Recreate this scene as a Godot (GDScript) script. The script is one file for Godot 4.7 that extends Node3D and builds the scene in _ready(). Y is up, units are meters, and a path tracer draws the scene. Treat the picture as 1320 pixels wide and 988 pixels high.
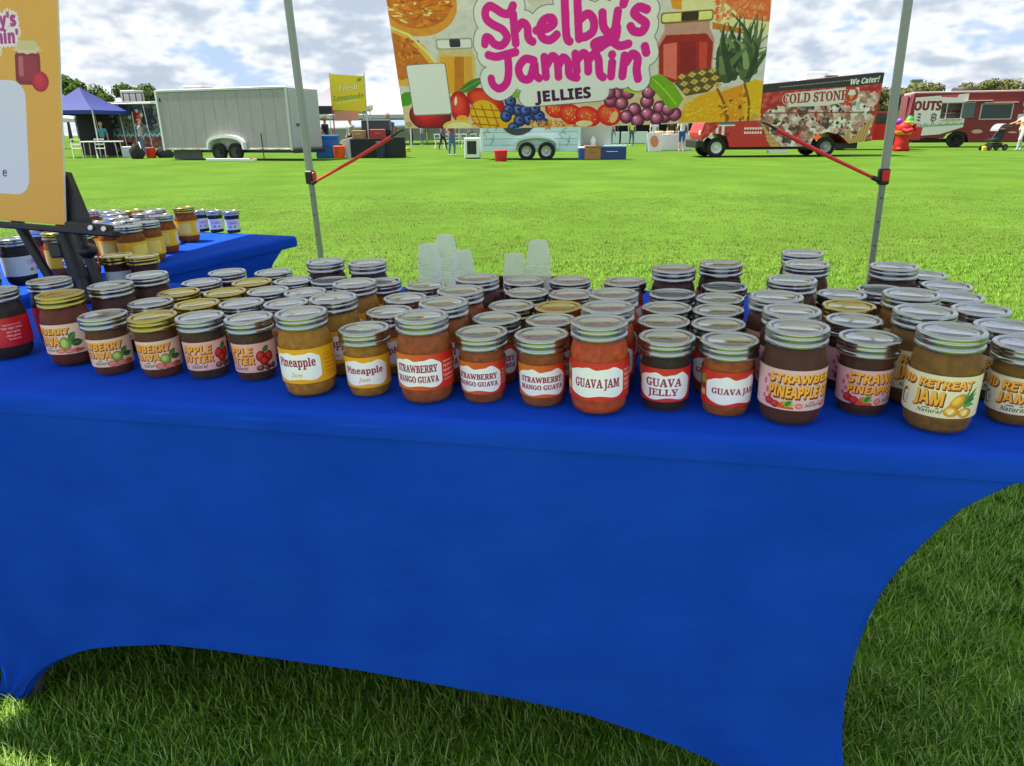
extends Node3D
# A jam stall on a sports field: a stretch-covered table of mason jars under a pop-up canopy, food trucks beyond.

const D := 0.0725            # outer diameter of a regular-mouth screw band
var rng := RandomNumberGenerator.new()
var mats := {}
var used_names := {}

func _ready() -> void:
	rng.seed = 20240317
	build_view()
	build_ground()
	build_canopy()
	build_banner()
	build_tables()
	build_jars()
	build_small_table_things()
	build_easel_sign()
	build_far_vehicles()
	build_far_stalls()
	build_people()
	build_trees()
	build_grass()

# ------------------------------------------------------------------ camera, sky, sun, exposure
func build_view() -> void:
	var cam := Camera3D.new()
	cam.name = "camera"
	var pitch := 0.35315
	var roll := -0.03806
	var fwd := Vector3(0, -sin(pitch), -cos(pitch))
	var up0 := Vector3(0, cos(pitch), -sin(pitch))
	var rt := Vector3.RIGHT * cos(roll) + up0 * sin(roll)
	var up := -Vector3.RIGHT * sin(roll) + up0 * cos(roll)
	cam.transform = Transform3D(Basis(rt, up, -fwd), Vector3(0, 1.098, 0))
	cam.fov = rad_to_deg(2.0 * atan(494.0 / 915.0))
	cam.near = 0.05
	cam.far = 900.0
	cam.current = true
	add_child(cam)

	var env := Environment.new()
	env.background_mode = Environment.BG_SKY
	env.tonemap_mode = Environment.TONE_MAPPER_LINEAR
	env.tonemap_exposure = 2.7
	env.sdfgi_enabled = true
	env.ssao_enabled = true
	env.ssil_enabled = true
	var sky := Sky.new()
	var pano := PanoramaSkyMaterial.new()
	pano.panorama = sky_texture()
	pano.energy_multiplier = 0.435
	sky.sky_material = pano
	env.sky = sky
	var we := WorldEnvironment.new()
	we.name = "world_environment"
	we.environment = env
	add_child(we)

	var sun := DirectionalLight3D.new()
	sun.name = "sun"
	sun.light_energy = 1.15
	sun.light_color = Color(1.0, 0.955, 0.89)
	sun.light_angular_distance = 0.6
	sun.shadow_enabled = true
	sun.basis = Basis.looking_at(Vector3(0.46, -1.0, 0.147).normalized(), Vector3.UP)
	add_child(sun)

func sky_texture() -> ImageTexture:
	var w := 4096
	var h := 2048
	var im := Image.create(w, h, false, Image.FORMAT_RGB8)
	im.fill(Color(0.30, 0.40, 0.16))
	var big := FastNoiseLite.new()
	big.seed = 11
	big.noise_type = FastNoiseLite.TYPE_SIMPLEX_SMOOTH
	big.fractal_octaves = 5
	big.fractal_gain = 0.55
	big.frequency = 1.0
	var fine := FastNoiseLite.new()
	fine.seed = 5
	fine.noise_type = FastNoiseLite.TYPE_SIMPLEX_SMOOTH
	fine.fractal_octaves = 4
	fine.frequency = 1.0
	var y := 0
	while y < h / 2 + 60:
		var el := absf((0.5 - (y + 0.5) / h) * PI)
		var step := 1 if el < 0.32 else 6
		# clouds seen from below and aside: cells shrink and flatten towards the horizon
		var v := 15.0 * pow(el + 0.01, 0.8)
		var ring := 9.0 + 3.0 * exp(-el * 9.0)
		var clear_low := pow(clampf(el / 0.9, 0.0, 1.0), 0.45)
		var base_r := lerpf(0.82, 0.52, clear_low)
		var base_g := lerpf(0.88, 0.67, clear_low)
		var base_b := lerpf(0.95, 0.88, clear_low)
		var x := 0
		while x < w:
			var az := (float(x) / w) * TAU
			var cx := cos(az) * ring
			var cz := sin(az) * ring
			var n := big.get_noise_3d(cx * 0.55, v * 0.62, cz * 0.55)
			var d := big.get_noise_3d(cx * 1.5 + 7.0, v * 1.7, cz * 1.5) * 0.5
			var f := fine.get_noise_3d(cx * 4.2, v * 4.6, cz * 4.2)
			var dens := smoothstep(-0.26, 0.14, n + d * 0.75 + f * 0.17 + 0.12)
			var under := smoothstep(0.0, 0.55, n * 0.95 + d * 0.9 - f * 0.12 + 0.05)
			var r := lerpf(0.945, 0.72, under)
			var g := lerpf(0.955, 0.77, under)
			var b := lerpf(0.97, 0.83, under)
			var c := Color(lerpf(base_r, r, dens), lerpf(base_g, g, dens), lerpf(base_b, b, dens))
			if step == 1:
				im.set_pixel(x, y, c)
			else:
				im.fill_rect(Rect2i(x, y, step, step), c)
			x += step
		y += step
	return ImageTexture.create_from_image(im)

# ------------------------------------------------------------------ shared helpers
func ground_y(x: float, z: float) -> float:
	return -0.0267 * x + 0.0097 * z      # the lawn falls gently to the right and away

func lawn_frame(x: float, z: float, yaw := 0.0) -> Transform3D:
	var n := Vector3(0.0267, 1.0, -0.0097).normalized()
	var tilt := Basis(Quaternion(Vector3.UP, n))
	return Transform3D(tilt * Basis(Vector3.UP, yaw), Vector3(x, ground_y(x, z), z))

func numbered(called: String) -> String:
	var k: int = used_names.get(called, 0)
	used_names[called] = k + 1
	return called if k == 0 else "%s_%03d" % [called, k]

func tag(o: Node3D, label: String, category: String, group := "") -> Node3D:
	o.set_meta("label", label)
	o.set_meta("category", category)
	if group != "":
		o.set_meta("group", group)
	return o

func thing(called: String, label: String, category: String, xf := Transform3D(), group := "") -> Node3D:
	var o := Node3D.new()
	o.name = numbered(called)
	add_child(o, true)
	o.transform = xf
	tag(o, label, category, group)
	return o

func part(parent: Node3D, called: String, mesh: Mesh, m: Material, xf := Transform3D(), label := "") -> MeshInstance3D:
	var o := MeshInstance3D.new()
	o.name = called
	o.mesh = mesh
	o.material_override = m
	o.transform = xf
	if label != "":
		o.set_meta("label", label)
	parent.add_child(o, true)
	return o

func structure(called: String, mesh: Mesh, m: Material) -> MeshInstance3D:
	var o := part(self, called, mesh, m)
	o.set_meta("kind", "structure")
	return o

func paint(r: float, g: float, b: float, rough := 0.6, metal := 0.0, spec := 0.5) -> StandardMaterial3D:
	# r, g, b: sRGB 0-255
	var key := "%d %d %d %.2f %.2f %.2f" % [r, g, b, rough, metal, spec]
	if mats.has(key):
		return mats[key]
	var m := StandardMaterial3D.new()
	m.albedo_color = Color(r / 255.0, g / 255.0, b / 255.0)
	m.roughness = rough
	m.metallic = metal
	m.metallic_specular = spec
	mats[key] = m
	return m

func printed(im: Image, rough := 0.5) -> StandardMaterial3D:
	var m := StandardMaterial3D.new()
	m.albedo_texture = ImageTexture.create_from_image(im)
	m.texture_repeat = false
	m.roughness = rough
	return m

func noise_image(size: int, freq: float, sd: int, octaves := 4, lo := Color.BLACK, hi := Color.WHITE) -> Image:
	var n := FastNoiseLite.new()
	n.seed = sd
	n.frequency = freq
	n.fractal_octaves = octaves
	n.noise_type = FastNoiseLite.TYPE_SIMPLEX_SMOOTH
	var src := n.get_seamless_image(size, size)
	src.convert(Image.FORMAT_L8)
	var bytes := src.get_data()
	var out := PackedByteArray()
	out.resize(size * size * 3)
	for i in size * size:
		var c := lo.lerp(hi, bytes[i] / 255.0)
		out[i * 3] = c.r8
		out[i * 3 + 1] = c.g8
		out[i * 3 + 2] = c.b8
	return Image.create_from_data(size, size, false, Image.FORMAT_RGB8, out)

# A mesh under construction. Faces are given counter-clockwise as seen from outside.
class Geo:
	var v := PackedVector3Array()
	var n := PackedVector3Array()
	var uv := PackedVector2Array()
	var col := PackedColorArray()
	var ix := PackedInt32Array()
	var xf := Transform3D()
	var tint := Color.WHITE
	var tinted := false

	func vert(p: Vector3, nor: Vector3, t := Vector2.ZERO) -> int:
		v.append(xf * p)
		n.append((xf.basis * nor).normalized())
		uv.append(t)
		col.append(tint)
		return v.size() - 1

	func tri(a: Vector3, b: Vector3, c: Vector3) -> void:
		var nor := (b - a).cross(c - a).normalized()
		var i := vert(a, nor)
		vert(b, nor)
		vert(c, nor)
		ix.append_array([i, i + 2, i + 1])

	func quad(a: Vector3, b: Vector3, c: Vector3, d: Vector3, r := Rect2(0, 0, 1, 1)) -> void:
		# uv: a bottom-left, b bottom-right, c top-right, d top-left
		var nor := (c - a).cross(d - b).normalized()
		var i := vert(a, nor, Vector2(r.position.x, r.end.y))
		vert(b, nor, r.end)
		vert(c, nor, Vector2(r.end.x, r.position.y))
		vert(d, nor, r.position)
		ix.append_array([i, i + 2, i + 1, i, i + 3, i + 2])

	func box(c: Vector3, s: Vector3, bev := 0.0) -> Geo:
		var h := s * 0.5
		var e := minf(bev, minf(h.x, minf(h.y, h.z)) * 0.9)
		var axes := [Vector3.RIGHT, Vector3.UP, Vector3.BACK]
		for k in 3:
			for sg in [-1.0, 1.0]:
				var a: Vector3 = axes[k] * sg
				var p: Vector3 = axes[(k + 1) % 3]
				var q: Vector3 = axes[(k + 2) % 3]
				if sg < 0.0:
					var w := p
					p = q
					q = w
				var hp := absf(h.dot(p)) - e
				var hq := absf(h.dot(q)) - e
				var o: Vector3 = c + a * absf(h.dot(a))
				quad(o - p * hp - q * hq, o + p * hp - q * hq, o + p * hp + q * hq, o - p * hp + q * hq)
		if e > 0.0:
			for k in 3:
				var p: Vector3 = axes[(k + 1) % 3]
				var q: Vector3 = axes[(k + 2) % 3]
				var along: Vector3 = axes[k] * (absf(h.dot(axes[k])) - e)
				for sp in [-1.0, 1.0]:
					for sq in [-1.0, 1.0]:
						var a: Vector3 = c + p * sp * h.dot(p) + q * sq * (h.dot(q) - e)
						var b: Vector3 = c + p * sp * (h.dot(p) - e) + q * sq * h.dot(q)
						_edge(a, b, along, c)
			for sx in [-1.0, 1.0]:
				for sy in [-1.0, 1.0]:
					for sz in [-1.0, 1.0]:
						var s3 := Vector3(sx, sy, sz)
						var f := h * s3
						var a := c + f - Vector3(0, e * sy, e * sz)
						var b := c + f - Vector3(e * sx, 0, e * sz)
						var d := c + f - Vector3(e * sx, e * sy, 0)
						if (b - a).cross(d - a).dot(s3) > 0.0:
							tri(a, b, d)
						else:
							tri(a, d, b)
		return self

	func _edge(a: Vector3, b: Vector3, along: Vector3, c: Vector3) -> void:
		var nor := (b - along - (a - along)).cross(along)
		if nor.dot((a + b) * 0.5 - c) > 0.0:
			quad(a - along, b - along, b + along, a + along)
		else:
			quad(b - along, a - along, a + along, b + along)

	# profile: points (radius, y) from bottom to top as seen on the right; outside is to the right of the walk upwards
	func lathe(prof: Array, seg := 24, centre := Vector3.ZERO, u0 := 0.0, u1 := TAU, vlo := 0.0, vhi := 1.0) -> Geo:
		var m := prof.size() - 1
		var seg_n := []
		for k in m:
			var d: Vector2 = prof[k + 1] - prof[k]
			seg_n.append(Vector2(d.y, -d.x).normalized())
		for k in m:
			var na: Vector2 = seg_n[k]
			var nb: Vector2 = seg_n[k]
			if k > 0 and seg_n[k - 1].dot(seg_n[k]) > 0.72:
				na = (seg_n[k - 1] + seg_n[k]).normalized()
			if k < m - 1 and seg_n[k + 1].dot(seg_n[k]) > 0.72:
				nb = (seg_n[k + 1] + seg_n[k]).normalized()
			var start := v.size()
			for j in seg + 1:
				var a := lerpf(u0, u1, float(j) / seg)
				var dir := Vector3(sin(a), 0, cos(a))
				vert(centre + dir * prof[k].x + Vector3.UP * prof[k].y, dir * na.x + Vector3.UP * na.y, Vector2(float(j) / seg, lerpf(vhi, vlo, float(k) / m)))
				vert(centre + dir * prof[k + 1].x + Vector3.UP * prof[k + 1].y, dir * nb.x + Vector3.UP * nb.y, Vector2(float(j) / seg, lerpf(vhi, vlo, float(k + 1) / m)))
			for j in seg:
				var i := start + j * 2
				ix.append_array([i, i + 3, i + 2, i, i + 1, i + 3])
		return self

	func tube(path: Array, r: float, seg := 10, r_end := -1.0, caps := true) -> Geo:
		var m := path.size()
		var rings := []
		var side := Vector3.ZERO
		for k in m:
			var t: Vector3 = (path[mini(k + 1, m - 1)] - path[maxi(k - 1, 0)]).normalized()
			if side == Vector3.ZERO or absf(side.dot(t)) > 0.95:
				side = t.cross(Vector3.UP if absf(t.y) < 0.9 else Vector3.RIGHT).normalized()
			side = (side - t * side.dot(t)).normalized()
			var bi := t.cross(side)
			var rad := r if r_end < 0.0 else lerpf(r, r_end, float(k) / (m - 1))
			var start := v.size()
			for j in seg + 1:
				var a := TAU * j / seg
				var dir := side * cos(a) + bi * sin(a)
				vert(path[k] + dir * rad, dir, Vector2(float(j) / seg, float(k) / (m - 1)))
			rings.append(start)
		for k in m - 1:
			for j in seg:
				var a: int = rings[k] + j
				var b: int = rings[k + 1] + j
				ix.append_array([a, b, a + 1, a + 1, b, b + 1])
		if caps:
			for e in [0, m - 1]:
				var t: Vector3 = (path[1] - path[0]).normalized() * -1.0 if e == 0 else (path[m - 1] - path[m - 2]).normalized()
				var c := vert(path[e], t)
				var start := v.size()
				for j in seg + 1:
					vert((xf.affine_inverse() * v[rings[e] + j]), t)
				for j in seg:
					if e == 0:
						ix.append_array([c, start + j, start + j + 1])
					else:
						ix.append_array([c, start + j + 1, start + j])
		return self

	# polygon in the xy plane (counter-clockwise), extruded from z0 to z1
	func prism(poly: PackedVector2Array, z0: float, z1: float, size := Rect2()) -> Geo:
		if Geometry2D.is_polygon_clockwise(poly):
			poly.reverse()
		var t := Geometry2D.triangulate_polygon(poly)
		for back in [false, true]:
			var z := z0 if back else z1
			var nor := Vector3.FORWARD if back else Vector3.BACK
			var start := v.size()
			for p in poly:
				var w := Vector2.ZERO
				if size.size.x > 0.0:
					w = Vector2((p.x - size.position.x) / size.size.x, 1.0 - (p.y - size.position.y) / size.size.y)
				vert(Vector3(p.x, p.y, z), nor, w)
			for k in range(0, t.size(), 3):
				var a := poly[t[k]]
				var ccw := (poly[t[k + 1]] - a).cross(poly[t[k + 2]] - a) > 0.0
				if ccw != back:
					ix.append_array([start + t[k], start + t[k + 2], start + t[k + 1]])
				else:
					ix.append_array([start + t[k], start + t[k + 1], start + t[k + 2]])
		for k in poly.size():
			var a := poly[k]
			var b := poly[(k + 1) % poly.size()]
			quad(Vector3(a.x, a.y, z0), Vector3(b.x, b.y, z0), Vector3(b.x, b.y, z1), Vector3(a.x, a.y, z1), Rect2(0, 0, 0.001, 0.001))
		return self

	func mesh() -> ArrayMesh:
		var a := []
		a.resize(Mesh.ARRAY_MAX)
		a[Mesh.ARRAY_VERTEX] = v
		a[Mesh.ARRAY_NORMAL] = n
		a[Mesh.ARRAY_TEX_UV] = uv
		if tinted:
			a[Mesh.ARRAY_COLOR] = col
		a[Mesh.ARRAY_INDEX] = ix
		var m := ArrayMesh.new()
		m.add_surface_from_arrays(Mesh.PRIMITIVE_TRIANGLES, a)
		return m

func sphere_mesh(r: float, squash := 1.0, seg := 16) -> ArrayMesh:
	var prof := []
	for k in 11:
		var a := -PI / 2 + PI * k / 10.0
		prof.append(Vector2(maxf(cos(a) * r, 0.0001), sin(a) * r * squash))
	return Geo.new().lathe(prof, seg).mesh()

func box_mesh(c: Vector3, s: Vector3, bev := 0.0) -> ArrayMesh:
	return Geo.new().box(c, s, bev).mesh()

# ------------------------------------------------------------------ flat print: a small painter (drawn at twice the size, then scaled down)
class Canvas:
	var im: Image
	var k: float
	static var glyphs := {}

	func _init(w: float, h: float, scale: float, bg: Color) -> void:
		k = scale
		im = Image.create(int(ceil(w * k)), int(ceil(h * k)), false, Image.FORMAT_RGB8)
		im.fill(bg)

	func poly(pts: PackedVector2Array, c: Color) -> void:
		_fill(pts, c)

	func _fill(pts: PackedVector2Array, c: Color) -> void:
		var lo := INF
		var hi := -INF
		for p in pts:
			lo = minf(lo, p.y)
			hi = maxf(hi, p.y)
		var y0 := maxi(int(floor(lo * k)), 0)
		var y1 := mini(int(ceil(hi * k)), im.get_height() - 1)
		var m := pts.size()
		for y in range(y0, y1 + 1):
			var yy := (y + 0.5) / k
			var xs: Array[float] = []
			for j in m:
				var a := pts[j]
				var b := pts[(j + 1) % m]
				if (a.y <= yy) != (b.y <= yy):
					xs.append(a.x + (b.x - a.x) * (yy - a.y) / (b.y - a.y))
			xs.sort()
			for j in range(0, xs.size() - 1, 2):
				var x0 := int(round(xs[j] * k))
				var x1 := int(round(xs[j + 1] * k))
				if x1 > x0:
					im.fill_rect(Rect2i(x0, y, x1 - x0, 1), c)

	func oval(cx: float, cy: float, rx: float, ry: float, c: Color, rot := 0.0) -> void:
		var pts := PackedVector2Array()
		for j in 28:
			var a := TAU * j / 28.0
			pts.append(Vector2(cx, cy) + Vector2(cos(a) * rx, sin(a) * ry).rotated(rot))
		_fill(pts, c)

	# a printed picture of a round fruit: darker rim, lighter centre, small gleam
	func fruit(cx: float, cy: float, rx: float, ry: float, dark: Color, light: Color, rot := 0.0) -> void:
		for j in 10:
			var t := j / 9.0
			oval(cx - rx * 0.22 * t, cy - ry * 0.24 * t, rx * (1.0 - 0.62 * t), ry * (1.0 - 0.62 * t), dark.lerp(light, t), rot)

	func leaf(a: Vector2, b: Vector2, w: float, c: Color, rib := Color(0, 0, 0, 0)) -> void:
		var d := (b - a)
		var nrm := Vector2(-d.y, d.x).normalized()
		var pts := PackedVector2Array()
		for j in 9:
			pts.append(a + d * (j / 8.0) + nrm * w * sin(PI * j / 8.0))
		for j in range(7, 0, -1):
			pts.append(a + d * (j / 8.0) - nrm * w * sin(PI * j / 8.0))
		_fill(pts, c)
		if rib.a > 0.0:
			line([a, b], w * 0.08, rib)

	func line(pts: Array, r: float, c: Color) -> void:
		for j in pts.size():
			oval(pts[j].x, pts[j].y, r, r, c)
			if j > 0:
				var a: Vector2 = pts[j - 1]
				var b: Vector2 = pts[j]
				if a.distance_to(b) > 0.001:
					var nrm := (b - a).orthogonal().normalized() * r
					_fill(PackedVector2Array([a + nrm, b + nrm, b - nrm, a - nrm]), c)

	func curve(pts: Array) -> Array:
		var out := []
		var m := pts.size()
		for j in m - 1:
			var p0: Vector2 = pts[maxi(j - 1, 0)]
			var p3: Vector2 = pts[mini(j + 2, m - 1)]
			for s in 6:
				out.append(pts[j].cubic_interpolate(pts[j + 1], p0, p3, s / 6.0))
		out.append(pts[m - 1])
		return out

	func blob(cx: float, cy: float, rx: float, ry: float, c: Color, bumps: int, depth: float, rot := 0.0) -> void:
		var pts := PackedVector2Array()
		for j in 90:
			var a := TAU * j / 90.0
			var s := 1.0 + depth * sin(a * bumps)
			pts.append(Vector2(cx, cy) + Vector2(cos(a) * rx * s, sin(a) * ry * s).rotated(rot))
		_fill(pts, c)

	func panel(x0: float, y0: float, x1: float, y1: float, wave: float, c: Color) -> void:
		# a plate with wavy top and bottom and soft corners
		var pts := PackedVector2Array()
		for j in 41:
			var t := j / 40.0
			var soft := pow(absf(t * 2.0 - 1.0), 9.0)
			pts.append(Vector2(lerpf(x0, x1, t), y0 + wave * (sin(t * 14.0) * 0.5 + 0.5 + sin(t * 29.0) * 0.2) + soft * (y1 - y0) * 0.18))
		for j in 41:
			var t := 1.0 - j / 40.0
			var soft := pow(absf(t * 2.0 - 1.0), 9.0)
			pts.append(Vector2(lerpf(x0, x1, t), y1 - wave * (sin(t * 12.0 + 1.0) * 0.5 + 0.5) - soft * (y1 - y0) * 0.18))
		_fill(pts, c)

	func round_rect(x0: float, y0: float, x1: float, y1: float, r: float, c: Color, rot := 0.0) -> void:
		var pts := PackedVector2Array()
		var mid := Vector2((x0 + x1) / 2, (y0 + y1) / 2)
		for q in [[x1 - r, y0 + r, -PI / 2], [x1 - r, y1 - r, 0.0], [x0 + r, y1 - r, PI / 2], [x0 + r, y0 + r, PI]]:
			for j in 7:
				var a: float = q[2] + PI / 2 * j / 6.0
				pts.append(mid + (Vector2(q[0] + cos(a) * r, q[1] + sin(a) * r) - mid).rotated(rot))
		_fill(pts, c)

	# lettering; (x, y) is the middle of the text, size the cap height
	func text(s: String, x: float, y: float, size: float, c: Color, serif := false, slant := 0.0, wide := 1.0, grow := 0.0, turn := 0.0) -> void:
		var key := s + str(serif)
		if not glyphs.has(key):
			var f := SystemFont.new()
			f.font_names = PackedStringArray(["Droid Serif" if serif else "Droid Sans"])
			f.font_weight = 700
			var t := TextMesh.new()
			t.font = f
			t.font_size = 64
			t.pixel_size = 1.0
			t.depth = 0.0
			t.curve_step = 1.5
			t.text = s
			var arr := t.get_mesh_arrays()
			glyphs[key] = [arr[Mesh.ARRAY_VERTEX], arr[Mesh.ARRAY_INDEX]]
		var vs: PackedVector3Array = glyphs[key][0]
		var ids: PackedInt32Array = glyphs[key][1]
		var sc := size / 46.0
		var offs := [Vector2.ZERO]
		if grow > 0.0:
			for j in 8:
				offs.append(Vector2(cos(TAU * j / 8.0), sin(TAU * j / 8.0)) * grow)
		for o in offs:
			for j in range(0, ids.size(), 3):
				var pts := PackedVector2Array()
				for q in 3:
					var p := vs[ids[j + q]]
					pts.append(Vector2(x, y) + o + Vector2((p.x * wide + p.y * slant) * sc, -p.y * sc).rotated(turn))
				_fill(pts, c)

	# uneven tone of a photographic print: noise laid over what is drawn so far
	func mottle(sd: int, freq: float, strength: float) -> void:
		var n := FastNoiseLite.new()
		n.seed = sd
		n.frequency = freq
		n.fractal_octaves = 4
		var size := 512
		var src := n.get_seamless_image(size, size)
		src.convert(Image.FORMAT_L8)
		var b := src.get_data()
		var o := PackedByteArray()
		o.resize(size * size * 4)
		for j in size * size:
			var t := b[j] / 255.0 - 0.5
			var w := 255 if t > 0.0 else 0
			o[j * 4] = w
			o[j * 4 + 1] = w
			o[j * 4 + 2] = w
			o[j * 4 + 3] = int(clampf(absf(t) * 2.0 * strength, 0.0, 1.0) * 255.0)
		var over := Image.create_from_data(size, size, false, Image.FORMAT_RGBA8, o)
		im.convert(Image.FORMAT_RGBA8)
		for y in range(0, im.get_height(), size):
			for x in range(0, im.get_width(), size):
				im.blend_rect(over, Rect2i(0, 0, size, size), Vector2i(x, y))
		im.convert(Image.FORMAT_RGB8)

	func done(shrink := 2) -> Image:
		im.resize(maxi(im.get_width() / shrink, 1), maxi(im.get_height() / shrink, 1), Image.INTERPOLATE_LANCZOS)
		return im

func rgb(r: float, g: float, b: float) -> Color:
	return Color(r / 255.0, g / 255.0, b / 255.0)

# ------------------------------------------------------------------ lawn
func build_ground() -> void:
	var g := Geo.new()
	var far := 420.0
	var c := [Vector3(-far, 0, far), Vector3(far, 0, far), Vector3(far, 0, -far), Vector3(-far, 0, -far)]
	for i in 4:
		c[i].y = ground_y(c[i].x, c[i].z)
	g.quad(c[0], c[1], c[2], c[3])
	var m := StandardMaterial3D.new()
	m.albedo_texture = ImageTexture.create_from_image(lawn_image())
	m.uv1_triplanar = true
	m.uv1_world_triplanar = true
	m.uv1_scale = Vector3(0.45, 0.45, 0.45)
	m.detail_enabled = true
	m.detail_blend_mode = BaseMaterial3D.BLEND_MODE_MUL
	m.detail_albedo = ImageTexture.create_from_image(noise_image(512, 0.012, 77, 5, rgb(205, 212, 190), rgb(255, 255, 255)))
	m.detail_uv_layer = BaseMaterial3D.DETAIL_UV_2
	m.uv2_triplanar = true
	m.uv2_world_triplanar = true
	m.uv2_scale = Vector3(0.06, 0.06, 0.06)
	m.roughness = 0.9
	m.metallic_specular = 0.15
	structure("ground", g.mesh(), m)
	# pale walkway in front of the row of stalls, behind the viewer
	var p := Geo.new()
	var c2 := []
	for e in [[-30.0, 5.2], [30.0, 5.2], [30.0, 1.5], [-30.0, 1.5]]:
		var q: Vector3 = along * e[0] + out * e[1]
		c2.append(Vector3(q.x, ground_y(q.x, q.z) + 0.004, q.z))
	p.quad(c2[0], c2[1], c2[2], c2[3])
	var pm := StandardMaterial3D.new()
	pm.albedo_texture = ImageTexture.create_from_image(noise_image(256, 0.03, 88, 5, rgb(176, 172, 162), rgb(206, 202, 194)))
	pm.uv1_triplanar = true
	pm.uv1_world_triplanar = true
	pm.uv1_scale = Vector3(0.4, 0.4, 0.4)
	pm.roughness = 0.9
	structure("path", p.mesh(), pm)

func lawn_image() -> Image:
	# short mown turf from above: countless little strokes of blade
	var c := Canvas.new(512, 512, 2.0, rgb(82, 118, 37))
	var r := RandomNumberGenerator.new()
	r.seed = 3
	for i in 15000:
		var p := Vector2(r.randf() * 512, r.randf() * 512)
		var d := Vector2.from_angle(r.randf() * TAU) * r.randf_range(4, 13)
		var t := r.randf()
		var tone := rgb(88, 126, 39).lerp(rgb(122, 157, 55), t) if r.randf() < 0.85 else rgb(66, 98, 28).lerp(rgb(146, 164, 80), t)
		for ox in [-512.0, 0.0, 512.0] if (p.x < 14 or p.x > 498) else [0.0]:
			var w := d.orthogonal().normalized() * 0.8
			c.poly(PackedVector2Array([p + Vector2(ox, 0) + w, p + Vector2(ox, 0) - w, p + d + Vector2(ox, 0)]), tone)
	return c.done()

func blade_tuft(sd: int, blades: int, spread: float, tall: float, wide: float, near := false) -> ArrayMesh:
	var r := RandomNumberGenerator.new()
	r.seed = sd
	var g := Geo.new()
	g.tinted = true
	for i in blades:
		var base := Vector3(r.randfn(0, spread), 0, r.randfn(0, spread))
		var dir := Vector3.FORWARD.rotated(Vector3.UP, r.randf() * TAU)
		var h := tall * r.randf_range(0.55, 1.15)
		var bend := r.randf_range(0.15, 1.0) * h
		var w := wide * r.randf_range(0.7, 1.2)
		var side := dir.cross(Vector3.UP) * w * 0.5
		var t := r.randf()
		# linear base colours: fresh to olive, a few straw blades
		g.tint = Color(0.115, 0.20, 0.034).lerp(Color(0.185, 0.27, 0.055), t) if r.randf() < 0.99 else Color(0.27, 0.27, 0.11)
		if near:
			# seen close, single blades differ: dark old ones, fresh ones, pale undersides
			g.tint = Color(0.07, 0.185, 0.016).lerp(Color(0.27, 0.50, 0.05), t * t) if r.randf() < 0.84 else (Color(0.36, 0.56, 0.14) if r.randf() < 0.8 else Color(0.40, 0.38, 0.15))
		var pts := []
		for k in 4:
			var f := k / 3.0
			pts.append(base + Vector3.UP * h * (f - 0.25 * f * f * bend / h) + dir * bend * f * f)
		for k in 3:
			var wa := side * (1.0 - 0.18 * k)
			var wb := side * (1.0 - 0.18 * (k + 1)) if k < 2 else side * 0.06
			var nor: Vector3 = (pts[k + 1] - pts[k]).cross(side).normalized()
			nor = (nor * signf(nor.y + 0.0001) + Vector3.UP * 1.6).normalized()
			var s := g.v.size()
			g.vert(pts[k] - wa, nor)
			g.vert(pts[k] + wa, nor)
			g.vert(pts[k + 1] + wb, nor)
			g.vert(pts[k + 1] - wb, nor)
			g.ix.append_array([s, s + 2, s + 1, s, s + 3, s + 2])
	return g.mesh()

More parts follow.
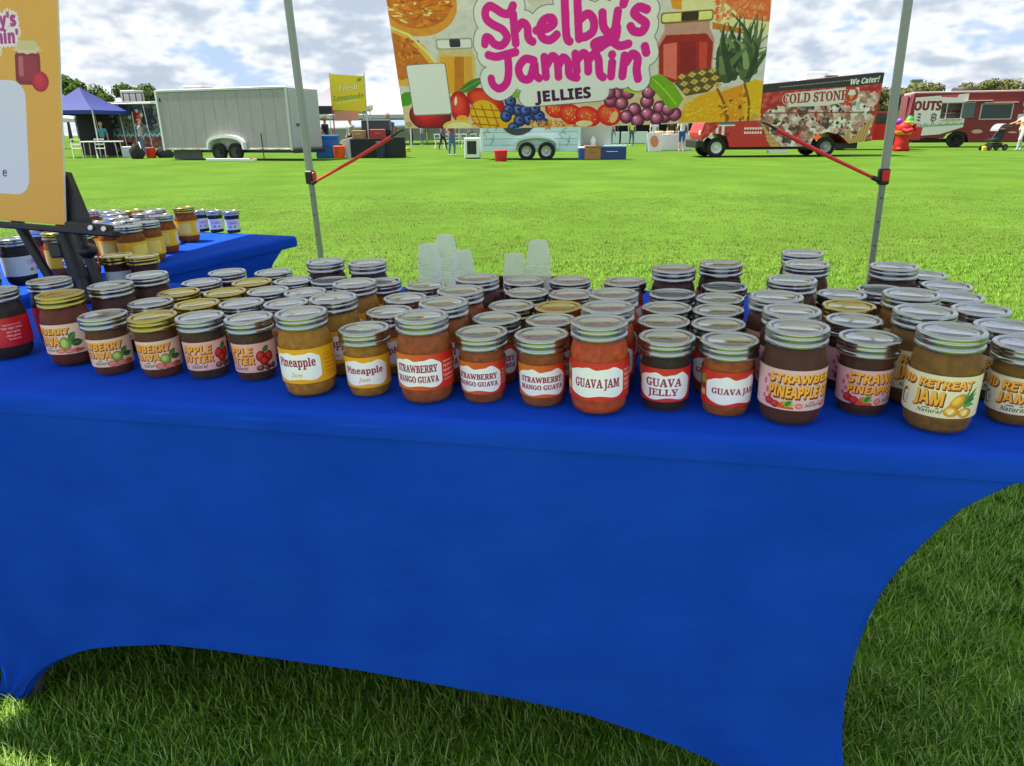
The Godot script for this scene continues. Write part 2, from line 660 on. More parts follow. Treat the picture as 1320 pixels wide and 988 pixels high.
func build_grass() -> void:
	var m := StandardMaterial3D.new()
	m.vertex_color_use_as_albedo = true
	m.roughness = 0.5
	m.metallic_specular = 0.3
	m.backlight_enabled = true
	m.backlight = Color(0.55, 0.62, 0.25)
	var bands := [
		# name, tuft, x range, z range, per square metre
		["grass_near", blade_tuft(1, 32, 0.024, 0.038, 0.0028, true), Vector2(-1.75, 2.4), Vector2(-2.6, -0.35), 1000.0],
		["grass_near", blade_tuft(2, 28, 0.026, 0.034, 0.0030, true), Vector2(0.2, 5.4), Vector2(-6.2, -2.6), 480.0],
		["grass_middle", blade_tuft(3, 26, 0.034, 0.028, 0.0036), Vector2(-4.8, 5.6), Vector2(-8.0, -3.6), 240.0],
		["grass_middle", blade_tuft(4, 24, 0.055, 0.022, 0.0044), Vector2(-9.5, 10.0), Vector2(-14.0, -5.0), 80.0],
	]
	for b in bands:
		var r := RandomNumberGenerator.new()
		r.seed = hash(b[0]) + int(b[4])
		var xr: Vector2 = b[2]
		var zr: Vector2 = b[3]
		var place: Array[Transform3D] = []
		var tone: Array[Color] = []
		var count := int((xr.y - xr.x) * (zr.y - zr.x) * b[4])
		var patch := FastNoiseLite.new()
		patch.seed = 9
		patch.frequency = 0.55
		for i in count:
			var x := r.randf_range(xr.x, xr.y)
			var z := r.randf_range(zr.x, zr.y)
			if absf(x) > -z * 0.86 + 0.75:
				continue
			if b[0] == "grass_middle" and r.randf() > clampf((z - zr.x) / 3.5, 0.0, 1.0):
				continue
			var t := patch.get_noise_2d(x, z) * 0.5 + 0.5
			var s := r.randf_range(0.75, 1.2)
			var basis := Basis(Vector3.UP, r.randf() * TAU).scaled(Vector3(s, s * r.randf_range(0.8, 1.15), s))
			place.append(Transform3D(basis, Vector3(x, ground_y(x, z) - 0.004, z)))
			var k := r.randf_range(0.82, 1.12)
			tone.append(Color(k * lerpf(0.92, 1.12, t), k, k * lerpf(0.9, 1.05, t)))
		var mm := MultiMesh.new()
		mm.transform_format = MultiMesh.TRANSFORM_3D
		mm.use_colors = true
		mm.mesh = b[1]
		mm.instance_count = place.size()
		for i in place.size():
			mm.set_instance_transform(i, place[i])
			mm.set_instance_color(i, tone[i])
		var o := MultiMeshInstance3D.new()
		o.name = numbered("grass")
		o.multimesh = mm
		o.material_override = m
		add_child(o, true)
		o.set_meta("kind", "stuff")
		o.set_meta("label", {"grass_near": "long-bladed lawn grass around the display table", "grass_middle": "mown lawn grass just beyond the canopy"}[b[0]])
		o.set_meta("category", "grass")

# ------------------------------------------------------------------ the stall's pop-up canopy
const POLE_L := Vector3(-1.125, 0, -4.300)
const POLE_R := Vector3(1.826, 0, -3.526)
var along := Vector3(0.9673, 0, 0.2536)     # the stall's long direction
var out := Vector3(-0.2536, 0, 0.9673)      # towards the customer

func build_canopy() -> void:
	var steel := paint(150, 156, 154, 0.45, 0.3)
	var steel_in := paint(132, 140, 132, 0.45, 0.35)
	var black := paint(20, 20, 22, 0.5)
	var red := paint(206, 34, 30, 0.4)
	var t := thing("pop_up_canopy", "square pop-up canopy over the jam stall with grey square poles and pale roof", "canopy", Transform3D(Basis(), Vector3((POLE_L.x + POLE_R.x) / 2, 0, (POLE_L.z + POLE_R.z) / 2)))
	var o := t.position
	var eave := 2.02
	var corners := [POLE_L, POLE_R, POLE_R + out * 3.05, POLE_L + out * 3.05]
	var turn := Basis(Vector3.UP, -atan2(along.z, along.x))
	for k in 4:
		var p: Vector3 = corners[k]
		var gy := ground_y(p.x, p.z)
		var split := 0.835 if k == 0 or k == 3 else 0.785
		var up := Transform3D(turn, p - o)
		part(t, "pole", box_mesh(Vector3(0, (split + eave) / 2, 0), Vector3(0.035, eave - split, 0.035), 0.004), steel, up)
		var low := part(t, "lower_pole", box_mesh(Vector3(0, (split + gy) / 2, 0), Vector3(0.027, split - gy, 0.027), 0.003), steel_in, up)
		for j in 3:
			part(low, "pin_hole", Geo.new().lathe([Vector2(0.0001, 0.0), Vector2(0.0045, 0.0), Vector2(0.0045, 0.0012), Vector2(0.0001, 0.0012)], 12).mesh(), black, Transform3D(Basis(Vector3.RIGHT, PI / 2), Vector3(0, split - 0.10 - j * 0.115, 0.0133)))
		part(t, "foot_plate", box_mesh(Vector3(0, gy + 0.004, 0), Vector3(0.09, 0.006, 0.09), 0.002), steel_in, up)
		var clip := part(t, "slider_clip", Geo.new().box(Vector3(0, split, 0), Vector3(0.048, 0.075, 0.048), 0.006).mesh(), black, up)
		part(clip, "release_button", box_mesh(Vector3(0.004 if k == 1 else 0.03, split + 0.004, 0.026 if k == 1 else 0.008), Vector3(0.034, 0.052, 0.012) if k == 1 else Vector3(0.014, 0.050, 0.034), 0.004), red)
	# roof: four sloped panels, then the hanging valance
	var mid: Vector3 = (corners[0] + corners[2]) / 2
	var peak := Vector3(mid.x, 2.95, mid.z) - o
	var fabric := StandardMaterial3D.new()
	fabric.albedo_color = rgb(226, 228, 230)
	fabric.roughness = 0.85
	fabric.backlight_enabled = true
	fabric.backlight = Color(0.62, 0.62, 0.62)
	var rim := []
	for k in 4:
		var p: Vector3 = corners[k]
		rim.append(p + (p - mid).normalized() * 0.05 + Vector3.UP * (eave + 0.03) - o)
	for k in 4:
		var g := Geo.new()
		g.tri(rim[(k + 1) % 4], rim[k], peak)
		part(t, "roof_panel", g.mesh(), fabric)
		var q := Geo.new()
		var dn := Vector3.DOWN * 0.03
		q.quad(rim[(k + 1) % 4] + dn, rim[k] + dn, rim[k], rim[(k + 1) % 4])
		part(t, "valance", q.mesh(), fabric)
		var a: Vector3 = corners[k] - o + Vector3.UP * (eave - 0.04)
		var b: Vector3 = corners[(k + 1) % 4] - o + Vector3.UP * (eave - 0.04)
		part(t, "roof_bar", Geo.new().tube([a, b], 0.012, 8).mesh(), steel)
		part(t, "roof_strut", Geo.new().tube([a, peak + Vector3.DOWN * 0.06], 0.011, 8).mesh(), steel)
	# elastic straps that tie the banner's lower corners to the two back poles
	strap("red elastic strap tying the banner's left corner to the grey pole", Vector3(-1.085, 0.815, -4.268), Vector3(-0.535, 1.078, -4.125), 0.62)
	strap("red elastic strap tying the banner's right corner to the grey pole", Vector3(1.765, 0.785, -3.515), Vector3(1.258, 1.052, -3.655), 0.45)

func strap(label: String, a: Vector3, b: Vector3, share: float) -> void:
	var t := thing("elastic_strap", label, "strap", Transform3D(Basis(), a), "straps holding the banner")
	var d := b - a
	var red := paint(222, 44, 56, 0.5)
	part(t, "cord", Geo.new().tube([Vector3.ZERO, d * 0.42 + Vector3.DOWN * 0.004, d * 0.86], 0.0075, 8, 0.011).mesh(), red)
	part(t, "hook", Geo.new().tube([d * 0.86, d * 0.93 + Vector3.UP * 0.004, d], 0.007, 8, 0.004).mesh(), paint(24, 24, 26, 0.4))
	part(t, "end_ring", Geo.new().tube([Vector3(0, 0, 0), d.normalized() * -0.035], 0.011, 8).mesh(), paint(24, 24, 26, 0.4))

# ------------------------------------------------------------------ the stall's banner
func build_banner() -> void:
	# lower edge about camera height, upper edge tied to the canopy's roof bar
	var bl := Vector3(-0.529, 1.083, -4.128)
	var br := Vector3(1.251, 1.060, -3.661)
	var tl := Vector3(-0.592, 1.975, -4.145)
	var tr := Vector3(1.272, 1.955, -3.655)
	var o := (bl + br) / 2
	var t := thing("banner", "vinyl stall banner with pink lettering, fruit and jam jars hung between grey poles", "banner", Transform3D(Basis(), o))
	var m := printed(banner_image(), 0.42)
	m.backlight_enabled = true
	m.backlight = Color(0.55, 0.55, 0.55)
	var vinyl := StandardMaterial3D.new()
	vinyl.albedo_color = rgb(232, 232, 230)
	vinyl.roughness = 0.6
	vinyl.backlight_enabled = true
	vinyl.backlight = Color(0.75, 0.75, 0.75)
	var g := Geo.new()
	var nx := 24
	var ny := 10
	var nor := out
	for j in ny + 1:
		for i in nx + 1:
			var u := float(i) / nx
			var w := float(j) / ny
			var p := bl.lerp(br, u).lerp(tl.lerp(tr, u), w)
			# a hung sheet sags a little between its corners
			p += nor * (0.010 * sin(u * 9.0 + w * 2.0) * (1.0 - w) + 0.006 * sin(u * 23.0))
			p += Vector3.DOWN * 0.012 * (1.0 - w) * sin(PI * u)
			g.vert(p - o, nor, Vector2(u, 1.0 - w))
	for j in ny:
		for i in nx:
			var a := j * (nx + 1) + i
			g.ix.append_array([a, a + nx + 2, a + 1, a, a + nx + 1, a + nx + 2])
	part(t, "printed_sheet", g.mesh(), m)
	var back := Geo.new()
	for p in g.v:
		back.vert(p - nor * 0.0015, -nor)
	for i in range(0, g.ix.size(), 3):
		back.ix.append_array([g.ix[i], g.ix[i + 2], g.ix[i + 1]])
	part(t, "sheet_back", back.mesh(), vinyl)
	for c in [[bl, 1, 1], [br, -1, 1], [tl, 1, -1], [tr, -1, -1]]:
		var at: Vector3 = c[0] - o + along * 0.025 * c[1] + Vector3.UP * 0.02 * c[2] + nor * 0.012
		part(t, "grommet", Geo.new().lathe([Vector2(0.006, 0), Vector2(0.012, 0), Vector2(0.0115, 0.002), Vector2(0.0065, 0.002)], 16).mesh(), paint(190, 170, 110, 0.3, 0.9), Transform3D(Basis(Vector3.RIGHT, PI / 2), at))
	for c in [tl, tr]:
		part(t, "tie_cord", Geo.new().tube([c - o + Vector3.DOWN * 0.01, c - o + Vector3.UP * 0.06], 0.004, 6).mesh(), paint(240, 240, 240, 0.7))

func banner_image() -> Image:
	# units: 493 across, 243 down; the lower 165 units are in view
	var c := Canvas.new(493, 243, 4.0, rgb(196, 194, 190))
	var oy := 78.0
	var P := func(x: float, y: float) -> Vector2:
		# rough positions taken by eye, straightened to the banner's own rectangle
		var xl := 500.0 + y * 0.139
		var xr := 993.0 - y * 0.097
		return Vector2((x - xl) * 493.0 / (xr - xl), y + oy + (x - 500.0) * 0.022)
	var A := func(x: float, y: float) -> Vector2:
		return P.call(480.0 + x / 5.077, y / 5.077)
	var B := func(x: float, y: float) -> Vector2:
		return P.call(740.0 + x / 5.077, y / 5.077)
	var r := RandomNumberGenerator.new()
	r.seed = 8
	# pale table top and kitchen blur
	c.poly(PackedVector2Array([Vector2(0, 0), Vector2(493, 0), Vector2(493, 90), Vector2(0, 90)]), rgb(206, 203, 200))
	for i in 60:
		c.oval(r.randf() * 493, r.randf() * 80, 22, 14, rgb(206, 203, 200).lerp(rgb(186, 180, 176), r.randf()))
	c.poly(PackedVector2Array([Vector2(0, 200), Vector2(493, 200), Vector2(493, 243), Vector2(0, 243)]), rgb(198, 180, 150))
	# buttered toast on the left
	var q: Vector2 = A.call(330, 20)
	c.oval(q.x, q.y, 53, 38, rgb(196, 136, 48))
	c.oval(q.x - 1, q.y - 4, 47, 32, rgb(178, 104, 26))
	for i in 220:
		var a := r.randf() * TAU
		var d := sqrt(r.randf())
		var tone := rgb(214, 140, 36).lerp(rgb(150, 74, 10), r.randf()) if r.randf() < 0.86 else rgb(246, 206, 140)
		c.oval(q.x - 1 + cos(a) * d * 44, q.y - 4 + sin(a) * d * 29, r.randf_range(2, 9), r.randf_range(0.6, 2.0), tone, -0.5 + r.randf())
	c.poly(PackedVector2Array([A.call(115, 140), A.call(250, 190), A.call(370, 275), A.call(440, 380), A.call(330, 480), A.call(240, 545), A.call(168, 540), A.call(130, 300)]), rgb(214, 162, 76))
	c.poly(PackedVector2Array([A.call(120, 175), A.call(250, 230), A.call(350, 330), A.call(400, 390), A.call(300, 470), A.call(200, 500), A.call(150, 480)]), rgb(176, 106, 26))
	for i in 70:
		var at: Vector2 = A.call(r.randf_range(140, 330), r.randf_range(220, 470))
		c.oval(at.x, at.y, r.randf_range(1, 4), r.randf_range(0.8, 2.4), rgb(204, 134, 40).lerp(rgb(144, 74, 16), r.randf()), r.randf() * 3.0)
	c.line([A.call(130, 150), A.call(260, 200), A.call(400, 330), A.call(440, 380)], 1.6, rgb(236, 204, 132))
	# yellow jam jar on the left
	c.poly(PackedVector2Array([A.call(470, 300), A.call(700, 300), A.call(722, 350), A.call(722, 590), A.call(455, 590), A.call(455, 350)]), rgb(196, 176, 128))
	c.poly(PackedVector2Array([A.call(475, 345), A.call(700, 345), A.call(705, 590), A.call(475, 590)]), rgb(214, 150, 34))
	c.poly(PackedVector2Array([A.call(575, 345), A.call(640, 345), A.call(640, 590), A.call(575, 590)]), rgb(172, 112, 22))
	c.poly(PackedVector2Array([A.call(655, 345), A.call(690, 345), A.call(690, 590), A.call(655, 590)]), rgb(190, 146, 70))
	var l0: Vector2 = A.call(445, 228)
	var l1: Vector2 = A.call(705, 296)
	c.round_rect(l0.x, l0.y, l1.x, l1.y, 3.0, rgb(150, 152, 150))
	c.round_rect(l0.x + 2, l0.y + 2, l1.x - 2, l1.y - 2, 2.5, rgb(212, 212, 208))
	c.round_rect(l0.x + 19, l0.y + 1, l0.x + 34, l1.y - 3, 2.0, rgb(46, 46, 48))
	# red jam jar on the right
	c.poly(PackedVector2Array([B.call(665, 0), B.call(1300, 0), B.call(1300, 260), B.call(1130, 250), B.call(960, 190), B.call(700, 90)]), rgb(226, 204, 160))
	c.poly(PackedVector2Array([B.call(665, 0), B.call(745, 0), B.call(745, 100), B.call(690, 90)]), rgb(216, 142, 50))
	c.poly(PackedVector2Array([B.call(930, 0), B.call(1270, 0), B.call(1270, 190), B.call(1120, 170), B.call(980, 50)]), rgb(206, 104, 66))
	for i in 120:
		var at: Vector2 = B.call(r.randf_range(950, 1260), r.randf_range(0, 170))
		c.oval(at.x, at.y, r.randf_range(1, 4), r.randf_range(1, 3), rgb(214, 96, 58).lerp(rgb(222, 164, 112), r.randf()), r.randf() * 3.0)
	c.poly(PackedVector2Array([B.call(930, 180), B.call(1110, 225), B.call(1110, 255), B.call(930, 220)]), rgb(184, 110, 34))
	c.poly(PackedVector2Array([B.call(600, 290), B.call(640, 215), B.call(640, 170), B.call(915, 170), B.call(915, 215), B.call(943, 280), B.call(925, 480), B.call(690, 540), B.call(600, 480)]), rgb(178, 140, 130))
	c.poly(PackedVector2Array([B.call(606, 310), B.call(650, 245), B.call(895, 245), B.call(934, 300), B.call(918, 480), B.call(690, 535), B.call(606, 480)]), rgb(142, 34, 24))
	c.poly(PackedVector2Array([B.call(632, 300), B.call(715, 290), B.call(715, 520), B.call(632, 490)]), rgb(206, 110, 96))
	c.poly(PackedVector2Array([B.call(735, 290), B.call(830, 290), B.call(830, 500), B.call(735, 520)]), rgb(124, 24, 18))
	c.poly(PackedVector2Array([B.call(850, 290), B.call(900, 300), B.call(895, 470), B.call(850, 480)]), rgb(176, 70, 56))
	l0 = B.call(618, 112)
	l1 = B.call(934, 172)
	c.round_rect(l0.x, l0.y, l1.x, l1.y, 3.5, rgb(122, 96, 30))
	c.round_rect(l0.x + 1.5, l0.y + 1.5, l1.x - 1.5, l1.y - 2, 3.0, rgb(226, 208, 142))
	c.round_rect(l0.x + 25, l0.y + 1, l0.x + 46, l1.y - 2, 1.5, rgb(52, 40, 14))
	# pineapple: crown, rind with diamonds, cut flesh
	for i in 54:
		var root: Vector2 = B.call(r.randf_range(960, 1180), r.randf_range(430, 530))
		var tip: Vector2 = B.call(r.randf_range(930, 1290), r.randf_range(120, 430))
		var bow := Vector2(r.randf_range(-7, 7), r.randf_range(-8, -2))
		var tone := rgb(30, 48, 26).lerp(rgb(128, 146, 98), pow(r.randf(), 1.4))
		var last := root
		for k in range(1, 9):
			var f := k / 8.0
			var at := root.lerp(tip, f) + bow * sin(PI * f)
			c.line([last, at], 4.4 * (1.0 - f * 0.88), tone)
			last = at
	c.poly(PackedVector2Array([B.call(700, 540), B.call(790, 470), B.call(920, 450), B.call(990, 520), B.call(900, 600), B.call(770, 620)]), rgb(84, 74, 34))
	for i in 4:
		for j in 3:
			var at: Vector2 = B.call(745 + i * 62 + j * 14, 500 + j * 44 - i * 10)
			c.poly(PackedVector2Array([at + Vector2(-5.8, 0.6), at + Vector2(-0.6, -3.9), at + Vector2(5.8, -0.6), at + Vector2(0.6, 3.9)]), rgb(176, 152, 78))
			c.poly(PackedVector2Array([at + Vector2(-3.4, 0.4), at + Vector2(-0.4, -2.2), at + Vector2(3.4, -0.4), at + Vector2(0.4, 2.2)]), rgb(198, 178, 108))
			c.oval(at.x, at.y, 1.1, 0.9, rgb(84, 62, 24))
	c.poly(PackedVector2Array([B.call(725, 785), B.call(760, 680), B.call(850, 620), B.call(960, 585), B.call(1010, 640), B.call(1010, 790)]), rgb(226, 156, 8))
	c.poly(PackedVector2Array([B.call(980, 600), B.call(1120, 555), B.call(1150, 640), B.call(1110, 780), B.call(1000, 790)]), rgb(216, 136, 6))
	c.poly(PackedVector2Array([B.call(1110, 560), B.call(1180, 530), B.call(1235, 545), B.call(1228, 770), B.call(1110, 790)]), rgb(232, 166, 10))
	for i in 14:
		var at: Vector2 = B.call([1000.0, 1120.0][i % 2] + r.randf_range(-30, 40), r.randf_range(620, 780))
		c.oval(at.x, at.y, r.randf_range(1, 3), r.randf_range(1, 4), rgb(120, 66, 16).lerp(rgb(198, 128, 20), r.randf()))
	for e in [[960, 585, 1015, 790], [1120, 555, 1140, 790], [1235, 545, 1226, 780]]:
		c.line(c.curve([B.call(e[0], e[1]), B.call((e[0] + e[2]) / 2.0 + 16, (e[1] + e[3]) / 2.0), B.call(e[2], e[3])]), 1.5, rgb(128, 78, 14))
	for i in 90:
		var at: Vector2 = B.call(r.randf_range(760, 1220), r.randf_range(640, 770))
		c.oval(at.x, at.y, r.randf_range(0.6, 3), 0.7, rgb(240, 190, 50), -0.4)
	# mangoes, apple, halves
	q = A.call(790, 640)
	c.fruit(q.x, q.y, 28, 16, rgb(150, 24, 16), rgb(222, 74, 30), 0.35)
	c.leaf(A.call(590, 590), A.call(790, 480), 6.0, rgb(66, 112, 46), rgb(120, 160, 80))
	c.leaf(A.call(190, 680), A.call(270, 580), 9.0, rgb(74, 132, 24))
	q = A.call(400, 745)
	c.fruit(q.x, q.y, 32, 21, rgb(96, 10, 12), rgb(196, 34, 26))
	q = A.call(610, 680)
	c.fruit(q.x, q.y, 15, 21, rgb(140, 12, 12), rgb(232, 76, 52))
	c.oval(q.x - 5, q.y - 8, 2, 6, rgb(250, 214, 200), 0.2)
	c.oval(q.x + 2, q.y + 16, 9, 5, rgb(222, 160, 60))
	q = A.call(790, 735)
	c.oval(q.x, q.y, 24, 20, rgb(188, 120, 12), 0.5)
	c.oval(q.x, q.y - 1, 22, 18, rgb(232, 166, 24), 0.5)
	for i in 3:
		c.line([q + Vector2(-18 + i * 13, -14), q + Vector2(-8 + i * 13, 16)], 0.8, rgb(156, 92, 12))
		c.line([q + Vector2(-20, -9 + i * 10), q + Vector2(20, -6 + i * 10)], 0.8, rgb(156, 92, 12))
	c.poly(PackedVector2Array([A.call(890, 750), A.call(960, 735), A.call(1000, 695), A.call(990, 760), A.call(960, 835), A.call(880, 830)]), rgb(226, 160, 26))
	q = A.call(600, 815)
	c.oval(q.x, q.y, 23, 9, rgb(204, 176, 96))
	c.oval(q.x + 2, q.y + 1, 19, 7, rgb(222, 204, 156))
	# blueberries
	for p in [[960, 640], [1010, 700], [950, 700], [1080, 760], [1020, 770], [1150, 740], [930, 740], [1120, 690], [980, 820], [1180, 790], [1060, 700]]:
		q = A.call(p[0], p[1])
		c.fruit(q.x, q.y, 8.4, 8.0, rgb(18, 24, 66), rgb(86, 112, 178))
		c.oval(q.x + 1, q.y - 1, 2.0, 1.6, rgb(14, 18, 48))
	c.leaf(A.call(960, 600), A.call(1040, 590), 5, rgb(120, 160, 40))
	# crumbled oats, strawberries, grapes, leaves
	for i in 90:
		q = P.call(r.randf_range(695, 770), r.randf_range(152, 164))
		c.oval(q.x, q.y, r.randf_range(1, 3), r.randf_range(1, 2.2), rgb(224, 150, 30).lerp(rgb(170, 104, 24), r.randf()))
	for p in [[728, 136, 15, 12], [748, 143, 17, 13], [770, 146, 18, 13], [797, 144, 17, 14]]:
		q = P.call(p[0], p[1])
		c.fruit(q.x, q.y, p[2], p[3], rgb(176, 30, 18), rgb(236, 92, 54), 0.3)
		for i in 12:
			c.oval(q.x + r.randf_range(-0.6, 0.6) * p[2], q.y + r.randf_range(-0.6, 0.6) * p[3], 0.7, 1.0, rgb(244, 196, 96))
	q = P.call(803, 147)
	c.oval(q.x, q.y, 5, 8, rgb(240, 178, 130), 0.5)
	q = P.call(765, 155)
	c.oval(q.x, q.y, 12, 4, rgb(240, 196, 160))
	for p in [[340, 600], [410, 590], [300, 640], [370, 660], [450, 700], [530, 650], [530, 730], [610, 690], [400, 745], [470, 770], [640, 745], [590, 760], [700, 735], [540, 590], [290, 590], [660, 700]]:
		q = B.call(p[0], p[1])
		c.fruit(q.x, q.y, 9.2, 8.8, rgb(66, 18, 40), rgb(196, 118, 150))
		c.oval(q.x - 3, q.y - 3.4, 1.6, 1.2, rgb(232, 210, 222))
	c.poly(PackedVector2Array([B.call(535, 540), B.call(560, 490), B.call(620, 480), B.call(700, 545), B.call(755, 640), B.call(720, 690), B.call(670, 705), B.call(620, 640), B.call(590, 600)]), rgb(112, 152, 22))
	c.line([B.call(570, 510), B.call(640, 580), B.call(710, 670)], 0.7, rgb(160, 190, 70))
	c.poly(PackedVector2Array([B.call(385, 580), B.call(430, 530), B.call(520, 545), B.call(500, 590), B.call(450, 600)]), rgb(150, 180, 40))
	c.mottle(6, 0.02, 0.06)
	# the shop's name: white cloud with a thin dark edge behind fat rounded strokes
	var strokes := [
		[A, [[985, 35], [960, 80], [915, 78], [865, 48], [825, 32], [795, 62], [803, 112], [850, 148], [915, 182], [942, 232], [905, 278], [855, 268], [822, 232], [795, 228], [788, 268]]],
		[A, [[985, 85], [992, 180], [1000, 268]]], [A, [[1008, 178], [1045, 140], [1078, 168], [1085, 235], [1112, 258]]],
		[A, [[1138, 190], [1205, 180], [1252, 150], [1238, 116], [1190, 126], [1160, 178], [1178, 235], [1228, 250], [1272, 218]]],
		[B, [[5, -110], [8, 60], [16, 230], [36, 262]]],
		[B, [[88, -110], [92, 80], [98, 248]]], [B, [[108, 130], [158, 100], [195, 140], [190, 205], [140, 238], [108, 236]]],
		[B, [[252, 98], [258, 180], [292, 220], [330, 198], [350, 92]]], [B, [[345, 190], [330, 255], [250, 262], [196, 282], [222, 312], [300, 272], [360, 300], [415, 290]]],
		[B, [[398, 12], [386, 52]]],
		[B, [[530, 88], [482, 74], [452, 108], [488, 142], [524, 172], [500, 218], [450, 214], [430, 186]]],
		[A, [[812, 338], [865, 350], [935, 336], [998, 322]]], [A, [[945, 350], [950, 440], [935, 520], [885, 556], [842, 530], [830, 490]]],
		[A, [[1118, 376], [1060, 368], [1018, 425], [1038, 488], [1092, 490], [1122, 400], [1128, 465], [1152, 490]]],
		[A, [[1188, 356], [1198, 482]]], [A, [[1205, 405], [1240, 352], [1272, 385], [1280, 482]]], [A, [[1284, 405], [1312, 362], [1345, 395], [1352, 470], [1400, 490]]],
		[B, [[72, 340], [82, 448]]], [B, [[88, 375], [125, 338], [152, 372], [156, 452]]], [B, [[160, 382], [196, 345], [224, 380], [230, 465], [252, 490]]],
		[B, [[312, 400], [304, 486]]], [B, [[312, 352], [312, 354]]],
		[B, [[392, 362], [376, 486]]], [B, [[400, 402], [440, 352], [472, 380], [466, 450], [474, 505]]],
		[B, [[518, 308], [526, 346]]],
	]
	var paths := []
	for s in strokes:
		var pts := []
		for p in s[1]:
			pts.append(s[0].call(p[0], p[1]))
		paths.append(c.curve(pts))
	for layer in [[16.6, rgb(96, 98, 96)], [15.6, rgb(212, 212, 211)]]:
		for p in paths:
			for j in range(0, p.size(), 2):
				c.oval(p[j].x, p[j].y, layer[0], layer[0], layer[1])
			c.oval(p[p.size() - 1].x, p[p.size() - 1].y, layer[0], layer[0], layer[1])
		var e: float = layer[0] - 15.6
		var a: Vector2 = P.call(692, 121)
		var b: Vector2 = P.call(786, 114)
		c.line([a, b], 12.0 + e, layer[1])
		c.poly(PackedVector2Array([P.call(640, 30), P.call(840, 20), P.call(835, 95), P.call(670, 100)]), rgb(212, 212, 211))
	for p in paths:
		c.line(p, 5.3, rgb(192, 26, 138))
	var mid: Vector2 = P.call(739, 118)
	c.text("JELLIES", mid.x, mid.y, 13.0, rgb(58, 22, 58), false, 0.0, 1.22, 0.55, -0.05)
	# pinned white card over the toast
	var c0: Vector2 = A.call(238, 398)
	var c1: Vector2 = A.call(548, 730)
	c.round_rect(c0.x - 1, c0.y - 1, c1.x + 1.4, c1.y + 1.4, 3.6, rgb(120, 116, 110), -0.03)
	c.round_rect(c0.x, c0.y, c1.x, c1.y, 3.5, rgb(222, 222, 218), -0.03)
	c.im.adjust_bcs(1.2, 1.04, 1.14)
	return c.done(2)

# ------------------------------------------------------------------ tables under stretch covers
func along_list(pts: Array, y: float) -> float:
	# pts: [y, value] with y falling
	for k in pts.size() - 1:
		if y <= pts[k][0] and y >= pts[k + 1][0]:
			var a: Array = pts[k]
			var b: Array = pts[k + 1]
			var p: Array = pts[maxi(k - 1, 0)]
			var q: Array = pts[mini(k + 2, pts.size() - 1)]
			var t: float = (a[0] - y) / (a[0] - b[0])
			if k == 0 or k + 2 >= pts.size():
				return lerpf(a[1], b[1], t)
			return cubic_interpolate_in_time(a[1], b[1], p[1], q[1], t, a[0] - b[0], a[0] - p[0], a[0] - q[0])
	return pts[0][1] if y > pts[0][0] else pts[pts.size() - 1][1]

const INSET := [[0.735, 0.0], [0.728, 0.030], [0.718, 0.062], [0.702, 0.093], [0.679, 0.122], [0.634, 0.154], [0.577, 0.185], [0.516, 0.206], [0.448, 0.219], [0.378, 0.224], [0.305, 0.222], [0.22, 0.212], [0.16, 0.200], [0.09, 0.180], [0.03, 0.150], [0.0, 0.118]]
const ARCH_LONG := [[0.249, 0.0], [0.2485, 0.10], [0.246, 0.20], [0.240, 0.308], [0.22, 0.443], [0.205, 0.507], [0.152, 0.631], [0.082, 0.724], [0.045, 0.756], [0.0, 0.79]]
const ARCH_SHORT := [[0.24, 0.0], [0.236, 0.06], [0.22, 0.12], [0.17, 0.19], [0.10, 0.245], [0.05, 0.275], [0.0, 0.298]]

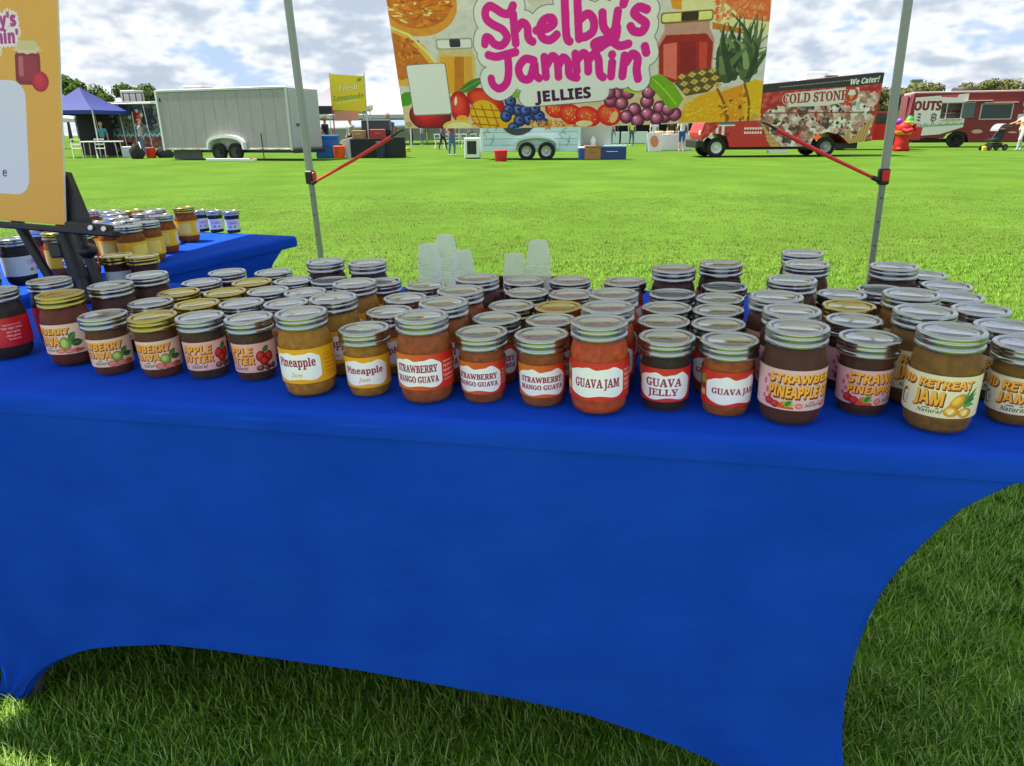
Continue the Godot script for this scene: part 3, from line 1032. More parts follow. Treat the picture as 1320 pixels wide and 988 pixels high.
func cover_panel(root: Transform3D, face: Transform3D, hw: float, hd: float, inset_by: float, arch: Array) -> Array:
	# one side of the cover: a stretched sheet with hollow edges, and its folded hem
	var g := Geo.new()
	var hem := Geo.new()
	var top := 0.712
	var rows := []
	for k in 20:
		rows.append(lerpf(top, arch[0][0], k / 20.0))
	for k in 19:
		rows.append(arch[0][0] * (1.0 - pow(k / 18.0, 1.25)) if k > 0 else arch[0][0])
	var cols := 22
	var place := func(x: float, y: float, back: float) -> Vector3:
		var lean := 0.066 * (1.0 - y / 0.71)
		var hollow := 0.010 * sin(PI * clampf(y / 0.71, 0.0, 1.0)) * (1.0 - pow(absf(x) / hw, 2.0))
		var ripple := 0.0016 * sin(x * 17.0 + y * 9.0) * sin(y * 13.0 + 1.0) + 0.0012 * sin(x * 6.3 - y * 21.0)
		# pull lines that run out of the foot pockets and the top corners
		for q in [Vector2(hw * 0.86, 0.0), Vector2(hw, 0.72)]:
			var dx: float = absf(x) - q.x
			var dist: float = sqrt(dx * dx + (y - q.y) * (y - q.y)) + 0.02
			ripple += 0.0045 * exp(-dist / 0.20) * clampf(dist / 0.06, 0.0, 1.0) * sin(atan2(y - q.y, dx) * 17.0)
		var p := face * Vector3(x, y, hd - 0.004 - lean - hollow + ripple - back)
		var wp := root * p
		p.y += ground_y(wp.x, wp.z) * (1.0 - y / 0.71) + 0.003 * (1.0 - y / 0.71)
		return p
	for sgn in [-1.0, 1.0]:
		var start := g.v.size()
		var edge_out := []
		var edge_in := []
		for y in rows:
			var outer: float = sgn * (hw - along_list(INSET, y) * inset_by * (0.84 if sgn < 0.0 else 1.0))
			var inner: float = 0.0 if y >= arch[0][0] else sgn * along_list(arch, y)
			for c in cols + 1:
				var x := lerpf(inner, outer, float(c) / cols)
				var p: Vector3 = place.call(x, y, 0.0)
				var px: Vector3 = place.call(x + 0.004, y, 0.0) - place.call(x - 0.004, y, 0.0)
				var py: Vector3 = place.call(x, y + 0.004, 0.0) - place.call(x, y - 0.004, 0.0)
				g.vert(p, px.cross(py), Vector2(x, y))
			edge_out.append(Vector2(outer, y))
			if y <= arch[0][0]:
				edge_in.append(Vector2(inner, y))
		for r in rows.size() - 1:
			for c in cols:
				var a := start + r * (cols + 1) + c
				var b := a + cols + 1
				if sgn > 0.0:
					g.ix.append_array([a, a + 1, b, a + 1, b + 1, b])
				else:
					g.ix.append_array([a, b, a + 1, a + 1, b, b + 1])
		for edge in [edge_out, edge_in]:
			var path := []
			for e in edge:
				path.append(place.call(e.x, e.y, 0.002))
			var inside := []
			for e in edge:
				if edge == edge_out:
					inside.append(place.call(e.x + sgn * 0.017, e.y, 0.021))
				else:
					inside.append(place.call(e.x - sgn * 0.004, e.y - 0.008, 0.016))
			for k in path.size() - 1:
				hem.quad(path[k], path[k + 1], inside[k + 1], inside[k])
			hem.tube(path, 0.0022, 6, -1.0, false)
	return [g.mesh(), hem.mesh()]

func make_table(label: String, at: Vector3, turn: float, hl: float, hd: float) -> Node3D:
	var root := Transform3D(Basis(Vector3.UP, turn), at)
	var t := thing("display_table", label, "table", root, "tables under royal blue stretch covers")
	var cloth := blue_cloth()
	# top: rounded slab edge
	var g := Geo.new()
	var prof := []
	for k in 7:
		var a := PI / 2 * k / 6.0
		prof.append(Vector2(-0.011 + sin(a) * 0.011, 0.0 - (1.0 - cos(a)) * 0.011))   # outwards, then down
	prof.append(Vector2(0.0015, -0.022))
	prof.append(Vector2(-0.0005, -0.034))
	prof.append(Vector2(-0.006, -0.037))
	var ring := func(off: Vector2) -> Array:
		var r := 0.025
		var pts := []
		for q in [[1, 1, PI / 2], [1, -1, 0.0], [-1, -1, -PI / 2], [-1, 1, -PI]]:
			for k in 6:
				var a: float = q[2] - PI / 2 * k / 5.0
				pts.append(Vector3(q[0] * (hl - r) + cos(a) * (r + off.x), 0.74 + off.y, q[1] * (hd - r) + sin(a) * (r + off.x)))
		return pts
	var rings := []
	for p in prof:
		rings.append(ring.call(p))
	var m: int = rings[0].size()
	for k in rings.size() - 1:
		for j in m:
			var j2 := (j + 1) % m
			var a: Vector3 = rings[k][j]
			var b: Vector3 = rings[k][j2]
			var c: Vector3 = rings[k + 1][j2]
			var d: Vector3 = rings[k + 1][j]
			var outw := ((a + c) / 2 - Vector3(0, 0.70, 0)).normalized()
			var n1 := (c - a).cross(d - b).normalized()
			if n1.dot(outw) < 0.0:
				n1 = -n1
			var s := g.v.size()
			for q in [a, b, c, d]:
				g.vert(q, n1)
			g.ix.append_array([s, s + 1, s + 2, s, s + 2, s + 3])
	var s0 := g.v.size()
	g.vert(Vector3(0, 0.74, 0), Vector3.UP)
	for j in m:
		g.vert(rings[0][j], Vector3.UP)
	for j in m:
		g.ix.append_array([s0, s0 + 1 + (j + 1) % m, s0 + 1 + j])
	part(t, "cover_top", smooth(g).mesh(), cloth)
	var sides := [["cover_front", Basis(), hl, hd, 1.0, ARCH_LONG], ["cover_back", Basis(Vector3.UP, PI), hl, hd, 1.0, ARCH_LONG], ["cover_end", Basis(Vector3.UP, -PI / 2), hd, hl, 0.42, ARCH_SHORT]]
	for s in sides:
		var made := cover_panel(root, Transform3D(s[1], Vector3.ZERO), s[2], s[3], s[4], s[5])
		var p := part(t, s[0], made[0], cloth)
		part(p, "hem", made[1], cloth)
	for sx in [-1.0, 1.0]:
		for sz in [-1.0, 1.0]:
			var x: float = sx * (hl - 0.175)
			var z: float = sz * (hd - 0.10)
			var w := root * Vector3(x, 0, z)
			part(t, "leg", Geo.new().tube([Vector3(sx * (hl - 0.40), 0.70, z - sz * 0.02), Vector3(x, ground_y(w.x, w.z) + 0.002, z)], 0.013, 10).mesh(), paint(120, 122, 124, 0.4, 0.7))
	part(t, "table_board", box_mesh(Vector3(0, 0.716, 0), Vector3(hl * 2 - 0.04, 0.028, hd * 2 - 0.04), 0.004), paint(190, 188, 182, 0.7))
	return t

func smooth(g: Geo) -> Geo:
	# average the normals of corners that share a place and nearly a direction
	var at := {}
	for i in g.v.size():
		var key := (g.v[i] * 20000.0).round()
		if not at.has(key):
			at[key] = []
		at[key].append(i)
	var fresh := g.n.duplicate()
	for key in at:
		for i in at[key]:
			var s := Vector3.ZERO
			for j in at[key]:
				if g.n[i].dot(g.n[j]) > 0.7:
					s += g.n[j]
			fresh[i] = s.normalized()
	g.n = fresh
	return g

func blue_cloth() -> StandardMaterial3D:
	if mats.has("cloth"):
		return mats["cloth"]
	var m := StandardMaterial3D.new()
	m.albedo_texture = ImageTexture.create_from_image(noise_image(512, 0.006, 41, 4, rgb(18, 66, 188), rgb(24, 76, 202)))
	m.uv1_triplanar = true
	m.uv1_scale = Vector3(1.6, 1.6, 1.6)
	m.roughness = 0.9
	m.metallic_specular = 0.14
	# knit of the stretch fabric
	m.normal_enabled = true
	var k := Image.create(64, 64, false, Image.FORMAT_RGB8)
	for y in 64:
		for x in 64:
			var h := 0.5 + 0.25 * sin(x * TAU / 8.0) + 0.25 * sin(y * TAU / 4.0 + x * TAU / 16.0)
			k.set_pixel(x, y, Color(h, h, h))
	k.bump_map_to_normal_map(1.0)
	m.normal_texture = ImageTexture.create_from_image(k)
	m.normal_scale = 0.12
	mats["cloth"] = m
	return m

func build_tables() -> void:
	make_table("long table in royal blue stretch cover crowded with mason jars in front", Vector3(-0.194, 0, -1.262), deg_to_rad(-14.0), 0.95, 0.38)
	make_table("second blue covered table at the left behind the yellow sign", Vector3(-1.508, 0, -1.904), deg_to_rad(63.6), 0.95, 0.38)

# ------------------------------------------------------------------ mason jars
var jar_meshes := {}
var label_mats := {}
var fill_mats := {}

const SHORT_H := 0.0952
const TALL_H := 0.1182

func offset_profile(p: Array, by: float, top: float) -> Array:
	var q := []
	for v in p:
		if v.y <= top:
			q.append(Vector2(maxf(v.x - by, 0.0001), maxf(v.y + by * 0.6, by)))
	var last: Vector2 = q[q.size() - 1]
	q.append(Vector2(last.x, top))
	q.append(Vector2(0.0001, top))
	return q

func jar_mesh(kind: String, piece: String) -> ArrayMesh:
	var key := kind + piece
	if jar_meshes.has(key):
		return jar_meshes[key]
	var tall := kind == "t"
	var glass := [Vector2(0.0001, 0.0030), Vector2(0.022, 0.0022), Vector2(0.0255, 0.0004), Vector2(0.0278, 0.0012), Vector2(0.0291, 0.0042), Vector2(0.0298, 0.010), Vector2(0.0304, 0.022), Vector2(0.0316, 0.062), Vector2(0.0319, 0.072), Vector2(0.0314, 0.0755), Vector2(0.0304, 0.0775), Vector2(0.0302, 0.0815)]
	if tall:
		glass = [Vector2(0.0001, 0.0030), Vector2(0.025, 0.0020), Vector2(0.0290, 0.0004), Vector2(0.0326, 0.0020), Vector2(0.0352, 0.0062), Vector2(0.0368, 0.013), Vector2(0.0377, 0.022), Vector2(0.0380, 0.035), Vector2(0.0381, 0.060), Vector2(0.0380, 0.074), Vector2(0.0373, 0.082), Vector2(0.0356, 0.089), Vector2(0.0333, 0.0945), Vector2(0.0314, 0.0985), Vector2(0.0308, 0.1045)]
	var yb := (TALL_H if tall else SHORT_H) - 0.0160
	var g := Geo.new()
	match piece:
		"glass":
			g.lathe(glass, 48)
		"fill":
			g.lathe(offset_profile(glass, 0.0017, 0.0985 if tall else 0.0790), 40)
		"band":
			var p := [Vector2(0.0325, -0.0030), Vector2(0.0356, -0.0032), Vector2(0.0363, -0.0022), Vector2(0.0363, 0.0006), Vector2(0.0355, 0.0022), Vector2(0.0344, 0.0030), Vector2(0.0345, 0.0040), Vector2(0.0356, 0.0050), Vector2(0.03625, 0.0064), Vector2(0.03625, 0.0088), Vector2(0.0357, 0.0098), Vector2(0.0358, 0.0106), Vector2(0.03625, 0.0114), Vector2(0.0362, 0.0138), Vector2(0.0356, 0.0152), Vector2(0.0344, 0.0159), Vector2(0.0326, 0.0160), Vector2(0.0306, 0.0157), Vector2(0.0299, 0.0148), Vector2(0.0298, 0.0128)]
			for k in p.size():
				p[k].y += yb
			g.lathe(p, 56)
		"lid":
			var p := [Vector2(0.0302, 0.0128), Vector2(0.0284, 0.0129), Vector2(0.0276, 0.0139), Vector2(0.0262, 0.0141), Vector2(0.0250, 0.0136), Vector2(0.0244, 0.0132), Vector2(0.0001, 0.0133)]
			for k in p.size():
				p[k].y += yb
			g.lathe(p, 48)
		"label":
			if tall:
				g.lathe([Vector2(0.0382, 0.0235), Vector2(0.03845, 0.036), Vector2(0.03855, 0.060), Vector2(0.0384, 0.0735)], 60, Vector3.ZERO, -2.618, 2.618)
			else:
				g.lathe([Vector2(0.0305, 0.0155), Vector2(0.0311, 0.036), Vector2(0.0319, 0.0605)], 60, Vector3.ZERO, -2.618, 2.618)
	jar_meshes[key] = g.mesh()
	return jar_meshes[key]

func glass_mat() -> StandardMaterial3D:
	if mats.has("glass"):
		return mats["glass"]
	var m := StandardMaterial3D.new()
	m.transparency = BaseMaterial3D.TRANSPARENCY_ALPHA
	m.albedo_color = Color(0.93, 0.97, 0.95, 0.03)
	m.roughness = 0.02
	m.metallic_specular = 0.21
	# pressed glass: slow waves in the surface
	m.normal_enabled = true
	var n := noise_image(128, 0.016, 6, 2)
	n.bump_map_to_normal_map(5.0)
	m.normal_texture = ImageTexture.create_from_image(n)
	m.normal_scale = 0.9
	m.uv1_scale = Vector3(5, 2, 1)
	mats["glass"] = m
	return m

func lid_mat(gold: bool) -> StandardMaterial3D:
	return metal("gold", 182, 164, 88, 0.3) if gold else metal("silver", 172, 175, 176, 0.27)

func disc_mat(gold: bool) -> StandardMaterial3D:
	return metal("gold_disc", 178, 162, 100, 0.16) if gold else metal("silver_disc", 172, 174, 177, 0.13)

func metal(key: String, r: float, g: float, b: float, rough: float) -> StandardMaterial3D:
	if mats.has(key):
		return mats[key]
	var m := StandardMaterial3D.new()
	m.albedo_color = rgb(r, g, b)
	m.metallic = 1.0
	m.roughness = rough
	m.roughness_texture = ImageTexture.create_from_image(noise_image(256, 0.02, 14, 5, Color(0.62, 0.62, 0.62), Color(1, 1, 1)))
	m.uv1_triplanar = true
	m.uv1_scale = Vector3(9, 9, 9)
	mats[key] = m
	return m

const FILLS := {
	"maroon": [44, 8, 8], "berry": [86, 10, 14], "redbrown": [132, 42, 14], "brown": [124, 56, 12], "butter": [92, 54, 8], "pineapple": [206, 140, 14],
	"mango": [196, 96, 22], "guava": [240, 90, 14], "guava_short": [200, 98, 12], "jelly": [56, 12, 6], "spg": [98, 34, 8], "island": [158, 106, 6],
	"orange": [222, 120, 18], "navy": [16, 14, 34],
}

func fill_mat(key: String) -> StandardMaterial3D:
	if fill_mats.has(key):
		return fill_mats[key]
	var c: Array = FILLS[key]
	var a := rgb(c[0], c[1], c[2])
	var m := StandardMaterial3D.new()
	m.albedo_texture = ImageTexture.create_from_image(noise_image(128, 0.05, 60 + fill_mats.size(), 4, a.darkened(0.42), a.darkened(0.06)))
	m.uv1_triplanar = true
	m.uv1_scale = Vector3(11, 11, 11)
	m.roughness = 0.6
	m.metallic_specular = 0.15
	m.subsurf_scatter_enabled = true
	m.subsurf_scatter_strength = 0.35
	if key == "orange":
		m.backlight_enabled = true
		m.backlight = Color(0.9, 0.9, 0.9)
	fill_mats[key] = m
	return m

func big_letters(c: Canvas, s: String, x: float, y: float, size: float, wide: float) -> void:
	# fat orange letters with a dark red block behind them
	for k in 5:
		c.text(s, x + 0.28 * k, y + 0.30 * k, size, rgb(92, 26, 16), false, 0.10, wide, 0.55)
	c.text(s, x, y, size, rgb(236, 130, 24), false, 0.10, wide, 0.5)
	c.text(s, x, y - 0.2, size, rgb(254, 184, 62), false, 0.10, wide, 0.08)

func natural(c: Canvas, x: float, y: float, s := 1.0) -> void:
	c.text("100%", x - 3 * s, y - 3.4 * s, 1.9 * s, rgb(26, 70, 48), false, 0.15, 1.0, 0.0, -0.06)
	c.text("Natural", x, y, 4.4 * s, rgb(20, 66, 50), true, 0.32, 0.86, 0.0, -0.06)
	c.leaf(Vector2(x + 4 * s, y - 3.6 * s), Vector2(x + 8 * s, y - 4.4 * s), 0.9 * s, rgb(96, 160, 50))

func label_image(design: String, tall: bool) -> Image:
	var W := 202.0 if tall else 164.0
	var H := 50.0 if tall else 45.0
	var x := W / 2
	var r := RandomNumberGenerator.new()
	r.seed = 4
	var bg := {"sg": rgb(240, 208, 188), "ab": rgb(242, 188, 180), "pj": rgb(240, 172, 18), "smg": rgb(222, 116, 26), "gj": rgb(214, 44, 34), "gy": rgb(212, 44, 34), "spg": rgb(230, 186, 192), "ir": rgb(236, 226, 192), "red": rgb(206, 24, 38), "yl": rgb(240, 196, 40), "wp": rgb(214, 224, 220)}
	var c := Canvas.new(W, H, 6.0, bg[design])
	var maroon := rgb(146, 18, 66)
	var white := rgb(248, 249, 253)
	var my := H / 2
	match design:
		"sg":
			big_letters(c, "STRAWBERRY", x - 21, my - 12, 10.6, 0.98)
			big_letters(c, "GUAVA", x - 17, my + 1.6, 10.4, 0.98)
			natural(c, x - 9, my + 15.5, 1.25)
			c.leaf(Vector2(x + 20, my + 3), Vector2(x + 33, my - 8), 4.6, rgb(62, 122, 36), rgb(130, 170, 80))
			c.leaf(Vector2(x + 22, my + 5), Vector2(x + 42, my + 4), 4.4, rgb(36, 86, 36), rgb(110, 150, 70))
			c.fruit(x + 15, my + 6, 8.4, 9.2, rgb(86, 130, 40), rgb(196, 220, 110))
			for p in [[6, 17, 7], [19, 18, 7.6], [31, 18, 6.5]]:
				c.oval(x + p[0], my + p[1], p[2], 5.2, rgb(214, 96, 80))
				c.oval(x + p[0], my + p[1], p[2] * 0.72, 3.8, rgb(240, 140, 122))
			c.poly(PackedVector2Array([Vector2(x + 28, my + 13), Vector2(x + 42, my + 16), Vector2(x + 40, my + 21), Vector2(x + 28, my + 21)]), rgb(206, 76, 52))
			for k in 9:
				c.text("sugar, guava, pectin", x + 64, my - 15 + k * 4.0, 1.5, rgb(60, 30, 40))
			c.oval(x + 50, my - 16, 2.4, 2.4, rgb(176, 30, 50))
		"ab":
			big_letters(c, "APPLE", x - 9, my - 11.5, 11.4, 1.02)
			big_letters(c, "BUTTER", x - 10, my + 2.4, 11.0, 0.92)
			natural(c, x - 8, my + 15.5, 1.25)
			for p in [[26, -3], [39, -1], [31, 5]]:
				c.fruit(x + p[0], my + p[1], 7.6, 8.2, rgb(140, 16, 14), rgb(226, 72, 46))
			c.leaf(Vector2(x + 29, my - 9), Vector2(x + 40, my - 17), 4.0, rgb(46, 112, 48), rgb(120, 170, 90))
			for p in [[23, 16, 6.0], [35, 17, 5.4], [46, 16, 5.0]]:
				c.fruit(x + p[0], my + p[1], p[2], 5.0, rgb(64, 36, 20), rgb(176, 128, 84))
			for k in 14:
				c.line([Vector2(x + 30 + r.randf() * 20, my + 11 + r.randf() * 9), Vector2(x + 30 + r.randf() * 20, my + 11 + r.randf() * 9)], 0.45, rgb(38, 26, 18))
		"pj":
			c.panel(x - 38, my - 18, x + 35, my + 19, 2.8, white)
			c.text("Pineapple", x - 1, my - 4.5, 8.4, maroon, true, 0.0, 0.98, 0.22)
			c.text("Jam", x, my + 9, 6.6, rgb(206, 178, 90), true, 0.34, 0.9)
			for k in 7:
				c.text("pineapple, sugar", x + 51, my - 13 + k * 4.2, 1.9, rgb(176, 118, 10))
			c.leaf(Vector2(x - 44, my), Vector2(x - 40, my - 14), 4.0, rgb(66, 120, 40))
			c.fruit(x - 45, my + 8, 7, 9, rgb(196, 110, 10), rgb(250, 210, 70))
		"smg", "gj", "gy":
			if design == "smg":
				for k in 40:
					# the printed orange runs to red across the label
					c.poly(PackedVector2Array([Vector2(x - 20 + k * 1.6, 0), Vector2(W, 0), Vector2(W, H), Vector2(x - 20 + k * 1.6, H)]), rgb(222, 116, 26).lerp(rgb(214, 42, 26), k / 39.0))
			c.panel(x - 39, my - 17, x + 37, my + 20, 3.4, white)
			if design == "smg":
				c.text("STRAWBERRY", x, my - 4.0, 6.9, maroon, true, 0.0, 0.88, 0.22)
				c.text("MANGO GUAVA", x, my + 6.8, 6.9, maroon, true, 0.0, 0.82, 0.22)
			elif design == "gj":
				c.text("GUAVA JAM", x, my + 1, 7.6, maroon, true, 0.0, 0.96, 0.22)
			else:
				c.text("GUAVA", x - 2, my - 5, 9.6, maroon, true, 0.0, 0.98, 0.22)
				c.text("JELLY", x - 2, my + 8.5, 9.6, maroon, true, 0.0, 0.98, 0.22)
			for k in 5:
				c.text("Ingredients: fruit, sugar", x + 58, my - 9 + k * 4.6, 2.3, rgb(250, 226, 214))
			# small jam jar with a green top
			c.round_rect(x - 54, my - 2, x - 40, my + 16, 2.6, rgb(186, 50, 30))
			c.round_rect(x - 52, my + 3, x - 42, my + 12, 1.6, rgb(234, 190, 120))
			c.round_rect(x - 54, my - 5, x - 40, my - 1, 1.0, rgb(120, 30, 22))
			c.blob(x - 47, my - 10, 6, 6, rgb(120, 166, 50), 5, 0.24)
		"spg":
			big_letters(c, "STRAWBERRY", x + 12, my - 12.5, 11.2, 1.0)
			big_letters(c, "PINEAPPLE GUAVA", x + 14, my + 1.2, 9.8, 0.86)
			for p in [[-36, 14, 6.5], [-28, 17, 6.0]]:
				c.fruit(x + p[0], my + p[1], p[2], 6.2, rgb(150, 14, 22), rgb(226, 58, 60))
			c.poly(PackedVector2Array([Vector2(x - 26, my + 22), Vector2(x - 20, my + 11), Vector2(x - 6, my + 20), Vector2(x - 6, my + 23)]), rgb(226, 70, 30))
			c.blob(x - 13, my + 14, 6, 5.4, rgb(140, 180, 50), 7, 0.2)
			c.leaf(Vector2(x - 16, my + 18), Vector2(x - 9, my + 8), 2.6, rgb(60, 120, 40))
			c.oval(x + 0, my + 17, 4.2, 4.6, rgb(206, 84, 84))
			c.oval(x + 0, my + 17, 2.8, 3.2, rgb(240, 150, 140))
			natural(c, x + 19, my + 16, 1.2)
			c.fruit(x + 34, my + 17, 5.4, 5.4, rgb(196, 60, 40), rgb(240, 140, 100))
			c.leaf(Vector2(x + 36, my + 13), Vector2(x + 42, my + 8), 2.2, rgb(70, 130, 40))
			for k in 4:
				c.oval(x - 46 + r.randf() * 8, my - 12 + k * 7, 2.4, 3.0, rgb(206, 96, 150))
		"ir":
			big_letters(c, "ISLAND RETREAT", x - 18, my - 12.5, 10.4, 0.98)
			big_letters(c, "JAM", x - 6, my + 1.6, 11.0, 1.08)
			natural(c, x - 4, my + 16, 1.3)
			c.fruit(x - 38, my + 8, 7.5, 9, rgb(70, 44, 28), rgb(150, 110, 84))
			c.oval(x - 36, my + 8, 5.6, 7.2, rgb(240, 236, 228))
			c.oval(x - 35, my + 8, 3.4, 5.0, rgb(196, 196, 190))
			c.fruit(x + 24, my + 3, 10, 5.6, rgb(196, 120, 16), rgb(250, 206, 70), -0.5)
			for k in 12:
				c.leaf(Vector2(x + 30, my + 4), Vector2(x + 30 + r.randf_range(2, 18), my + 4 + r.randf_range(-14, 8)), 1.5, rgb(30, 96, 50).lerp(rgb(90, 160, 80), r.randf()))
			for p in [[18, 14], [34, 16]]:
				c.fruit(x + p[0], my + p[1], 8.4, 8.2, rgb(206, 130, 16), rgb(252, 214, 90), 0.3)
				c.oval(x + p[0], my + p[1], 2.4, 5.0, rgb(248, 236, 180), 0.4)
		"red":
			for k in 5:
				c.text(["Ingredients: fruit", "fruit, sugar, lemon", "juice, spices,", "citrus pectin", ""][k] if k < 4 else "Handmade", x - 2 - k % 2, my - 10 + k * 4.6, 2.6, rgb(250, 226, 226))
		"yl":
			c.panel(x - 24, my - 16, x + 24, my + 16, 2.0, rgb(246, 222, 120))
			c.panel(x + 46, my - 15, x + 74, my + 15, 1.0, rgb(222, 214, 236))
		"wp":
			c.round_rect(x - 24, my - 14, x + 24, my - 2, 3, rgb(206, 190, 216))
			c.text("Jam", x, my - 8, 6, rgb(150, 70, 150), true, 0.2, 1.1)
			c.oval(x - 12, my + 8, 6, 4, rgb(120, 150, 120))
			c.oval(x + 8, my + 8, 6, 4, rgb(150, 120, 150))
	return c.done(2)

func label_mat(design: String, tall: bool) -> StandardMaterial3D:
	var key := design + str(tall)
	if not label_mats.has(key):
		label_mats[key] = printed(label_image(design, tall), 0.38)
	return label_mats[key]

func put_jar(label: String, group: String, x: float, z: float, code: String, design: String, fill: String, rot: float, y := 0.74, size := 1.0) -> Node3D:
	var facing := atan2(-x, -z) + deg_to_rad(rot)
	var t := thing("mason_jar", label, "jar", Transform3D(Basis(Vector3.UP, facing).scaled(Vector3.ONE * size), Vector3(x, y + 0.0006, z)), group)
	var kind := code.substr(0, 1)
	var gold := code.substr(1, 1) == "g"
	part(t, "glass_body", jar_mesh(kind, "glass"), glass_mat())
	part(t, "jam_filling", jar_mesh(kind, "fill"), fill_mat(fill))
	var band := part(t, "screw_band", jar_mesh(kind, "band"), lid_mat(gold))
	part(band, "lid_disc", jar_mesh(kind, "lid"), disc_mat(gold))
	if design != "":
		part(t, "paper_label", jar_mesh(kind, "label"), label_mat(design, kind == "t"))
	return t

func build_jars() -> void:
	# columns: name of the front jar, design, filling, turn of the label, rows from the front [x, z, code]
	var cols := [
		["dark jelly with plain red label", "red", "maroon", 20.0, [[-0.885, -1.212, "ts"], [-0.835, -1.287, "ts"]]],
		["gold-lidded tall strawberry guava", "sg", "redbrown", -38.0, [[-0.741, -1.160, "tg"], [-0.689, -1.221, "ts"], [-0.665, -1.304, "ts"]]],
		["silver-lidded short strawberry guava", "sg", "brown", -14.0, [[-0.644, -1.100, "ss"], [-0.603, -1.175, "ss"], [-0.587, -1.247, "sg"], [-0.579, -1.332, "ss"], [-0.565, -1.425, "ss"]]],
		["gold-lidded short strawberry guava", "sg", "brown", -16.0, [[-0.555, -1.078, "sg"], [-0.515, -1.151, "sg"], [-0.499, -1.234, "sg"], [-0.478, -1.314, "sg"], [-0.466, -1.406, "ss"]]],
		["left apple butter", "ab", "butter", -12.0, [[-0.476, -1.064, "ss"], [-0.439, -1.145, "ss"], [-0.423, -1.233, "ss"], [-0.400, -1.314, "ss"], [-0.352, -1.374, "ts"]]],
		["right apple butter", "ab", "butter", -32.0, [[-0.394, -1.045, "ss"], [-0.362, -1.132, "ss"], [-0.351, -1.209, "ss"], [-0.328, -1.301, "ss"], [-0.265, -1.343, "ts"]]],
		["tall pineapple jam", "pj", "pineapple", -26.0, [[-0.292, -0.972, "ts"], [-0.266, -1.057, "ts"], [-0.254, -1.161, "ts"], [-0.229, -1.272, "ss"]]],
		["short pineapple jam", "pj", "pineapple", -12.0, [[-0.204, -0.959, "ss"], [-0.182, -1.050, "ss"], [-0.169, -1.136, "ss"], [-0.145, -1.228, "ss"]]],
		["tall strawberry mango guava", "smg", "mango", -22.0, [[-0.118, -0.927, "ts"], [-0.094, -1.000, "ts"], [-0.074, -1.075, "ts"], [-0.051, -1.161, "ts"]]],
		["left short strawberry mango guava", "smg", "mango", -20.0, [[-0.039, -0.918, "ss"], [-0.019, -0.989, "ss"], [0.003, -1.058, "ss"], [0.030, -1.142, "ss"], [0.028, -1.229, "ss"]]],
		["right short strawberry mango guava", "smg", "mango", -3.0, [[0.041, -0.896, "ss"], [0.058, -0.967, "ss"], [0.074, -1.039, "sg"], [0.100, -1.118, "ss"], [0.108, -1.221, "ss"]]],
		["tall guava jam", "gj", "guava", -4.0, [[0.113, -0.865, "ts"], [0.134, -0.939, "ts"], [0.153, -1.014, "ts"], [0.200, -1.195, "ss"]]],
		["guava jelly", "gy", "jelly", 0.0, [[0.199, -0.865, "ss"], [0.210, -0.938, "ss"], [0.231, -1.011, "ss"], [0.258, -1.095, "ss"], [0.278, -1.178, "ts"]]],
		["short guava jam", "gj", "guava_short", 22.0, [[0.272, -0.841, "ss"], [0.279, -0.914, "ss"], [0.299, -0.985, "ss"], [0.321, -1.054, "ss"], [0.350, -1.129, "ss"], [0.364, -1.202, "ts"]]],
		["tall strawberry pineapple", "spg", "spg", 16.0, [[0.342, -0.810, "ts"], [0.363, -0.884, "ts"], [0.371, -0.961, "ts"], [0.431, -1.060, "ts"], [0.499, -1.173, "ts"], [0.531, -1.271, "ts"]]],
		["short strawberry pineapple", "spg", "spg", 36.0, [[0.440, -0.829, "ss"], [0.458, -0.908, "ss"], [0.484, -0.981, "sg"], [0.505, -1.051, "ss"]]],
		["tall cream-labelled tropical", "ir", "island", -6.0, [[0.502, -0.771, "ts"], [0.519, -0.856, "ts"], [0.551, -0.946, "ts"], [0.576, -1.069, "ss"], [0.622, -1.129, "ts"]]],
		["short cream-labelled tropical", "ir", "island", 6.0, [[0.601, -0.781, "ss"], [0.624, -0.854, "ss"], [0.643, -0.934, "ss"], [0.655, -1.009, "ss"], [0.681, -1.078, "ss"], [0.690, -1.161, "ss"]]],
	]
	var nth := ["", "first", "second", "third", "fourth", "fifth"]
	var r := RandomNumberGenerator.new()
	r.seed = 12
	for c in cols:
		var rows: Array = c[4]
		for k in rows.size():
			var j: Array = rows[k]
			var size := "tall" if j[2].begins_with("t") else "short"
			var lid := "gold" if j[2].ends_with("g") else "silver"
			var label := ""
			if k == 0:
				label = "%s jar with %s lid in the front row" % [c[0], lid]
			else:
				label = "%s %s-lidded jar, %s back behind the front %s jar" % [size, lid, nth[k], c[0]]
			var fill: String = c[2]
			if k == rows.size() - 1 and size == "tall" and k > 2:
				fill = "berry"
			if c[0].begins_with("gold-lidded tall") and k > 0:
				fill = "berry"
			var spin: float = c[3] + (0.0 if k == 0 else r.randf_range(-25, 25))
			put_jar(label, "mason jars on the long blue table", j[0], j[1], j[2], c[1], fill, spin)
	# by the easel at the back left of the long table
	put_jar("gold-lidded short jar of dark red jelly at the long table's back left edge", "mason jars on the long blue table", -0.851, -1.666, "sg", "", "berry", 0.0)
	put_jar("gold-lidded short dark jar beside the easel's right leg", "mason jars on the long blue table", -0.924, -1.689, "sg", "wp", "berry", 70.0)
	put_jar("silver-lidded short dark red jar behind the easel's grey mast", "mason jars on the long blue table", -0.995, -1.664, "ss", "", "berry", 0.0)
	# on the second table
	var g := "mason jars on the second blue table"
	put_jar("glowing orange jar with silver lid nearest the open end of second table", g, -1.095, -2.315, "ts", "yl", "orange", -18.0)
	put_jar("glowing orange jar with gold lid before the three small dark jars", g, -1.120, -2.545, "tg", "yl", "orange", -20.0)
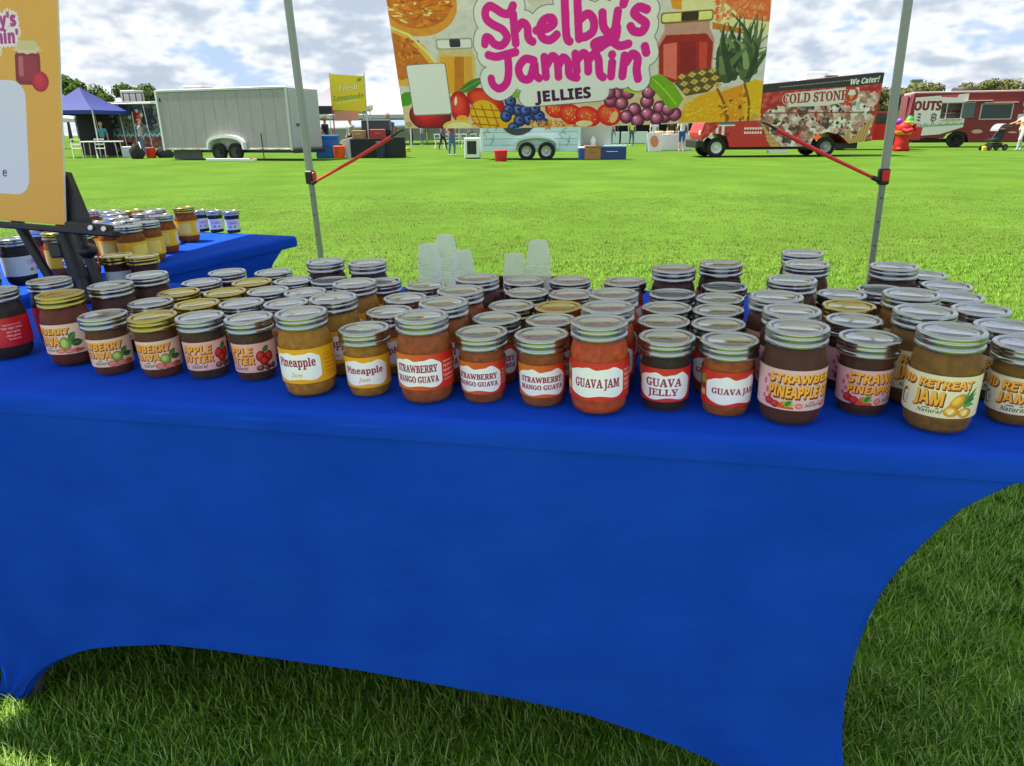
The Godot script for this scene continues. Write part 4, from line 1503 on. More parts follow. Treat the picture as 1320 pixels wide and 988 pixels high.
	put_jar("small dark labelled jar at the far right end of second table", g, -1.027, -2.725, "ss", "wp", "navy", 0.0, 0.74, 0.86)
	put_jar("small dark labelled jar, middle of the three at table end", g, -1.103, -2.760, "ss", "wp", "navy", 6.0, 0.74, 0.86)
	put_jar("small dark jar half hidden behind the gold-lidded orange jar", g, -1.172, -2.795, "ss", "wp", "navy", 10.0, 0.74, 0.86)
	var rest := [
		[-1.200, -2.500, "ts", "orange", "orange jar in the back row right of the gold lid"], [-1.285, -2.515, "tg", "orange", "orange jar with gold lid in the back row beside the sign"],
		[-1.365, -2.520, "ts", "orange", "orange jar in the back row left of the gold lid"], [-1.450, -2.545, "ts", "mango", "amber jar at the back row's left end by the sign"],
		[-1.078, -2.070, "ts", "orange", "orange jar in the near row nearest the table's open side"], [-1.066, -2.152, "ts", "orange", "orange jar just behind the near row's rightmost jar"],
		[-1.160, -2.126, "ts", "orange", "orange jar second from the right in the near row"], [-1.246, -2.186, "ts", "orange", "orange jar in the near row close to the sign"],
		[-1.150, -2.210, "ts", "mango", "amber jar in the middle row behind the near row"], [-1.230, -2.300, "ts", "orange", "orange jar in the middle row beside the sign"],
		[-1.190, -2.400, "ts", "orange", "orange jar between the middle and back rows"], [-1.300, -2.420, "ts", "mango", "amber jar between the rows close to the sign"],
		[-1.235, -1.985, "tg", "orange", "orange jar with gold lid just right of the mast"], [-1.325, -2.070, "ts", "berry", "red jelly jar left of the easel's mast"],
		[-1.160, -1.960, "ts", "berry", "dark red jar between the easel's mast and right leg"],
	]
	for k in rest.size():
		put_jar(rest[k][4] + " on second table", g, rest[k][0], rest[k][1], rest[k][2], "yl" if rest[k][3] == "orange" else "red", rest[k][3], r.randf_range(-40, 40))
	put_jar("nearly black jar with pink-purple label, right of the pair under the sign", g, -1.290, -1.885, "ts", "wp", "navy", 60.0)
	put_jar("nearly black jar with pink-purple label, left of the pair under the sign", g, -1.345, -1.820, "ts", "wp", "navy", 60.0)
	put_jar("dark jar at the photo's left edge below the sign", g, -1.300, -1.745, "ts", "wp", "navy", 80.0)

# ------------------------------------------------------------------ sample cups, tray
func build_small_table_things() -> void:
	var t := thing("serving_tray", "low dark maroon tray holding the clear sample cups", "tray", Transform3D(Basis(Vector3.UP, deg_to_rad(-14)), Vector3(0.048, 0.7405, -1.475)))
	var red := paint(70, 18, 20, 0.45)
	part(t, "base", box_mesh(Vector3(0, 0.006, 0), Vector3(0.20, 0.012, 0.15), 0.003), red)
	for s in [-1.0, 1.0]:
		part(t, "side_wall", box_mesh(Vector3(0, 0.024, s * 0.0715), Vector3(0.186, 0.024, 0.007), 0.002), red)
		part(t, "end_wall", box_mesh(Vector3(s * 0.0965, 0.024, 0), Vector3(0.007, 0.024, 0.15), 0.002), red)
	var plastic := StandardMaterial3D.new()
	plastic.transparency = BaseMaterial3D.TRANSPARENCY_ALPHA
	plastic.albedo_color = Color(0.96, 0.97, 0.98, 0.40)
	plastic.roughness = 0.3
	plastic.backlight_enabled = true
	plastic.backlight = Color(0.85, 0.85, 0.85)
	var stacks := [[-0.166, -1.505, 17, "front left stack of clear plastic sample cups, upside down"], [-0.133, -1.548, 19, "tallest clear cup stack in the left group of three"], [-0.094, -1.490, 14, "right-hand clear cup stack in the left group of three"], [0.015, -1.452, 11, "shorter clear cup stack of the right pair on the tray"], [0.064, -1.445, 16, "taller clear cup stack of the right pair on the tray"]]
	var pitch := 0.0052
	var skirt := Geo.new().lathe([Vector2(0.0248, 0.0), Vector2(0.0256, 0.0006), Vector2(0.0256, 0.0016), Vector2(0.0243, 0.0022), Vector2(0.0240, pitch)], 28).mesh()
	var whole := Geo.new().lathe([Vector2(0.0248, 0.0), Vector2(0.0256, 0.0006), Vector2(0.0256, 0.0016), Vector2(0.0243, 0.0022), Vector2(0.0188, 0.0370), Vector2(0.0180, 0.0384), Vector2(0.0160, 0.0376), Vector2(0.0001, 0.0372)], 28).mesh()
	for s in stacks:
		var o := thing("sample_cup_stack", s[3], "cups", Transform3D(Basis(), Vector3(s[0], 0.7530 if s[0] > 0.0 else 0.7406, s[1])), "stacks of clear sample cups")
		for k in s[2]:
			part(o, "cup", whole if k == s[2] - 1 else skirt, plastic, Transform3D(Basis(), Vector3(0, k * pitch, 0)))

# ------------------------------------------------------------------ yellow sign on a small easel
func build_easel_sign() -> void:
	var br := Vector3(-0.929, 0.926, -1.535)
	var rt := Vector3(0.966, -0.070, 0.245).normalized()
	var up := Vector3(0.115, 0.98, -0.168)
	up = (up - rt * up.dot(rt)).normalized()
	var nor := rt.cross(up)
	var wide := 0.58
	var high := 0.80
	var frame := Transform3D(Basis(rt, up, nor), br - rt * wide)
	var t := thing("yellow_sign", "mustard yellow printed sign board standing on a black easel at left", "sign", frame)
	var g := Geo.new()
	g.quad(Vector3(0, 0, 0.0028), Vector3(wide, 0, 0.0028), Vector3(wide, high, 0.0028), Vector3(0, high, 0.0028))
	part(t, "printed_face", g.mesh(), printed(sign_image(), 0.4))
	part(t, "foam_board", box_mesh(Vector3(wide / 2, high / 2, 0), Vector3(wide, high, 0.005), 0.0008), paint(228, 228, 226, 0.7))
	var black := paint(18, 18, 20, 0.42)
	var grey := paint(74, 78, 80, 0.4, 0.3)
	var e := thing("easel", "black table easel with grey mast carrying the yellow sign", "easel", Transform3D(Basis(), Vector3(-0.965, 0.7405, -1.60)))
	var o := e.position
	part(e, "mast", Geo.new().tube([Vector3(-0.968, 0.742, -1.612) - o, Vector3(-0.996, 1.02, -1.612) - o, Vector3(-1.0, 1.45, -1.69) - o], 0.012, 12).mesh(), grey)
	part(e, "mast_sleeve", Geo.new().tube([Vector3(-0.974, 0.80, -1.612) - o, Vector3(-0.986, 0.90, -1.612) - o], 0.018, 12).mesh(), paint(50, 53, 55, 0.45))
	part(e, "clamp_block", box_mesh(Vector3(-1.004, 0.865, -1.608) - o, Vector3(0.03, 0.034, 0.03), 0.004), paint(44, 46, 48, 0.4))
	part(e, "leg", Geo.new().tube([Vector3(-0.962, 1.06, -1.598) - o, Vector3(-0.934, 0.89, -1.585) - o, Vector3(-0.900, 0.745, -1.566) - o], 0.013, 10, 0.010).mesh(), black)
	part(e, "leg", Geo.new().tube([Vector3(-1.075, 0.94, -1.600) - o, Vector3(-1.04, 0.84, -1.592) - o, Vector3(-1.003, 0.745, -1.580) - o], 0.012, 10, 0.009).mesh(), black)
	part(e, "leg", Geo.new().tube([Vector3(-0.985, 1.0, -1.62) - o, Vector3(-0.992, 0.745, -1.72) - o], 0.011, 10).mesh(), black)
	for p in [Vector3(-0.900, 0.7425, -1.566), Vector3(-1.003, 0.7425, -1.580), Vector3(-0.992, 0.7425, -1.72), Vector3(-0.968, 0.7425, -1.612)]:
		part(e, "rubber_foot", Geo.new().lathe([Vector2(0.0001, 0), Vector2(0.013, 0), Vector2(0.013, 0.008), Vector2(0.0001, 0.008)], 14, p - o - Vector3(0, 0.002, 0)).mesh(), black)
	var knob := part(e, "clamp_knob", sphere_mesh(0.02, 0.8), black, Transform3D(Basis(), Vector3(-0.918, 0.865, -1.572) - o))
	knob.set_meta("label", "round black clamp knob")
	# ledge that the board stands on, reaching out past its right side
	var ledge := Transform3D(Basis(rt, up, nor), br - o)
	part(e, "ledge", box_mesh(Vector3(-0.18, -0.010, 0.004), Vector3(0.62, 0.014, 0.022), 0.003), black, ledge)
	part(e, "brace_plate", Geo.new().prism(PackedVector2Array([Vector2(-0.005, -0.004), Vector2(0.05, -0.004), Vector2(0.012, 0.075), Vector2(-0.005, 0.11)]), -0.024, -0.008).mesh(), black, ledge)
	part(e, "ledge_arm", box_mesh(Vector3(0.062, -0.002, 0.006), Vector3(0.115, 0.020, 0.014), 0.004), black, ledge)
	for k in 2:
		part(e, "bolt", sphere_mesh(0.0065, 0.5, 12), paint(220, 220, 216, 0.3, 0.8), ledge * Transform3D(Basis(Vector3.RIGHT, PI / 2), Vector3(0.075 + k * 0.032, -0.002, 0.016)))

func sign_image() -> Image:
	# 58 x 80 cm in centimetres; the right side is in view
	var c := Canvas.new(58, 80, 20.0, rgb(222, 168, 66))
	var white := rgb(232, 224, 228)
	var pink := rgb(170, 60, 126)
	# right end of the shop's name
	for layer in [[0.75, white], [0.0, pink]]:
		var grow: float = layer[0]
		c.text("Shelby's", 41.6, 39.9, 2.5, layer[1], false, 0.0, 0.92, grow + 0.12, -0.05)
		c.text("Jammin'", 42.0, 43.2, 2.5, layer[1], false, 0.0, 0.92, grow + 0.12, -0.05)
		c.text("JELLIES", 41.0, 45.9, 1.1, rgb(70, 30, 80) if grow == 0.0 else white, false, 0.0, 1.0, grow * 0.6 + 0.05, -0.05)
	# printed picture of a jam jar with frilled cloth top and a berry
	c.round_rect(47.2, 45.6, 53.4, 52.2, 1.2, rgb(128, 34, 44))
	c.round_rect(48.0, 46.6, 52.6, 51.4, 1.0, rgb(150, 46, 52))
	c.round_rect(48.0, 46.6, 49.2, 50.6, 0.5, rgb(186, 100, 104))
	c.blob(50.3, 45.3, 3.3, 0.9, rgb(214, 204, 160), 9, 0.12)
	c.round_rect(47.8, 43.6, 52.8, 45.4, 0.8, rgb(206, 196, 140))
	c.fruit(53.2, 51.5, 2.1, 2.0, rgb(170, 20, 40), rgb(206, 40, 58))
	# pale rounded panel; the code on it is left out
	c.round_rect(6.0, 51.4, 49.4, 74.4, 3.4, rgb(212, 216, 230))
	c.text("e", 43.2, 70.0, 1.7, rgb(84, 50, 110))
	return c.done(2)

# ------------------------------------------------------------------ vehicles along the far side of the field
func wheel(parent: Node3D, at: Vector3, r: float, w: float, rim_col := [176, 178, 180]) -> void:
	# axle along z; the outer face looks towards +z
	var lay := Transform3D(Basis(Vector3.RIGHT, PI / 2), at)
	var tyre := Geo.new().lathe([Vector2(r * 0.60, -w * 0.5), Vector2(r * 0.90, -w * 0.5), Vector2(r, -w * 0.36), Vector2(r, w * 0.36), Vector2(r * 0.93, w * 0.48), Vector2(r * 0.66, w * 0.5), Vector2(r * 0.60, w * 0.38)], 28)
	var hub := Geo.new().lathe([Vector2(r * 0.60, w * 0.36), Vector2(r * 0.52, w * 0.20), Vector2(r * 0.30, w * 0.14), Vector2(r * 0.24, w * 0.34), Vector2(0.0001, w * 0.36)], 24)
	var o := part(parent, "wheel", tyre.mesh(), paint(26, 26, 27, 0.85), lay)
	part(o, "rim", hub.mesh(), paint(rim_col[0], rim_col[1], rim_col[2], 0.35, 0.6))

func build_far_vehicles() -> void:
	cargo_trailer()
	concession_trailer()
	ice_cream_truck()
	maroon_truck()
	red_pickup()
	mural_trailer()

func scaled_frame(x: float, z: float, yaw: float, by: Vector3) -> Transform3D:
	var f := lawn_frame(x, z, yaw)
	f.basis = f.basis * Basis.from_scale(by)
	return f

func cargo_trailer() -> void:
	var t := thing("cargo_trailer", "long plain grey enclosed cargo trailer with two wheels and white fender", "trailer", lawn_frame(-10.95, -31.62, deg_to_rad(-21.5)))
	var L := 6.5
	var lo := 0.42
	var hi := 2.70
	var W := 2.1
	# aluminium skin with rain streaks and road dust
	var grey := StandardMaterial3D.new()
	grey.albedo_texture = ImageTexture.create_from_image(noise_image(256, 0.03, 61, 5, rgb(146, 145, 146), rgb(157, 156, 159)))
	grey.uv1_triplanar = true
	grey.uv1_scale = Vector3(0.5, 0.12, 0.5)
	grey.roughness = 0.45
	var white := paint(226, 228, 228, 0.45)
	part(t, "body", box_mesh(Vector3(0, (lo + hi) / 2, 0), Vector3(L - 0.02, hi - lo, W - 0.05), 0.02), grey)
	var n := 11
	for k in n:
		var w := L / n
		part(t, "side_panel", box_mesh(Vector3(-L / 2 + w * (k + 0.5), (lo + hi) / 2, W / 2 - 0.014), Vector3(w - 0.008, hi - lo - 0.16, 0.022), 0.004), grey)
	part(t, "roof_rail", box_mesh(Vector3(0, hi + 0.01, W / 2 - 0.03), Vector3(L + 0.04, 0.09, 0.09), 0.01), paint(196, 200, 200, 0.35, 0.5))
	part(t, "lower_rail", box_mesh(Vector3(0, lo + 0.03, W / 2 + 0.002), Vector3(L, 0.07, 0.02), 0.004), paint(190, 194, 194, 0.4, 0.4))
	for k in 16:
		part(t, "reflector", box_mesh(Vector3(-L / 2 + 0.2 + k * 0.405, lo + 0.032, W / 2 + 0.015), Vector3(0.20, 0.035, 0.006)), paint(196, 96, 88, 0.4) if k % 2 == 0 else white)
	# wedge nose at the left end
	var nose := PackedVector2Array([Vector2(-L / 2 + 0.005, -W / 2), Vector2(-L / 2 + 0.005, W / 2), Vector2(-L / 2 - 0.42, 0.25), Vector2(-L / 2 - 0.42, -0.25)])
	part(t, "nose", Geo.new().prism(nose, lo, hi - 0.02).mesh(), white, Transform3D(Basis(Vector3.RIGHT, -PI / 2), Vector3.ZERO))
	part(t, "corner_post", box_mesh(Vector3(-L / 2, (lo + hi) / 2, W / 2 - 0.01), Vector3(0.10, hi - lo + 0.06, 0.06), 0.01), white)
	part(t, "corner_post", box_mesh(Vector3(L / 2, (lo + hi) / 2, W / 2 - 0.01), Vector3(0.10, hi - lo + 0.06, 0.06), 0.01), paint(186, 190, 190, 0.4, 0.4))
	var door := part(t, "rear_door", box_mesh(Vector3(L / 2 + 0.012, (lo + hi) / 2, 0), Vector3(0.04, hi - lo - 0.14, W - 0.18), 0.008), paint(168, 172, 174, 0.42))
	part(door, "latch", box_mesh(Vector3(L / 2 + 0.045, 1.35, 0.5), Vector3(0.03, 0.10, 0.28), 0.006), paint(90, 92, 92, 0.4, 0.6))
	part(t, "marker_lamp", box_mesh(Vector3(-L / 2 + 0.18, hi - 0.32, W / 2 + 0.01), Vector3(0.07, 0.16, 0.03), 0.008), paint(30, 30, 32, 0.5))
	var vent := part(t, "roof_vent", box_mesh(Vector3(-1.75, hi + 0.13, 0.2), Vector3(1.0, 0.18, 0.7), 0.04), paint(206, 206, 206, 0.5))
	vent.set_meta("label", "white roof vent box")
	# fender over the pair of wheels
	var fp := PackedVector2Array()
	for k in 13:
		var a := PI * k / 12.0
		fp.append(Vector2(cos(a) * 0.96, 0.44 + pow(sin(a), 0.55) * 0.56))
	for k in 13:
		var a := PI * (12 - k) / 12.0
		fp.append(Vector2(cos(a) * 0.86, 0.44 + pow(sin(a), 0.55) * 0.44))
	part(t, "fender", Geo.new().prism(fp, W / 2 - 0.02, W / 2 + 0.20).mesh(), white, Transform3D(Basis(), Vector3(0.15, 0, 0)))
	wheel(t, Vector3(-0.26, 0.34, W / 2 + 0.06), 0.34, 0.2, [60, 62, 64])
	wheel(t, Vector3(0.56, 0.34, W / 2 + 0.06), 0.34, 0.2, [70, 72, 74])
	part(t, "axle_beam", box_mesh(Vector3(0.15, 0.36, 0.2), Vector3(L - 0.6, 0.12, 1.2)), paint(74, 76, 78, 0.8))
	part(t, "jack_stand", Geo.new().tube([Vector3(1.9, 1.05, W / 2 + 0.06), Vector3(1.95, 0.02, W / 2 + 0.10)], 0.02, 8).mesh(), paint(50, 52, 54, 0.5, 0.4))
	part(t, "rear_bumper", box_mesh(Vector3(L / 2 + 0.06, lo - 0.06, 0), Vector3(0.14, 0.14, W - 0.1), 0.02), paint(40, 40, 42, 0.5))
	part(t, "underskirt", box_mesh(Vector3(-2.2, 0.22, 0.85), Vector3(1.5, 0.36, 0.04)), paint(84, 88, 88, 0.8))
	var p := thing("white_plank", "long white plank lying on grass before the grey trailer's wheels", "plank", lawn_frame(-10.85, -29.75, deg_to_rad(-16)))
	part(p, "board", box_mesh(Vector3(0, 0.06, 0), Vector3(2.25, 0.10, 0.16), 0.01), white)
	part(p, "red_end", box_mesh(Vector3(0.98, 0.115, 0), Vector3(0.2, 0.012, 0.165), 0.002), paint(190, 70, 60, 0.6))

func concession_trailer() -> void:
	var t := thing("concession_trailer", "small pale blue plank-sided concession trailer with half-round blue and black sign", "trailer", lawn_frame(1.20, -29.10, deg_to_rad(-12.2)))
	var L := 3.70
	var W := 1.9
	var lo := 0.30
	var hi := 2.15
	part(t, "body", box_mesh(Vector3(0, (lo + hi) / 2, 0), Vector3(L - 0.02, hi - lo, W - 0.06), 0.02), paint(150, 176, 186, 0.5))
	var n := 8
	var tones := [paint(196, 220, 228, 0.5), paint(188, 214, 224, 0.5), paint(202, 224, 230, 0.5)]
	for k in n:
		var h := (hi - lo) / n
		part(t, "plank", box_mesh(Vector3(0, lo + h * (k + 0.5), W / 2 - 0.012), Vector3(L, h - 0.014, 0.03), 0.006), tones[k % 3])
	part(t, "corner_trim", box_mesh(Vector3(-L / 2, (lo + hi) / 2, W / 2), Vector3(0.12, hi - lo, 0.06), 0.01), paint(214, 228, 232, 0.5))
	part(t, "corner_trim", box_mesh(Vector3(L / 2, (lo + hi) / 2, W / 2), Vector3(0.12, hi - lo, 0.06), 0.01), paint(206, 220, 224, 0.5))
	part(t, "roof", box_mesh(Vector3(0, hi + 0.04, 0), Vector3(L + 0.1, 0.09, W + 0.06), 0.02), paint(210, 214, 214, 0.5))
	# round sign: dark ring, blue middle
	var ring := PackedVector2Array()
	var disc := PackedVector2Array()
	for k in 40:
		ring.append(Vector2.from_angle(TAU * k / 40.0) * 0.74)
		disc.append(Vector2.from_angle(TAU * k / 40.0) * 0.50)
	var sign_ := part(t, "round_sign", Geo.new().prism(ring, 0, 0.03).mesh(), paint(52, 56, 58, 0.5), Transform3D(Basis(), Vector3(-0.45, 1.62, W / 2 + 0.005)))
	part(sign_, "blue_disc", Geo.new().prism(disc, 0.032, 0.045).mesh(), paint(66, 150, 214, 0.5))
	part(sign_, "sand_strip", box_mesh(Vector3(0.0, -0.42, 0.05), Vector3(0.42, 0.08, 0.01)), paint(196, 170, 120, 0.6))
	var star := PackedVector2Array()
	for k in 12:
		star.append(Vector2.from_angle(TAU * k / 12.0) * (0.20 if k % 2 == 0 else 0.10))
	part(t, "starfish_emblem", Geo.new().prism(star, 0, 0.012).mesh(), paint(206, 130, 80, 0.6), Transform3D(Basis(), Vector3(0.68, 1.22, W / 2 + 0.005)))
	# dark line drawings on the planks
	for e in [[-1.55, 0.8], [-1.35, 1.3], [1.35, 0.75]]:
		var g := Geo.new()
		for k in 4:
			var a := Vector3(e[0] + 0.12 * sin(k * 2.1), e[1] - 0.25 + k * 0.14, W / 2 + 0.006)
			g.tube([a, a + Vector3(0.16 * cos(k * 1.3), 0.14, 0), a + Vector3(0.05, 0.22, 0)], 0.010, 5)
		part(t, "line_drawing", g.mesh(), paint(110, 130, 140, 0.7))
	var fp := PackedVector2Array()
	for k in 13:
		var a := PI * k / 12.0
		fp.append(Vector2(cos(a) * 0.84, 0.40 + pow(sin(a), 0.55) * 0.46))
	for k in 13:
		var a := PI * (12 - k) / 12.0
		fp.append(Vector2(cos(a) * 0.77, 0.40 + pow(sin(a), 0.55) * 0.38))
	part(t, "fender", Geo.new().prism(fp, W / 2, W / 2 + 0.20).mesh(), paint(206, 214, 214, 0.5), Transform3D(Basis(), Vector3(0.28, 0, 0)))
	wheel(t, Vector3(-0.10, 0.32, W / 2 + 0.08), 0.32, 0.2)
	wheel(t, Vector3(0.65, 0.32, W / 2 + 0.08), 0.32, 0.2)
	part(t, "rear_door", box_mesh(Vector3(L / 2 + 0.62, (lo + hi) / 2 + 0.05, W / 2 - 0.55), Vector3(1.05, hi - lo - 0.05, 0.05), 0.01), paint(196, 192, 176, 0.6), Transform3D(), "beige rear door swung open")
	part(t, "hitch_frame", box_mesh(Vector3(L / 2 + 0.3, 0.30, 0.3), Vector3(0.8, 0.10, 0.5), 0.01), paint(40, 42, 44, 0.6))

func ice_cream_truck() -> void:
	var t := thing("ice_cream_truck", "red ice cream step van covered in pictures of sundaes and waffle cones", "truck", scaled_frame(10.90, -29.6, deg_to_rad(-2.0), Vector3(0.905, 0.905, 0.95)))
	var L := 7.30
	var W := 2.2
	var side := PackedVector2Array([Vector2(0.10, 0.62), Vector2(0.0, 1.0), Vector2(0.12, 1.38), Vector2(1.15, 2.42), Vector2(1.3, 2.76), Vector2(L - 0.25, 3.26), Vector2(L, 3.26), Vector2(L - 0.12, 0.62), Vector2(6.25, 0.52), Vector2(5.85, 0.86), Vector2(5.3, 1.0), Vector2(4.78, 0.84), Vector2(4.62, 0.42), Vector2(1.25, 0.42), Vector2(1.1, 0.86), Vector2(0.66, 0.98), Vector2(0.30, 0.84)])
	for k in side.size():
		side[k].x -= L / 2
	var core := part(t, "body", Geo.new().prism(side, -W / 2, W / 2 - 0.012).mesh(), paint(196, 40, 34, 0.4))
	part(t, "printed_side", Geo.new().prism(side, W / 2 - 0.010, W / 2, Rect2(-L / 2, 0.3, L, 3.0)).mesh(), printed(ice_cream_art(), 0.38))
	part(core, "windscreen", Geo.new().prism(PackedVector2Array([Vector2(0.24 - L / 2, 1.46), Vector2(0.20 - L / 2, 1.50), Vector2(1.04 - L / 2, 2.36), Vector2(1.08 - L / 2, 2.32)]), -W / 2 + 0.1, W / 2 - 0.1).mesh(), paint(40, 48, 54, 0.1))
	var win := part(t, "cab_window", box_mesh(Vector3(1.05 - L / 2, 1.62, W / 2 + 0.004), Vector3(0.62, 0.62, 0.012), 0.004), paint(96, 104, 108, 0.12))
	part(win, "window_frame", box_mesh(Vector3(1.05 - L / 2, 1.29, W / 2 + 0.006), Vector3(0.7, 0.05, 0.02)), paint(230, 230, 228, 0.4))
	part(t, "front_bumper", box_mesh(Vector3(0.02 - L / 2, 0.56, 0), Vector3(0.35, 0.34, W - 0.05), 0.05), paint(24, 24, 25, 0.5))
	part(t, "headlight", box_mesh(Vector3(0.02 - L / 2, 1.0, W / 2 - 0.25), Vector3(0.06, 0.2, 0.26), 0.02), paint(220, 222, 222, 0.15))
	part(t, "undercarriage", box_mesh(Vector3(0.1, 0.42, -0.1), Vector3(L - 1.2, 0.24, W - 0.6)), paint(70, 70, 72, 0.8))
	wheel(t, Vector3(0.70 - L / 2, 0.40, W / 2 - 0.10), 0.40, 0.26, [206, 208, 208])
	wheel(t, Vector3(5.30 - L / 2, 0.40, W / 2 - 0.10), 0.40, 0.26, [150, 152, 152])
	wheel(t, Vector3(0.70 - L / 2, 0.40, -W / 2 + 0.14), 0.40, 0.26)
	wheel(t, Vector3(5.30 - L / 2, 0.40, -W / 2 + 0.14), 0.40, 0.26)
	part(t, "step", box_mesh(Vector3(3.3 - L / 2, 0.22, W / 2 + 0.05), Vector3(0.85, 0.10, 0.3), 0.01), paint(216, 216, 212, 0.5))
	var rail := part(t, "awning_rail", box_mesh(Vector3(4.4 - L / 2, 1.76, W / 2 + 0.02), Vector3(4.6, 0.035, 0.05), 0.006), paint(150, 60, 60, 0.4))
	rail.set_meta("label", "thin horizontal awning rail")
	part(t, "roof_unit", box_mesh(Vector3(4.75 - L / 2, 3.20, 0.1), Vector3(0.95, 0.34, 1.0), 0.05), paint(222, 224, 224, 0.5), Transform3D(), "white roof air unit")
	part(t, "roof_skin", Geo.new().prism(PackedVector2Array([Vector2(1.32 - L / 2, 2.77), Vector2(L / 2 - 0.26, 3.268), Vector2(L / 2 - 0.02, 3.268), Vector2(L / 2 - 0.02, 3.285), Vector2(L / 2 - 0.26, 3.285), Vector2(1.32 - L / 2, 2.79)]), -W / 2 + 0.05, W / 2 - 0.04).mesh(), paint(206, 208, 208, 0.5))
	part(t, "exhaust_vent", box_mesh(Vector3(5.35 - L / 2, 3.13, 0.5), Vector3(0.5, 0.16, 0.5), 0.03), paint(50, 52, 54, 0.5))
	part(t, "tail_lamp", box_mesh(Vector3(L / 2 - 0.16, 0.74, W / 2 + 0.008), Vector3(0.10, 0.14, 0.02), 0.01), paint(230, 120, 90, 0.3))

func ice_cream_art() -> Image:
	var c := Canvas.new(7.3, 3.0, 150.0, rgb(204, 44, 36))
	var r := RandomNumberGenerator.new()
	r.seed = 31
	var Q := func(px: float, py: float) -> Vector2:
		return Vector2((px - 888.0) * 0.0306, 3.0 - ((207.0 - py) * 0.0306 - 0.3))
	# heaps of ice cream
	var tones := [rgb(236, 226, 214), rgb(228, 204, 190), rgb(190, 130, 112), rgb(150, 92, 74), rgb(240, 232, 224), rgb(214, 160, 150), rgb(84, 60, 54), rgb(226, 190, 180)]
	for k in 250:
		var x := r.randf_range(975, 1122)
		var top := 148.0 if x < 1000 else 140.0 if x < 1085 else 126.0
		var p: Vector2 = Q.call(x, r.randf_range(top, 198))
		var s := r.randf_range(0.06, 0.30)
		var tone: Color = tones[r.randi() % tones.size()]
		c.blob(p.x, p.y, s, s * 0.8, tone, 5, 0.12, r.randf() * 3.0)
		if s > 0.18:
			c.oval(p.x - s * 0.25, p.y - s * 0.25, s * 0.4, s * 0.28, tone.lightened(0.35), 0.4)
	for k in 60:
		var p: Vector2 = Q.call(r.randf_range(980, 1115), r.randf_range(140, 192))
		c.oval(p.x, p.y, r.randf_range(0.03, 0.09), r.randf_range(0.03, 0.06), rgb(56, 36, 34), r.randf() * 3.0)
	c.mottle(15, 0.02, 0.4)
	# waffle cones
	for w in [[[968, 160], [1006, 200], [988, 200]], [[1086, 196], [1122, 152], [1112, 196]], [[1070, 198], [1092, 170], [1096, 198]]]:
		var a: Vector2 = Q.call(w[0][0], w[0][1])
		var b: Vector2 = Q.call(w[1][0], w[1][1])
		var d: Vector2 = Q.call(w[2][0], w[2][1])
		c.poly(PackedVector2Array([a, b, d]), rgb(206, 160, 98))
		for k in 7:
			c.line([a.lerp(b, k / 7.0), a.lerp(d, k / 7.0)], 0.012, rgb(156, 106, 56))
	c.poly(PackedVector2Array([Q.call(962, 158), Q.call(990, 200), Q.call(978, 206), Q.call(930, 206), Q.call(925, 150)]), rgb(200, 42, 36))
	c.poly(PackedVector2Array([Q.call(1108, 206), Q.call(1128, 168), Q.call(1134, 206)]), rgb(196, 44, 34))
	c.poly(PackedVector2Array([Q.call(1128, 100), Q.call(1140, 100), Q.call(1140, 206), Q.call(1116, 206)]), rgb(200, 46, 36))
	# dark band along the roof with small pale lettering
	c.poly(PackedVector2Array([Q.call(925, 92), Q.call(1142, 92), Q.call(1142, 111), Q.call(1100, 116), Q.call(1000, 121), Q.call(925, 128)]), rgb(38, 40, 44))
	for k in 34:
		var p: Vector2 = Q.call(990 + k * 3.0, 117.0 - k * 0.05 - (k * 0.2))
		c.oval(p.x, p.y, 0.035, 0.018, rgb(190, 170, 160))
	var m: Vector2 = Q.call(1102, 110)
	c.text("We Cater!", m.x, m.y, 0.21, rgb(240, 236, 228), true, 0.25, 0.82, 0.008, -0.10)
	# name board
	c.poly(PackedVector2Array([Q.call(998, 125), Q.call(1078, 118), Q.call(1078, 137), Q.call(1052, 141), Q.call(1004, 142)]), rgb(226, 216, 206))
	m = Q.call(1038, 130)
	for k in [[0.035, rgb(226, 216, 206)], [0.006, rgb(160, 36, 40)]]:
		c.text("COLD STONE", m.x, m.y, 0.36, k[1], true, 0.0, 0.80, k[0], -0.055)
	m = Q.call(1087, 127)
	c.oval(m.x, m.y, 0.27, 0.27, rgb(196, 60, 40))
	c.blob(m.x, m.y - 0.06, 0.15, 0.13, rgb(236, 226, 220), 5, 0.12)
	c.poly(PackedVector2Array([m + Vector2(-0.10, 0.03), m + Vector2(0.10, 0.03), m + Vector2(0, 0.24)]), rgb(230, 150, 60))
	# striped corner of the cab and small white print
	for k in 5:
		c.poly(PackedVector2Array([Q.call(884 + k * 8, 190 - k * 7), Q.call(888 + k * 8, 187 - k * 7), Q.call(888 + k * 8, 206), Q.call(884 + k * 8, 206)]), rgb(232, 226, 220))
	for k in 2:
		c.round_rect(1.75, 1.55 + k * 0.16, 2.45, 1.64 + k * 0.16, 0.04, rgb(236, 216, 208))
	for k in 7:
		for j in 2:
			c.oval(1.85 + k * 0.11, 2.14 + j * 0.17, 0.045, 0.055, rgb(240, 226, 220))
	return c.done(2)

